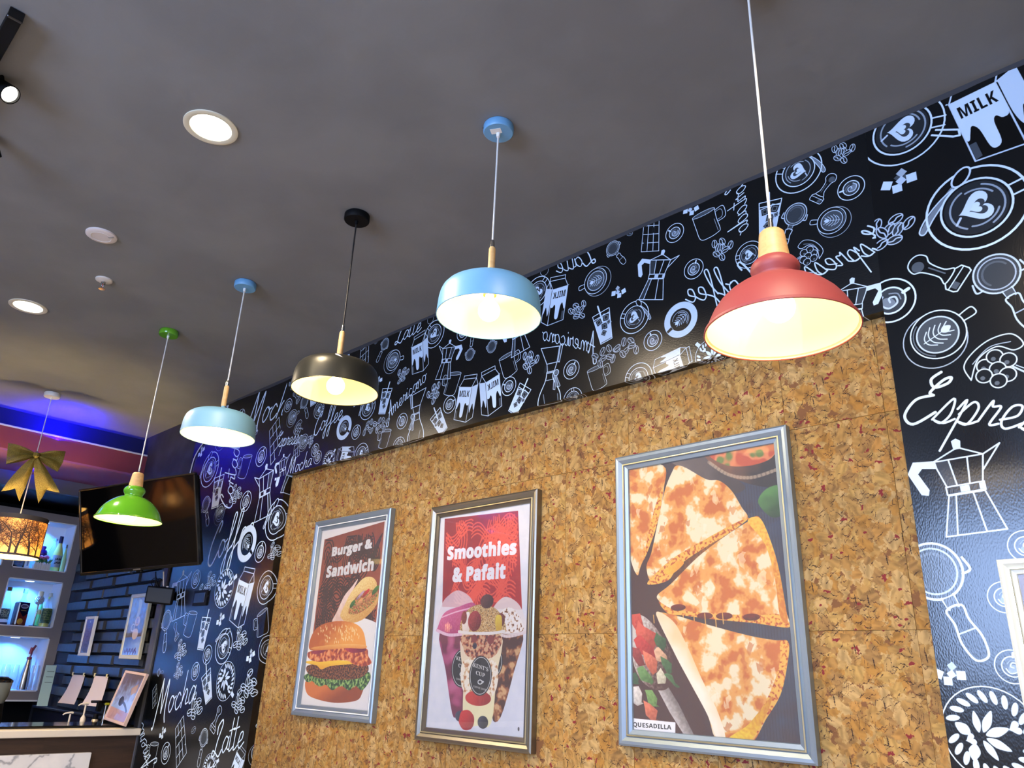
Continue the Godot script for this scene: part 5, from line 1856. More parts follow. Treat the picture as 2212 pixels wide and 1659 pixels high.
# a cylinder shade cut into a thicket of trees, paper lining behind
func tree_pendant() -> void:
	var x := -5.707
	var z := -1.329
	var y0 := 2.094
	var y1 := 2.345
	var r := 0.168
	var o := pendant_base("cylinder pendant cut with black tree silhouettes over a glowing lining, below the gold bow", x, z, M.white, M.white_cord, y1 - 0.01, "")
	var lining := mat(rgb(250, 226, 180), 0.9)
	lining.backlight_enabled = true
	lining.backlight = Color(1.0, 0.86, 0.62)
	part("lining", lathe([Vector2(r - 0.004, y1), Vector2(r - 0.004, y0 + 0.003), Vector2(r - 0.005, y0 + 0.003), Vector2(r - 0.005, y1), Vector2(r - 0.004, y1)], 56), lining, o)
	var dark := mat(rgb(58, 52, 50), 0.7)
	part("top_band", lathe([Vector2(r, y1 + 0.001), Vector2(r, y1 - 0.028), Vector2(r - 0.0025, y1 - 0.028), Vector2(r - 0.0025, y1 + 0.001), Vector2(r, y1 + 0.001)], 56), dark, o)
	part("bottom_band", lathe([Vector2(r, y0 + 0.012), Vector2(r, y0), Vector2(r - 0.0025, y0), Vector2(r - 0.0025, y0 + 0.012), Vector2(r, y0 + 0.012)], 56), dark, o)
	# trunks and branches lie on the cylinder
	var s := st()
	var rr := RandomNumberGenerator.new()
	rr.seed = 21
	for i in 17:
		var a := TAU * i / 17.0 + rr.randf_range(-0.08, 0.08)
		branch(s, r, Vector2(a * r, y0 + 0.008), PI / 2 + rr.randf_range(-0.1, 0.1), rr.randf_range(0.10, 0.14), rr.randf_range(0.010, 0.016), 4, rr, y1 - 0.012)
	var tr := part("tree_cutout", s.commit(), dark, o)
	tr.set_meta("kind", "stuff")
	# carrier ring and bulb
	part("carrier", tube(PackedVector3Array([Vector3(-r + 0.004, y1 - 0.012, 0), Vector3(0, y1 - 0.012, 0), Vector3(r - 0.004, y1 - 0.012, 0)]), 0.002), M.steel, o)
	bulb(o, 2.2, 0.03, y1 - 0.01, x, z, 1.0)


func branch(s: SurfaceTool, r: float, at: Vector2, dir: float, length: float, wide: float, depth: int, rr: RandomNumberGenerator, top: float) -> void:
	var steps := 4
	var p := at
	var w := maxf(wide, 0.0014)
	for i in steps:
		var q := p + Vector2.from_angle(dir) * length / steps
		dir += rr.randf_range(-0.16, 0.16)
		if q.y > top or q.y < 2.1:
			return
		var w2 := maxf(w - wide * 0.4 / steps, 0.0012)
		var n := (q - p).orthogonal().normalized() * 0.5
		var c := [p - n * w, q - n * w2, q + n * w2, p + n * w]
		var v := []
		for k in 4:
			var a: float = c[k].x / r
			v.append(Vector3(cos(a) * r, c[k].y, sin(a) * r))
		var m: float = p.x / r
		quad(s, v[0], v[1], v[2], v[3], Vector3(cos(m), 0, sin(m)))
		p = q
		w = w2
		if depth > 0:
			branch(s, r, p, dir + rr.randf_range(0.45, 1.0) * (1.0 if (i + depth) % 2 else -1.0), length * rr.randf_range(0.45, 0.62), w * 0.5, depth - 1, rr, top)
	if depth > 0:
		branch(s, r, p, dir + rr.randf_range(-0.5, 0.5), length * 0.72, w * 0.9, depth - 1, rr, top)


# a soft ribbon surface: rows of points, two sided by a little thickness
func ribbon(s: SurfaceTool, rows: Array, thick: float) -> void:
	var n := rows.size()
	var m: int = rows[0].size()
	var normal := func(i: int, j: int) -> Vector3:
		var du: Vector3 = rows[mini(i + 1, n - 1)][j] - rows[maxi(i - 1, 0)][j]
		var dv: Vector3 = rows[i][mini(j + 1, m - 1)] - rows[i][maxi(j - 1, 0)]
		return du.cross(dv).normalized()
	for side in [1.0, -1.0]:
		for i in n - 1:
			for j in m - 1:
				var idx := [[i, j], [i + 1, j], [i + 1, j + 1], [i, j + 1]]
				var v := []
				var nn := []
				for q in idx:
					var no: Vector3 = normal.call(q[0], q[1]) * side
					v.append(rows[q[0]][q[1]] + no * thick)
					nn.append(no)
				for t in [[0, 1, 2], [0, 2, 3]]:
					var cross: Vector3 = (v[t[1]] - v[t[0]]).cross(v[t[2]] - v[t[0]])
					if cross.length_squared() < 1e-16:
						continue
					var ord: Array = t if cross.dot(nn[t[0]] + nn[t[1]] + nn[t[2]]) < 0.0 else [t[0], t[2], t[1]]
					for k in ord:
						s.set_normal(nn[k])
						s.set_uv(Vector2(v[k].x, v[k].y) * 6.0)
						s.add_vertex(v[k])


func bow() -> void:
	var gold := mat(rgb(164, 136, 44), 0.42, 0.35)
	gold.heightmap_enabled = true
	gold.heightmap_texture = noise_tex(noise(0.35, 2, 77), 256)
	gold.heightmap_scale = 0.5
	var dots := Gradient.new()
	dots.offsets = PackedFloat32Array([0.0, 0.62, 0.72, 1.0])
	dots.colors = PackedColorArray([rgb(104, 88, 34), rgb(128, 110, 46), rgb(236, 214, 120), rgb(255, 240, 170)])
	gold.albedo_texture = noise_tex(noise(0.3, 2, 79), 256, dots)
	gold.albedo_color = Color(0.92, 0.92, 0.86)
	triplanar(gold, 5.0)
	gold.uv1_world_triplanar = false
	var o := thing("bow", "large gold glitter bow tied to the cord above the tree-silhouette pendant", "bow", Vector3(-5.69, 2.755, -1.325))
	o.rotation.y = deg_to_rad(76.9)
	# each loop: a folded band that bulges towards the front, widening from the knot
	for g in [-1.0, 1.0]:
		for back in [0.0, 1.0]:
			var rows := []
			for i in 13:
				var t := i / 12.0
				var row := []
				for j in 9:
					var u := j / 8.0
					var hi := lerpf(0.014, 0.052 if g > 0.0 else 0.048, pow(t, 0.8))
					var lo := lerpf(-0.016, -0.088, pow(t, 0.85))
					var y := lerpf(lo, hi, u)
					var x: float = g * (0.012 + t * (0.148 if u > 0.5 else lerpf(0.132 if g > 0 else 0.148, 0.148, u * 2.0)) - 0.02 * g * (1.0 if g < 0.0 else 0.0) * t * (u - 0.5))
					var bulge := 0.042 * sin(PI * clampf(t * 0.94 + 0.03, 0.0, 1.0)) * (0.6 + 0.5 * sin(u * TAU * 1.2 + 0.6)) + 0.012 * cos(u * PI * 5.0) * (1.0 - t) + 0.005 * sin(u * 17.0 + t * 5.0) * t
					row.append(Vector3(x, y, (0.016 + bulge) if back == 0.0 else 0.006 - 0.018 * sin(PI * t)))
				rows.append(row)
			var s := st()
			ribbon(s, rows, 0.0008)
			part("loop", s.commit(), gold, o)
	# tails: curved, with a fishtail end
	for q in [[-1.0, Vector2(-0.136, -0.262), Vector2(-0.024, -0.31)], [1.0, Vector2(0.082, -0.305), Vector2(0.186, -0.22)]]:
		var rows := []
		for i in 17:
			var t := i / 16.0
			var row := []
			for j in 9:
				var u := j / 8.0
				var e0: Vector2 = q[1]
				var e1: Vector2 = q[2]
				var p0 := Vector2(-0.010 + (0.004 if q[0] > 0 else -0.004), -0.014)
				var p1 := Vector2(0.010 + (0.004 if q[0] > 0 else -0.004), -0.014)
				var bend0 := Vector2(-0.055 if q[0] < 0 else -0.012, -0.13) if q[0] < 0 else Vector2(0.005, -0.13)
				var bend1 := Vector2(0.0, -0.13) if q[0] < 0 else Vector2(0.11, -0.11)
				if q[0] < 0:
					bend0 = Vector2(-0.095, -0.12)
				var a := p0.lerp(bend0, t).lerp(bend0.lerp(e0, t), t)
				var b := p1.lerp(bend1, t).lerp(bend1.lerp(e1, t), t)
				var v := a.lerp(b, u)
				# the notch: the middle of the end is drawn back
				v = v.lerp(p0.lerp(p1, 0.5), 0.2 * t * t * t * (1.0 - absf(u * 2.0 - 1.0)))
				row.append(Vector3(v.x, v.y, 0.016 + 0.022 * sin(PI * t) * sin(PI * u) - 0.02 * t * t + 0.006 * cos(u * 9.0) * (1.0 - t)))
			rows.append(row)
		var s := st()
		ribbon(s, rows, 0.0008)
		part("tail", s.commit(), gold, o)
	var k := st()
	box(k, Vector3(0, -0.002, 0.028), Vector3(0.034, 0.044, 0.044), 0.012)
	part("knot", k.commit(), gold, o)


# ================================================================ on the ceiling
func ceiling_fittings() -> void:
	var lit := glow(Color(0.92, 0.92, 0.86), 7.0)
	var spots := [Vector2(-2.236, -0.773), Vector2(-4.305, -0.79), Vector2(-0.17, -0.77), Vector2(1.9, -0.77), Vector2(-4.3, 1.25), Vector2(-2.2, 1.25), Vector2(-0.15, 1.25), Vector2(1.9, 1.25)]
	var labels := ["lit round recessed ceiling lamp nearest the camera, beside the bright blue pendant", "lit round recessed ceiling lamp beyond the sprinkler, left of the green ceiling rose"]
	for i in spots.size():
		var o := thing("downlight", labels[i] if i < 2 else "round recessed ceiling lamp %s" % ["above the far side of the red pendant", "over the front wall end of the window row", "in the window row near the bar", "in the window row behind the blue pendants", "in the window row behind the red pendant", "in the window row by the front wall"][i - 2], "ceiling lamp", Vector3(spots[i].x, TOP, spots[i].y), "recessed ceiling lamps")
		part("trim_ring", lathe([Vector2(0.0885, -0.0002), Vector2(0.088, -0.004), Vector2(0.080, -0.006), Vector2(0.068, -0.004), Vector2(0.066, -0.0005)], 48), mat(rgb(206, 200, 176), 0.5), o)
		part("lamp_face", lathe([Vector2(0.066, -0.0008), Vector2(0.0659, -0.003), Vector2(0.0, -0.0031)], 48), lit, o)
	var b := thing("blank_disc", "white round blanking disc on the ceiling between the two lit lamps", "cover disc", Vector3(-3.262, TOP, -0.783))
	part("disc", lathe([Vector2(0.062, -0.0002), Vector2(0.061, -0.006), Vector2(0.055, -0.010), Vector2(0.040, -0.011), Vector2(0.039, -0.010), Vector2(0.0, -0.0105)], 44), mat(rgb(206, 198, 194), 0.6), b)
	part("seam", lathe([Vector2(0.0405, -0.0108), Vector2(0.0395, -0.0118), Vector2(0.0385, -0.0108)], 44), M.white, b)
	part("chip", span(Vector3(-0.012, -0.0122, -0.004), Vector3(0.012, -0.0105, 0.004), 0.0006), mat(rgb(150, 146, 142), 0.7), b, Vector3(0.03, 0, -0.03), Basis(Vector3.UP, 0.6))
	var s := thing("sprinkler", "small fire sprinkler with a white rose, beside the blank disc", "sprinkler", Vector3(-3.681, TOP, -0.943))
	part("rose", lathe([Vector2(0.038, -0.0002), Vector2(0.037, -0.006), Vector2(0.024, -0.011), Vector2(0.012, -0.013), Vector2(0.0, -0.0135)], 32), mat(rgb(206, 200, 190), 0.5), s)
	part("body", lathe([Vector2(0.0, -0.012), Vector2(0.010, -0.012), Vector2(0.010, -0.022), Vector2(0.006, -0.024), Vector2(0.0, -0.024)], 16), M.steel, s)
	for g in [-1.0, 1.0]:
		part("yoke", tube(curve3([Vector3(0.008 * g, -0.022, 0), Vector3(0.013 * g, -0.032, 0), Vector3(0.009 * g, -0.044, 0), Vector3(0, -0.049, 0)], 5), 0.002, 6), M.steel, s)
	part("glass_bulb", tube(PackedVector3Array([Vector3(0, -0.023, 0), Vector3(0, -0.047, 0)]), 0.0022, 8), mat(rgb(150, 30, 24), 0.1), s)
	part("deflector", lathe([Vector2(0.0, -0.049), Vector2(0.015, -0.0495), Vector2(0.015, -0.051), Vector2(0.0, -0.0515)], 20), M.steel, s)
	# the track with its spotlights, mostly outside the frame
	var t := thing("light_track", "black ceiling track at the upper left edge of the ceiling", "light track", Vector3(-2.18, TOP, -0.175))
	part("rail", span(Vector3(-0.9, -0.034, -0.018), Vector3(0, -0.0005, 0.018), 0.002), M.black, t)
	part("end_cap", span(Vector3(-0.001, -0.036, -0.019), Vector3(0.008, -0.0005, 0.019), 0.002), M.black_gloss, t)
	part("adapter", span(Vector3(-0.30, -0.06, -0.014), Vector3(-0.19, -0.034, 0.014), 0.003), M.black_gloss, t)
	track_spot("lit black track spotlight hanging from the ceiling track", Vector3(-2.505, TOP - 0.045, -0.238), true)
	track_spot("unlit black track spotlight, barely inside the left edge", Vector3(-2.87, TOP - 0.045, -0.285), false)


func track_spot(label: String, at: Vector3, lit: bool) -> void:
	var o := thing("track_spotlight", label, "spotlight", at)
	var aim := Vector3(0.62, -0.62, -0.48).normalized() if lit else Vector3(-0.5, -0.6, -0.4).normalized()
	var turn := Basis(Quaternion(Vector3.DOWN, aim))
	part("stem", tube(PackedVector3Array([Vector3(0, 0.044, 0.02), Vector3(0, 0.02, 0.012), Vector3(0, 0, 0)]), 0.006, 10), M.black, o)
	part("housing", lathe([Vector2(0, 0.045), Vector2(0.018, 0.045), Vector2(0.024, 0.03), Vector2(0.03, -0.03), Vector2(0.027, -0.03), Vector2(0.024, -0.01), Vector2(0, -0.01)], 28), M.black, o, Vector3.ZERO, turn)
	if lit:
		part("lamp_face", lathe([Vector2(0.0255, -0.022), Vector2(0.0, -0.024)], 24), glow(Color(1.0, 0.98, 0.92), 8.0), o, Vector3.ZERO, turn)
		spot("track_spot_glow", at + aim * 0.04, aim, Color(1.0, 0.93, 0.8), 1.2, 34.0, 0.03)


# ================================================================ the bar end
func bar_end() -> void:
	# counter
	var c := thing("bar_counter", "dark wood bar counter with a white edge and a marble panel, lower left", "counter")
	var wood_dark := wood(rgb(70, 48, 34), rgb(38, 26, 20), 1.0, 61)
	wood_dark.uv1_triplanar = true
	wood_dark.uv1_world_triplanar = true
	wood_dark.uv1_scale = Vector3(1.2, 5.0, 1.2)
	part("body", span(Vector3(-5.72, 0.0, -2.19), Vector3(-5.335, 1.078, 1.6)), wood_dark, c)
	part("white_edge", span(Vector3(-5.75, 1.0785, -2.195), Vector3(-5.295, 1.118, 1.6), 0.004), mat(rgb(216, 206, 190), 0.4), c)
	part("black_top", span(Vector3(-5.75, 1.1185, -2.195), Vector3(-5.40, 1.132, 1.6), 0.003), M.black_gloss, c)
	var marble := mat(Color.WHITE, 0.2)
	var g := Gradient.new()
	g.offsets = PackedFloat32Array([0.0, 0.38, 0.47, 0.53, 1.0])
	g.colors = PackedColorArray([rgb(222, 222, 222), rgb(214, 214, 215), rgb(150, 152, 158), rgb(214, 214, 216), rgb(232, 230, 228)])
	marble.albedo_texture = noise_tex(noise(0.006, 5, 66), 512, g)
	triplanar(marble, 1.1)
	part("marble_panel", span(Vector3(-5.335, 0.0, -1.93), Vector3(-5.30, 0.99, 1.6), 0.003), marble, c)
	var wt := thing("back_worktop", "dark lower worktop behind the bar counter", "worktop")
	part("top", span(Vector3(-6.35, 0.86, -2.19), Vector3(-5.755, 0.90, 1.6), 0.003), M.black_gloss, wt)
	part("cabinet", span(Vector3(-6.33, 0.0, -2.19), Vector3(-5.76, 0.859, 1.6)), M.black, wt)
	# shelf wall: a grey face with niches, each lined white and lit blue
	var unit := thing("shelf_unit", "grey built-in shelf wall with square blue-lit niches", "shelves")
	var grey := mat(rgb(128, 122, 122), 0.7)
	var white := mat(rgb(226, 230, 236), 0.55)
	var cols := [[-2.176, -1.762], [-1.688, -1.274], [-1.200, -0.786]]
	var rows := [[1.253, 1.668], [1.742, 2.116], [2.196, 2.606]]
	var xf := -7.41
	var xb := -7.66
	var s := st()
	var zr := -2.25
	var y_edges := [1.19, 1.253, 1.668, 1.742, 2.116, 2.196, 2.606, 2.672]
	for i in range(0, 8, 2):
		box(s, Vector3(xf - 0.14, (y_edges[i] + y_edges[i + 1]) * 0.5, -1.30), Vector3(0.28, y_edges[i + 1] - y_edges[i], 1.90), 0.0)
	for r in rows:
		for q in [[zr, cols[0][0]], [cols[0][1], cols[1][0]], [cols[1][1], cols[2][0]], [cols[2][1], -0.35]]:
			box(s, Vector3(xf - 0.14, (r[0] + r[1]) * 0.5, (q[0] + q[1]) * 0.5), Vector3(0.28, r[1] - r[0], q[1] - q[0]), 0.0)
	part("face", s.commit(), grey, unit)
	part("foot_strip", span(Vector3(xf - 0.02, 1.178, -2.19), Vector3(xf + 0.006, 1.19, -0.35)), M.white, unit)
	var blue := Color(0.26, 0.58, 1.0)
	for ci in 3:
		for ri in 3:
			var z0: float = cols[ci][0]
			var z1: float = cols[ci][1]
			var y0: float = rows[ri][0]
			var y1: float = rows[ri][1]
			var n := st()
			var t := 0.004
			box(n, Vector3(xb + t, (y0 + y1) * 0.5, (z0 + z1) * 0.5), Vector3(0.01, y1 - y0, z1 - z0))
			box(n, Vector3((xf + xb) * 0.5, y0 + t, (z0 + z1) * 0.5), Vector3(xf - xb - 0.002, 0.008, z1 - z0))
			box(n, Vector3((xf + xb) * 0.5, y1 - t, (z0 + z1) * 0.5), Vector3(xf - xb - 0.002, 0.008, z1 - z0))
			box(n, Vector3((xf + xb) * 0.5, (y0 + y1) * 0.5, z0 + t), Vector3(xf - xb - 0.002, y1 - y0, 0.008))
			box(n, Vector3((xf + xb) * 0.5, (y0 + y1) * 0.5, z1 - t), Vector3(xf - xb - 0.002, y1 - y0, 0.008))
			part("niche_lining", n.commit(), white, unit)
			var zc := (z0 + z1) * 0.5 + 0.03
			var where := ["lowest", "middle", "topmost"][ri] as String
			var l := thing("niche_light", "blue-white light in the %s niche, shelf column %s" % [where, ["nearest the bricks", "second from the bricks", "third from the bricks"][ci]], "niche light", Vector3(xf - 0.07, y1 - 0.008, zc))
			part("lamp_face", lathe([Vector2(0.034, 0.0), Vector2(0.033, -0.005), Vector2(0.0, -0.006)], 28), glow(Color(0.75, 0.85, 1.0), 5.0), l)
			part("ring", lathe([Vector2(0.038, 0.0), Vector2(0.037, -0.003), Vector2(0.034, -0.003)], 28), M.white, l)
			spot("niche_glow", Vector3(xf - 0.07, y1 - 0.02, zc), Vector3(-0.5, -1, 0), blue, 0.60, 56.0, 0.03)
	television()
	wires()


func television() -> void:
	var o := thing("television", "large black flat television tilted down on the dark wall by the bar", "television", Vector3(-4.97, 2.293, -1.795))
	o.rotation = Vector3(deg_to_rad(14.4), deg_to_rad(21.5), deg_to_rad(3.0))
	var w := 0.97
	var h := 0.546
	part("back_shell", span(Vector3(-w * 0.5 + 0.01, -h * 0.5 + 0.01, -0.05), Vector3(w * 0.5 - 0.01, h * 0.5 - 0.01, -0.012), 0.012), M.black, o)
	var s := st()
	var b := 0.013
	box(s, Vector3(0, h * 0.5 - b * 0.5, 0), Vector3(w, b, 0.026), 0.003)
	box(s, Vector3(0, -h * 0.5 + b * 0.75, 0), Vector3(w, b * 1.5, 0.028), 0.003)
	box(s, Vector3(-w * 0.5 + b * 0.5, 0, 0), Vector3(b, h - 2 * b, 0.026), 0.003)
	box(s, Vector3(w * 0.5 - b * 0.5, 0, 0), Vector3(b, h - 2 * b, 0.026), 0.003)
	part("bezel", s.commit(), mat(rgb(20, 19, 18), 0.22), o)
	part("screen", span(Vector3(-w * 0.5 + b, -h * 0.5 + b, -0.011), Vector3(w * 0.5 - b, h * 0.5 - b, 0.007)), mat(rgb(3, 3, 4), 0.06), o)
	part("badge", span(Vector3(-0.03, -h * 0.5 + 0.004, 0.014), Vector3(0.03, -h * 0.5 + 0.013, 0.0155)), mat(rgb(150, 146, 138), 0.3, 0.8), o)
	part("sensor", span(Vector3(-0.012, -h * 0.5 - 0.012, -0.008), Vector3(0.03, -h * 0.5 + 0.001, 0.012), 0.003), M.black_gloss, o)
	part("wall_arm", tube(PackedVector3Array([Vector3(0.05, 0, -0.05), Vector3(0.1, 0.06, -0.2), Vector3(0.12, 0.12, -0.36)]), 0.02, 10), M.black, o)


func wires() -> void:
	var r := thing("router_box", "small black box on cables under the television, beside the wallpaper edge", "router", Vector3(-5.215, 1.915, -2.115))
	r.rotation = Vector3(0.1, deg_to_rad(48.0), deg_to_rad(-3.0))
	part("case", cbox(Vector3(0.175, 0.108, 0.028), 0.006), M.black, r)
	part("face", span(Vector3(-0.078, -0.044, 0.0135), Vector3(0.078, 0.044, 0.0155), 0.001), mat(rgb(12, 12, 14), 0.5), r)
	part("port", span(Vector3(0.03, 0.044, -0.004), Vector3(0.042, 0.062, 0.004), 0.001), M.white, r)
	for q in [[-0.055, 0.02], [-0.03, 0.035]]:
		part("lead", tube(curve3([Vector3(q[0], 0.05, 0), Vector3(q[0] - 0.02, 0.08, 0.004), Vector3(q[0] + 0.005, 0.105, 0.0), Vector3(q[0] + 0.03, 0.085, -0.006), Vector3(q[0] + 0.03, 0.052, 0)], 6), 0.0022, 6), M.black, r)
	part("clip", span(Vector3(-0.02, -0.03, -0.1), Vector3(0.02, 0.03, -0.013), 0.002), M.black, r)
	alone("white_cable", tube(curve3([Vector3(-5.12, 2.055, -2.07), Vector3(-5.13, 2.0, -2.085), Vector3(-5.165, 1.972, -2.105)], 8), 0.0045, 8), M.white_cord, "short white cable running from the television down to the black box", "cable")
	alone("black_cable", tube(curve3([Vector3(-5.22, 2.06, -2.06), Vector3(-5.235, 2.01, -2.08), Vector3(-5.225, 1.968, -2.105)], 8), 0.004, 8), M.black, "black cable hanging between the television and the black box, left of the white one", "cable")
	alone("wall_cable", tube(curve3([Vector3(-5.06, 3.01, -2.195), Vector3(-5.188, 2.95, -2.194), Vector3(-5.254, 2.898, -2.194), Vector3(-5.288, 2.84, -2.194), Vector3(-5.31, 2.70, -2.194)], 8), 0.004, 8), M.white_cord, "white cable curving over the wallpaper edge above the television", "cable")
	var p := thing("socket_plate", "square black plate on the wallpaper, right of the black box", "socket", Vector3(-4.795, 1.89, WALL))
	part("plate", span(Vector3(-0.09, -0.047, 0.0005), Vector3(0.09, 0.047, 0.011), 0.003), M.black, p)
	part("rocker", span(Vector3(-0.07, -0.03, 0.011), Vector3(0.07, 0.03, 0.014), 0.002), mat(rgb(18, 18, 22), 0.25), p)


# small framed sheets, papers and the tools of the counter
func bar_things() -> void:
	var a := page(64, 128, rgb(120, 116, 160))
	a.poly(P([0, 0, 1, 0, 1, 1, 0, 1]), rgb(128, 122, 178), rgb(94, 92, 120), Vector2(0.3, 0.1), Vector2(0.5, 1.0), noise(0.05, 2, 3), 0.4)
	for i in 9:
		a.pen(P([0.35, 0.14 + i * 0.075, 0.65, 0.135 + i * 0.075]), 0.02, rgb(70, 66, 120), 0.6)
	a.flat(el(0.5, 0.08, 0.05, 0.03), rgb(210, 206, 230))
	small_frame("white framed price sheet on the bricks, narrow and nearest the shelves", Vector3(-6.565, 1.677, -2.180), 0.205, 0.285, 0.022, a.texture(), M.white, Basis.IDENTITY)
	var b := page(128, 192, rgb(110, 120, 140))
	b.poly(P([0, 0, 1, 0, 1, 1, 0, 1]), rgb(126, 150, 190), rgb(92, 74, 72), Vector2(0.2, 0.1), Vector2(0.8, 0.5), noise(0.03, 3, 13), 0.6)
	b.poly(P([0, 0.7, 1, 0.68, 1, 1, 0, 1]), rgb(84, 120, 206), rgb(130, 160, 232), Vector2(0.3, 0.7), Vector2(0.6, 0.95), noise(0.04, 2, 15), 0.3)
	b.flat(cr([0.42, 0.05, 0.6, 0.06, 0.62, 0.2, 0.58, 0.34, 0.44, 0.34, 0.46, 0.18], true), rgb(176, 196, 214))
	b.flat(el(0.56, 0.42, 0.15, 0.085), rgb(206, 190, 196))
	b.pen(el(0.36, 0.53, 0.1, 0.06), 0.03, rgb(196, 196, 206))
	b.flat(el(0.56, 0.64, 0.17, 0.095), rgb(198, 184, 190))
	text_on(b, "R", 0.56, 0.42, 0.1, 0.09, rgb(96, 40, 60), 0.0, 0.0, "Droid Serif")
	for i in 14:
		b.flat(el(0.15 + 0.05 * i, 0.93 + 0.03 * sin(i * 2.0), 0.03, 0.035), rgb(70, 52, 110))
	small_frame("pale gold framed glossy picture on the bricks, beside the black box", Vector3(-5.685, 1.737, -2.182), 0.335, 0.43, 0.026, b.texture(), mat(rgb(206, 202, 176), 0.35, 0.4), Basis.IDENTITY)
	var c := page(160, 120, rgb(110, 100, 120))
	c.poly(P([0, 0, 1, 0, 1, 1, 0, 1]), rgb(96, 84, 96), rgb(150, 176, 236), Vector2(0.5, 0.1), Vector2(0.55, 0.6), noise(0.03, 3, 23), 0.5)
	c.poly(P([0, 0.75, 1, 0.8, 1, 1, 0, 1]), rgb(190, 150, 150), rgb(150, 116, 120), Vector2(0.3, 0.7), Vector2(0.5, 1.0), noise(0.05, 3, 25), 0.5)
	c.flat(el(0.4, 0.6, 0.12, 0.1, 0.4), rgb(50, 46, 66))
	c.pen(cr([0.45, 0.6, 0.65, 0.66, 0.85, 0.78]), 0.04, rgb(56, 50, 66))
	c.flat(P([0.62, 0.3, 0.86, 0.18, 0.9, 0.36, 0.72, 0.44]), rgb(176, 136, 104), 0.8)
	var x := Vector3(0.40, -0.012, 0.03).normalized()
	var y := Vector3(0.015, 0.303, -0.073)
	y = (y - x * y.dot(x)).normalized()
	small_frame("wood-toned framed picture leaning on the bar counter against the bricks", Vector3(-5.47, 1.292, -2.125), 0.43, 0.312, 0.018, c.texture(), mat(rgb(196, 170, 160), 0.45), Basis(x, y, x.cross(y)))
	# sheets of paper clipped to the bricks
	for q in [["left curling lilac-white paper sheet clipped to the bricks above the pumps", -6.54, 1.305, 0.26, 0.205, -0.15], ["right paper sheet clipped to the bricks, beside the leaning picture", -6.09, 1.31, 0.26, 0.2, 0.04]]:
		var o := thing("paper_sheet", q[0], "paper", Vector3(q[1], q[2], -2.176), "papers on the bricks")
		var rows := []
		for i in 9:
			var t := i / 8.0
			var row := []
			for j in 6:
				var u := j / 5.0
				row.append(Vector3((u - 0.5) * q[3] + q[5] * t * 0.2, (0.5 - t) * q[4], 0.004 + 0.05 * t * t * (1.0 - u * 0.6)))
			rows.append(row)
		var s := st()
		ribbon(s, rows, 0.0004)
		part("sheet", s.commit(), mat(rgb(206, 196, 204), 0.8), o)
		part("clip", span(Vector3(-0.13, q[4] * 0.5 - 0.006, 0.0), Vector3(0.13, q[4] * 0.5 + 0.006, 0.008), 0.001), M.black, o)
		for g in [-0.12, 0.11]:
			part("tape", span(Vector3(g - 0.012, q[4] * 0.5 - 0.014, 0.003), Vector3(g + 0.012, q[4] * 0.5 + 0.01, 0.010), 0.001), mat(rgb(206, 196, 150), 0.5), o)
	var cream := mat(rgb(226, 214, 196), 0.45)
	pump("short white syrup pump on the bar, left of the taller one", Vector3(-5.85, 0.90, -1.945), 0.278, cream)
	pump("taller white syrup pump on the bar, right of the short one", Vector3(-5.85, 0.90, -2.028), 0.334, cream)
	var can := thing("shaker_can", "cream metal shaker bottle beside the taller syrup pump", "shaker", Vector3(-5.85, 0.90, -2.105))
	part("body", lathe([Vector2(0, 0.24), Vector2(0.018, 0.24), Vector2(0.020, 0.236), Vector2(0.031, 0.18), Vector2(0.034, 0.0), Vector2(0, 0.0)], 28), mat(rgb(206, 186, 156), 0.35, 0.5), can)
	part("cap", lathe([Vector2(0, 0.272), Vector2(0.012, 0.272), Vector2(0.016, 0.262), Vector2(0.016, 0.239), Vector2(0, 0.239)], 20), M.black, can)
	var tool := thing("bar_gadget", "dark bar tool with steel post and lime tab before the right paper", "bar tool", Vector3(-5.80, 0.90, -2.14))
	part("post", tube(PackedVector3Array([Vector3(0, 0.0, 0), Vector3(0, 0.33, 0)]), 0.011, 14), M.steel, tool)
	part("arm", span(Vector3(-0.012, 0.342, -0.02), Vector3(0.012, 0.358, 0.1), 0.004), M.black_gloss, tool)
	part("grip", span(Vector3(-0.014, 0.29, 0.03), Vector3(0.014, 0.345, 0.06), 0.004), M.black, tool)
	part("tab", span(Vector3(-0.013, 0.328, -0.016), Vector3(0.013, 0.344, 0.012), 0.003), mat(rgb(176, 170, 40), 0.4), tool)
	part("foot", lathe([Vector2(0, 0.232), Vector2(0.02, 0.23), Vector2(0.026, 0.215), Vector2(0.02, 0.2), Vector2(0, 0.2)], 20), M.steel, tool)
	var bl := thing("blender_jar", "grey blender jar with a dark lid at the left edge of the bar", "blender", Vector3(-5.92, 0.90, -1.50))
	part("jar", lathe([Vector2(0, 0.455), Vector2(0.082, 0.455), Vector2(0.076, 0.38), Vector2(0.06, 0.33), Vector2(0, 0.33)], 32), mat(rgb(120, 124, 116), 0.25), bl)
	part("lid", lathe([Vector2(0, 0.49), Vector2(0.05, 0.488), Vector2(0.084, 0.468), Vector2(0.085, 0.455), Vector2(0, 0.455)], 32), M.black_gloss, bl)
	part("base", lathe([Vector2(0, 0.332), Vector2(0.062, 0.332), Vector2(0.075, 0.2), Vector2(0.09, 0.0), Vector2(0, 0.0)], 32), M.black, bl)
	var board := thing("acrylic_board", "pale clear board standing between the shelf wall and the bricks", "board", Vector3(-7.13, 1.308, -2.150))
	board.rotation = Vector3(0.0, deg_to_rad(70), 0)
	part("sheet", cbox(Vector3(0.075, 0.30, 0.006), 0.001), mat(rgb(176, 206, 196), 0.2), board)
	for i in 3:
		part("printed_line", span(Vector3(-0.02, 0.02 + i * 0.04, 0.0031), Vector3(0.03, 0.026 + i * 0.04, 0.0036)), mat(rgb(110, 130, 120), 0.5), board)
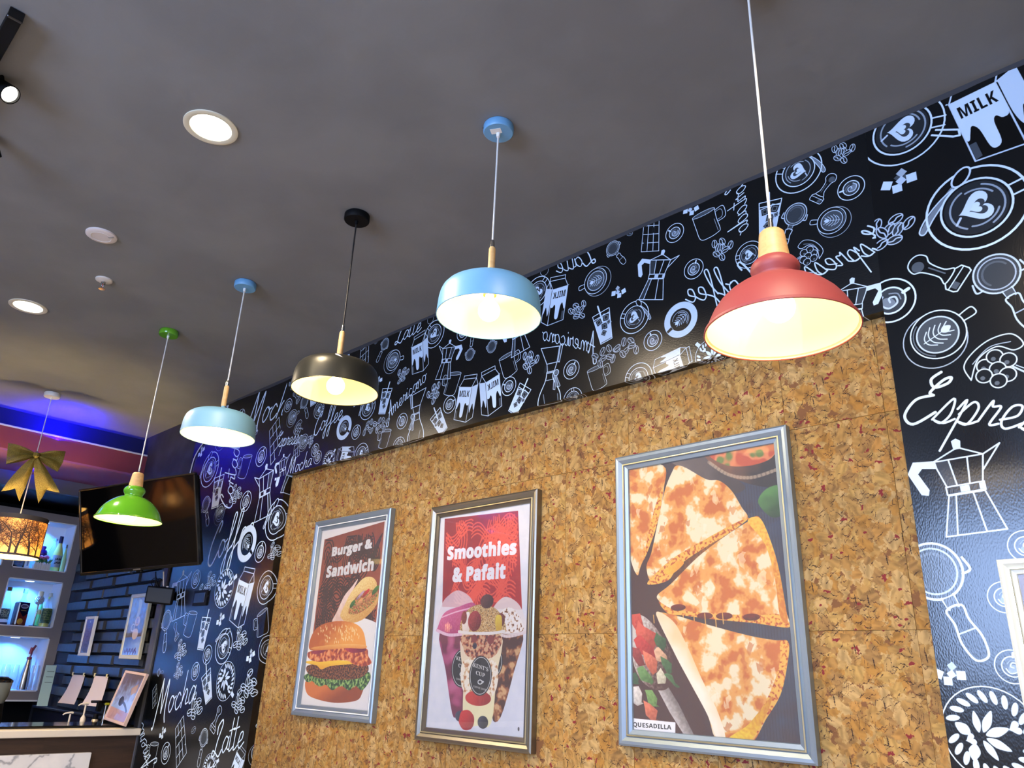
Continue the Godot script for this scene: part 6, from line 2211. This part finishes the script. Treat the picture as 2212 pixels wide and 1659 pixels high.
	var ledge := thing("back_ledge", "dark ledge along the foot of the bricks", "ledge")
	part("top", span(Vector3(-7.40, 1.135, -2.2495), Vector3(-5.83, 1.152, -2.16), 0.003), mat(rgb(28, 32, 44), 0.4), ledge)
	part("riser", span(Vector3(-7.40, 0.905, -2.2495), Vector3(-5.90, 1.134, -2.175)), M.black, ledge)
	var hessian := thing("woven_pendant", "conical woven pendant lamp mirrored in the television screen", "pendant lamp", Vector3(-5.94, 0, 0.81))
	part("cord", tube(PackedVector3Array([Vector3(0, 2.1, 0), Vector3(0, 2.6, 0), Vector3(0, TOP - 0.002, 0)]), 0.004), M.black_cord, hessian)
	var woven := mat(rgb(176, 132, 84), 0.9)
	woven.backlight_enabled = true
	woven.backlight = Color(0.3, 0.18, 0.09)
	# strands of the weave, with gaps that let the bulb show
	var ws := st()
	for i in 84:
		var p0 := Vector3.RIGHT.rotated(Vector3.UP, TAU * i / 84.0)
		var p1 := Vector3.RIGHT.rotated(Vector3.UP, TAU * (i + 0.7) / 84.0)
		quad(ws, p0 * 0.11 + Vector3.UP * 2.16, p1 * 0.11 + Vector3.UP * 2.16, p1 * 0.30 + Vector3.UP * 1.80, p0 * 0.30 + Vector3.UP * 1.80, p0 + Vector3.UP * 0.4)
	part("shade", ws.commit(), woven, hessian)
	part("top_ring", lathe([Vector2(0.114, 2.17), Vector2(0.114, 2.15), Vector2(0.106, 2.15), Vector2(0.106, 2.17), Vector2(0.114, 2.17)], 40), woven, hessian)
	part("bottom_ring", lathe([Vector2(0.304, 1.81), Vector2(0.304, 1.795), Vector2(0.295, 1.795), Vector2(0.295, 1.81), Vector2(0.304, 1.81)], 40), woven, hessian)
	part("bulb", lathe([Vector2(0, 1.99), Vector2(0.03, 1.96), Vector2(0.035, 1.93), Vector2(0.02, 1.90), Vector2(0, 1.895)], 20), glow(Color(1.0, 0.7, 0.35), 12.0), hessian)
	omni("woven_glow", Vector3(-5.94, 1.94, 0.81), Color(1.0, 0.75, 0.45), 0.25, 0.03)


func small_frame(label: String, at: Vector3, w: float, h: float, b: float, t: Texture2D, m: Material, turn: Basis) -> void:
	var o := thing("small_frame", label, "framed picture", at)
	o.basis = turn
	for mesh in moulding(w, h, [Vector2(0, -0.012), Vector2(0, 0.006), Vector2(0.003, 0.008), Vector2(b - 0.003, 0.007), Vector2(b, 0.0)]):
		part("frame_rail", mesh, m, o)
	var p := mat(Color.WHITE, 0.08)
	p.albedo_texture = t
	var iw := w * 0.5 - b + 0.002
	var ih := h * 0.5 - b + 0.002
	var s := st()
	quad(s, Vector3(-iw, ih, 0.001), Vector3(iw, ih, 0.001), Vector3(iw, -ih, 0.001), Vector3(-iw, -ih, 0.001), Vector3.BACK)
	part("print", s.commit(), p, o)
	part("backing", span(Vector3(-iw, -ih, -0.012), Vector3(iw, ih, -0.001)), M.black, o)


func pump(label: String, at: Vector3, h: float, m: Material) -> void:
	var o := thing("syrup_pump", label, "pump bottle", at, "syrup pumps on the bar")
	part("bottle", lathe([Vector2(0, h - 0.12), Vector2(0.014, h - 0.12), Vector2(0.016, h - 0.14), Vector2(0.034, h - 0.18), Vector2(0.036, 0.0), Vector2(0, 0.0)], 28), mat(rgb(150, 110, 60), 0.15), o)
	part("collar", lathe([Vector2(0, h - 0.07), Vector2(0.007, h - 0.07), Vector2(0.016, h - 0.088), Vector2(0.017, h - 0.12), Vector2(0, h - 0.12)], 24), m, o)
	part("stem", tube(PackedVector3Array([Vector3(0, h - 0.08, 0), Vector3(0, h - 0.006, 0)]), 0.0058, 12), m, o)
	part("spout", tube(curve3([Vector3(0, h, -0.016), Vector3(0, h + 0.002, 0.0), Vector3(0, h - 0.002, 0.03), Vector3(0, h - 0.012, 0.045)], 6), 0.0072, 10, null, 0.004), m, o)


# ---------------------------------------------------------------- on the shelves
func shelf_things() -> void:
	var x := -7.50
	var clear := pane(Color(0.9, 0.95, 1.0), 0.14, 0.05)
	var glassy := pane(Color(0.75, 0.85, 0.95), 0.3, 0.06)
	# top niche
	var y := 2.204
	var wine := bottle("wine_bottle", "pale yellow wine bottle with a dark blue capsule and lettered grey label", Vector3(x, y, -2.105), 0.30, 0.039, mat(rgb(206, 206, 120), 0.12), mat(rgb(30, 36, 92), 0.4), 0.06)
	label_on(wine, "JAM\nJAR", 0.0398, 0.035, 0.135, rgb(150, 150, 156), rgb(24, 24, 34))
	var w2 := bottle("clear_bottle", "clear glass bottle standing behind the yellow wine bottle", Vector3(x - 0.08, y, -2.085), 0.285, 0.038, glassy, mat(rgb(150, 170, 200), 0.2), 0.02)
	label_on(w2, "", 0.0385, 0.04, 0.12, rgb(176, 190, 206), rgb(24, 24, 34))
	var w3 := bottle("green_flute_bottle", "slim pale green bottle against the right wall of the top niche", Vector3(x + 0.05, y, -2.147), 0.23, 0.016, mat(rgb(176, 206, 140), 0.15), mat(rgb(90, 100, 110), 0.3), 0.03)
	var dec := thing("decanter", "clear decanter with a purple stopper in the top niche", "decanter", Vector3(x - 0.11, y, -1.962))
	part("body", lathe([Vector2(0, 0.28), Vector2(0.016, 0.28), Vector2(0.018, 0.272), Vector2(0.014, 0.262), Vector2(0.016, 0.22), Vector2(0.034, 0.15), Vector2(0.04, 0.09), Vector2(0.04, 0.0), Vector2(0, 0)], 28), glassy, dec)
	var purple := thing("purple_jar", "small round dark purple jar above the flowers in the top niche", "jar", Vector3(x - 0.03, y, -1.995))
	part("jar", lathe([Vector2(0, 0.17), Vector2(0.026, 0.17), Vector2(0.034, 0.155), Vector2(0.036, 0.135), Vector2(0.028, 0.118), Vector2(0.0, 0.118)], 28), mat(rgb(42, 16, 84), 0.12), purple)
	part("stopper", lathe([Vector2(0, 0.205), Vector2(0.016, 0.203), Vector2(0.02, 0.192), Vector2(0.014, 0.17), Vector2(0, 0.17)], 20), mat(rgb(50, 22, 96), 0.1), purple)
	part("stand", lathe([Vector2(0, 0.12), Vector2(0.024, 0.12), Vector2(0.03, 0.0), Vector2(0, 0)], 20), glassy, purple)
	plant(Vector3(x + 0.052, y, -1.985))
	var db := bottle("dark_label_bottle", "squat bottle with a dark label, half hidden by the tree-silhouette pendant", Vector3(x, y, -1.825), 0.2, 0.042, mat(rgb(46, 42, 52), 0.2), M.black, 0.03)
	label_on(db, "", 0.0425, 0.02, 0.09, rgb(86, 84, 96), rgb(20, 20, 30))
	var card_ := thing("white_carton", "small white carton between the dark label bottle and the flowers", "carton", Vector3(x, y, -1.885))
	part("box", span(Vector3(-0.03, 0.0, -0.018), Vector3(0.03, 0.085, 0.018), 0.002), M.white, card_)
	part("dots", span(Vector3(0.03, 0.02, -0.008), Vector3(0.0306, 0.07, 0.004)), mat(rgb(120, 140, 170), 0.5), card_)
	# middle niche
	y = 1.75
	var vk := bottle("corked_bottle", "clear bottle with a wooden cork and a busy black and gold label", Vector3(x, y, -1.815), 0.295, 0.042, clear, mat(rgb(110, 100, 70), 0.8), 0.03)
	label_on(vk, "", 0.0425, 0.04, 0.125, rgb(60, 56, 46), rgb(190, 180, 130), 12)
	part("white_band", lathe([Vector2(0.0428, 0.042), Vector2(0.0428, 0.018), Vector2(0.0, 0.018)], 28), M.white, vk)
	part("dark_foot", lathe([Vector2(0.0429, 0.018), Vector2(0.0429, 0.001), Vector2(0.0, 0.001)], 28), mat(rgb(20, 16, 50), 0.3), vk)
	var lq := thing("liqueur_bottle", "square fruit liqueur bottle with an oval white badge on a navy label", "bottle", Vector3(x, y, -1.935))
	lq.rotation.y = 0.3
	part("body", span(Vector3(-0.036, 0.0, -0.046), Vector3(0.036, 0.185, 0.046), 0.008), mat(rgb(70, 34, 22), 0.15), lq)
	part("neck", lathe([Vector2(0, 0.26), Vector2(0.015, 0.26), Vector2(0.016, 0.215), Vector2(0.03, 0.19), Vector2(0.034, 0.183), Vector2(0, 0.183)], 24), glassy, lq)
	part("cap", lathe([Vector2(0, 0.292), Vector2(0.017, 0.292), Vector2(0.0175, 0.258), Vector2(0, 0.258)], 20), mat(rgb(150, 196, 226), 0.25), lq)
	var fc := page(128, 256, rgb(20, 18, 54))
	fc.poly(P([0, 0, 1, 0, 1, 0.55, 0, 0.6]), rgb(22, 20, 62), rgb(12, 10, 30), Vector2(0.5, 0.0), Vector2(0.5, 0.6))
	fc.poly(cr([0.0, 0.4, 0.3, 0.5, 0.6, 0.62, 1.0, 0.5, 1.0, 1.0, 0.0, 1.0], true), rgb(116, 34, 28), rgb(80, 30, 20), Vector2(0.5, 0.5), Vector2(0.5, 1.0), noise(0.05, 3, 7), 0.6)
	fc.poly(el(0.36, 0.84, 0.3, 0.13), rgb(206, 140, 40), rgb(150, 86, 30), Vector2(0.3, 0.8), Vector2(0.5, 0.95), noise(0.08, 2, 8), 0.4)
	fc.flat(el(0.5, 0.17, 0.4, 0.095), rgb(206, 206, 214))
	fc.flat(el(0.5, 0.17, 0.36, 0.08), rgb(120, 116, 140))
	fc.pen(P([0.28, 0.15, 0.72, 0.15]), 0.05, rgb(30, 26, 60))
	fc.pen(P([0.22, 0.19, 0.78, 0.19]), 0.05, rgb(30, 26, 60))
	fc.pen(P([0.25, 0.36, 0.75, 0.36]), 0.06, rgb(150, 116, 50))
	var fm := mat(Color.WHITE, 0.2)
	fm.albedo_texture = fc.texture()
	part("label_face", card(Vector3(0.0365, 0.183, 0.04), Vector3(0.0365, 0.183, -0.04), Vector3(0.0365, 0.004, -0.04), Vector3(0.0365, 0.004, 0.04), Vector3.RIGHT), fm, lq)
	var ca := thing("candle_holder", "slim silver candle holder with a beaded crystal bowl and white candle", "candle holder", Vector3(x + 0.035, y, -2.042))
	part("foot", lathe([Vector2(0, 0.016), Vector2(0.008, 0.014), Vector2(0.034, 0.006), Vector2(0.036, 0.0), Vector2(0, 0)], 28), M.steel, ca)
	part("stem", lathe([Vector2(0.009, 0.18), Vector2(0.005, 0.165), Vector2(0.0055, 0.02), Vector2(0.009, 0.01)], 16), M.steel, ca)
	var beads := st()
	for i in 60:
		var t := (i + 0.5) / 60.0
		var yy := lerpf(-0.9, 0.75, t)
		var q := sqrt(1.0 - yy * yy)
		var a := i * 2.39996
		lathe([Vector2(0, 0.008), Vector2(0.0055, 0.0055), Vector2(0.008, 0), Vector2(0.0055, -0.0055), Vector2(0, -0.008)], 7, beads, Vector3(cos(a) * q * 0.03, 0.212 + yy * 0.034, sin(a) * q * 0.03))
	part("beaded_bowl", beads.commit(), mat(rgb(206, 216, 224), 0.08, 0.4), ca)
	part("candle", lathe([Vector2(0, 0.282), Vector2(0.019, 0.282), Vector2(0.021, 0.278), Vector2(0.021, 0.215), Vector2(0, 0.215)], 24), mat(rgb(226, 232, 214), 0.6), ca)
	var g1 := bottle("green_bottle", "slim green bottle with a lime cap, left behind the clear gin bottle", Vector3(x - 0.04, y, -2.088), 0.235, 0.021, mat(rgb(96, 168, 96), 0.12), mat(rgb(176, 206, 70), 0.3), 0.03)
	label_on(g1, "", 0.0214, 0.1, 0.14, rgb(150, 110, 50), rgb(60, 40, 20))
	var g2 := bottle("lime_bottle", "small bottle with a lime green cap at the back right of the middle niche", Vector3(x - 0.08, y, -2.145), 0.26, 0.02, glassy, mat(rgb(186, 206, 60), 0.3), 0.025)
	var gin := bottle("gin_bottle", "clear bottle of yellow spirit with a dark green leafy label", Vector3(x + 0.03, y, -2.118), 0.275, 0.040, clear, mat(rgb(196, 216, 226), 0.25), 0.03)
	label_on(gin, "", 0.0405, 0.03, 0.145, rgb(44, 74, 50), rgb(120, 140, 80), 9)
	part("liquid", lathe([Vector2(0, 0.15), Vector2(0.037, 0.15), Vector2(0.037, 0.003), Vector2(0, 0.003)], 28), mat(rgb(186, 180, 50), 0.15), gin)
	# lowest niche
	y = 1.261
	var fl := thing("steel_flask", "polished steel flask with a red pourer in the lowest niche", "flask", Vector3(x + 0.025, y, -2.076))
	part("body", lathe([Vector2(0, 0.235), Vector2(0.014, 0.235), Vector2(0.016, 0.225), Vector2(0.021, 0.19), Vector2(0.033, 0.12), Vector2(0.037, 0.03), Vector2(0.036, 0.0), Vector2(0, 0)], 32), M.steel, fl)
	part("collar", lathe([Vector2(0, 0.252), Vector2(0.019, 0.252), Vector2(0.019, 0.234), Vector2(0, 0.234)], 24), mat(rgb(120, 30, 50), 0.3), fl)
	part("pourer", tube(curve3([Vector3(0, 0.25, 0), Vector3(0, 0.28, 0), Vector3(0, 0.31, -0.004)], 6), 0.006, 10), M.steel, fl)
	part("red_tip", tube(PackedVector3Array([Vector3(0, 0.275, 0.002), Vector3(0, 0.325, -0.004)]), 0.012, 12), mat(rgb(130, 30, 54), 0.3), fl)
	var f2 := thing("dark_flask", "second flask with a tilted red tip, just behind the steel one", "flask", Vector3(x - 0.07, y, -2.105))
	part("body", lathe([Vector2(0, 0.25), Vector2(0.014, 0.25), Vector2(0.02, 0.2), Vector2(0.03, 0.1), Vector2(0.03, 0), Vector2(0, 0)], 28), mat(rgb(40, 36, 40), 0.25), f2)
	part("red_tip", tube(PackedVector3Array([Vector3(0, 0.25, 0), Vector3(0, 0.30, -0.006), Vector3(0, 0.345, -0.024)]), 0.009, 10), mat(rgb(110, 26, 60), 0.3), f2)
	var labels := ["clear stemless glass in the lowest niche, farthest left", "clear stemless glass left behind the steel flask", "clear stemless glass right of the steel flask"]
	for i in 3:
		var o := thing("drinking_glass", labels[i], "glass", Vector3(x - [0.02, 0.08, -0.055][i], y, [-1.94, -2.02, -2.134][i]), "glasses in the lowest niche")
		part("bowl", lathe([Vector2(0.028, 0.19), Vector2(0.033, 0.12), Vector2(0.028, 0.03), Vector2(0.018, 0.0), Vector2(0, 0), Vector2(0, 0.004), Vector2(0.016, 0.004), Vector2(0.0265, 0.03), Vector2(0.0315, 0.12), Vector2(0.0265, 0.19)], 28), clear, o)


func bottle(called: String, label: String, at: Vector3, h: float, r: float, glass: Material, cap: Material, cap_h: float) -> Node3D:
	var o := thing(called, label, "bottle", at)
	part("body", lathe([Vector2(0, h - 0.004), Vector2(r * 0.34, h - 0.004), Vector2(r * 0.36, h * 0.80), Vector2(r * 0.46, h * 0.74), Vector2(r * 0.85, h * 0.58), Vector2(r, h * 0.5), Vector2(r, 0.004), Vector2(r * 0.94, 0.0), Vector2(0, 0.0)], 32), glass, o)
	part("cap", lathe([Vector2(0, h), Vector2(r * 0.38, h), Vector2(r * 0.4, h - 0.003), Vector2(r * 0.4, h - cap_h), Vector2(0, h - cap_h)], 24), cap, o)
	return o


# a paper label bent round a bottle, its middle towards the room
func label_on(o: Node3D, text: String, r: float, y0: float, y1: float, ground: Color, ink: Color, specks := 0) -> void:
	var c := page(128, 128, ground)
	if text:
		var lines := text.split("\n")
		for i in lines.size():
			text_on(c, lines[i], 0.5, 0.34 + i * 0.3, 0.5, 0.2, ink, 0.02)
	else:
		for i in 4:
			c.pen(P([0.3, 0.25 + i * 0.16, 0.7, 0.25 + i * 0.16]), 0.035, ink, 0.8)
	var rr := RandomNumberGenerator.new()
	rr.seed = 9
	for i in specks * 6:
		c.flat(el(rr.randf(), rr.randf(), 0.06, 0.03, rr.randf() * 3.0, 0, TAU, 8), ink, 0.7)
	var m := mat(Color.WHITE, 0.6)
	m.albedo_texture = c.texture()
	var s := st()
	var n := 14
	for i in n:
		var a0 := lerpf(1.25, -1.25, float(i) / n)
		var a1 := lerpf(1.25, -1.25, float(i + 1) / n)
		var d0 := Vector3(cos(a0), 0, sin(a0))
		var d1 := Vector3(cos(a1), 0, sin(a1))
		quad(s, d0 * r + Vector3.UP * y1, d1 * r + Vector3.UP * y1, d1 * r + Vector3.UP * y0, d0 * r + Vector3.UP * y0, d0 + d1, Vector2(float(i) / n, 0), Vector2(float(i + 1) / n, 0), Vector2(float(i + 1) / n, 1), Vector2(float(i) / n, 1))
	part("label", s.commit(), m, o)


func plant(at: Vector3) -> void:
	var o := thing("flower_pot", "pink flowers in a small white picket-fence pot in the top niche", "plant", at)
	var s := st()
	for i in 7:
		var p := PackedVector2Array([Vector2(-0.0075, 0.0), Vector2(0.0075, 0.0), Vector2(0.0075, 0.05), Vector2(0.0, 0.058), Vector2(-0.0075, 0.05)])
		var z := -0.054 + i * 0.018
		part("picket", prism(p, 0.004, null, Transform3D(Basis(Vector3.UP, PI / 2), Vector3(0.03, 0, z))), M.white, o)
	part("trough", span(Vector3(-0.03, 0.0, -0.06), Vector3(0.03, 0.04, 0.06), 0.003), M.white, o)
	var leafm := mat(rgb(44, 96, 40), 0.5)
	var petal := mat(rgb(226, 130, 190), 0.6)
	var r := RandomNumberGenerator.new()
	r.seed = 31
	for i in 13:
		var a := r.randf_range(-0.9, 0.9)
		var l := r.randf_range(0.05, 0.085)
		var base := Vector3(0.0, 0.04, r.randf_range(-0.045, 0.045))
		var rows := []
		for k in 7:
			var t := k / 6.0
			var c := base + Vector3(0.02 * sin(t * 2.0) * (1.0 if i % 2 else -0.6), sin(t * 1.4) * l * cos(a) , -sin(a) * t * l)
			var w := 0.011 * sin(PI * clampf(t, 0.02, 0.99))
			rows.append([c + Vector3(w * 0.6, 0, -w), c + Vector3(0, 0.002, 0), c + Vector3(-w * 0.6, 0, w)])
		s = st()
		ribbon(s, rows, 0.0006)
		part("leaf", s.commit(), leafm, o)
	for i in 6:
		var c := Vector3(r.randf_range(-0.01, 0.02), r.randf_range(0.092, 0.112), -0.035 + i * 0.011)
		s = st()
		for k in 5:
			var d := Vector3(0.4, sin(k * TAU / 5.0), cos(k * TAU / 5.0)).normalized()
			tube(PackedVector3Array([c, c + d * 0.007, c + d * 0.014]), 0.002, 6, s, 0.006)
		part("flower", s.commit(), petal, o)
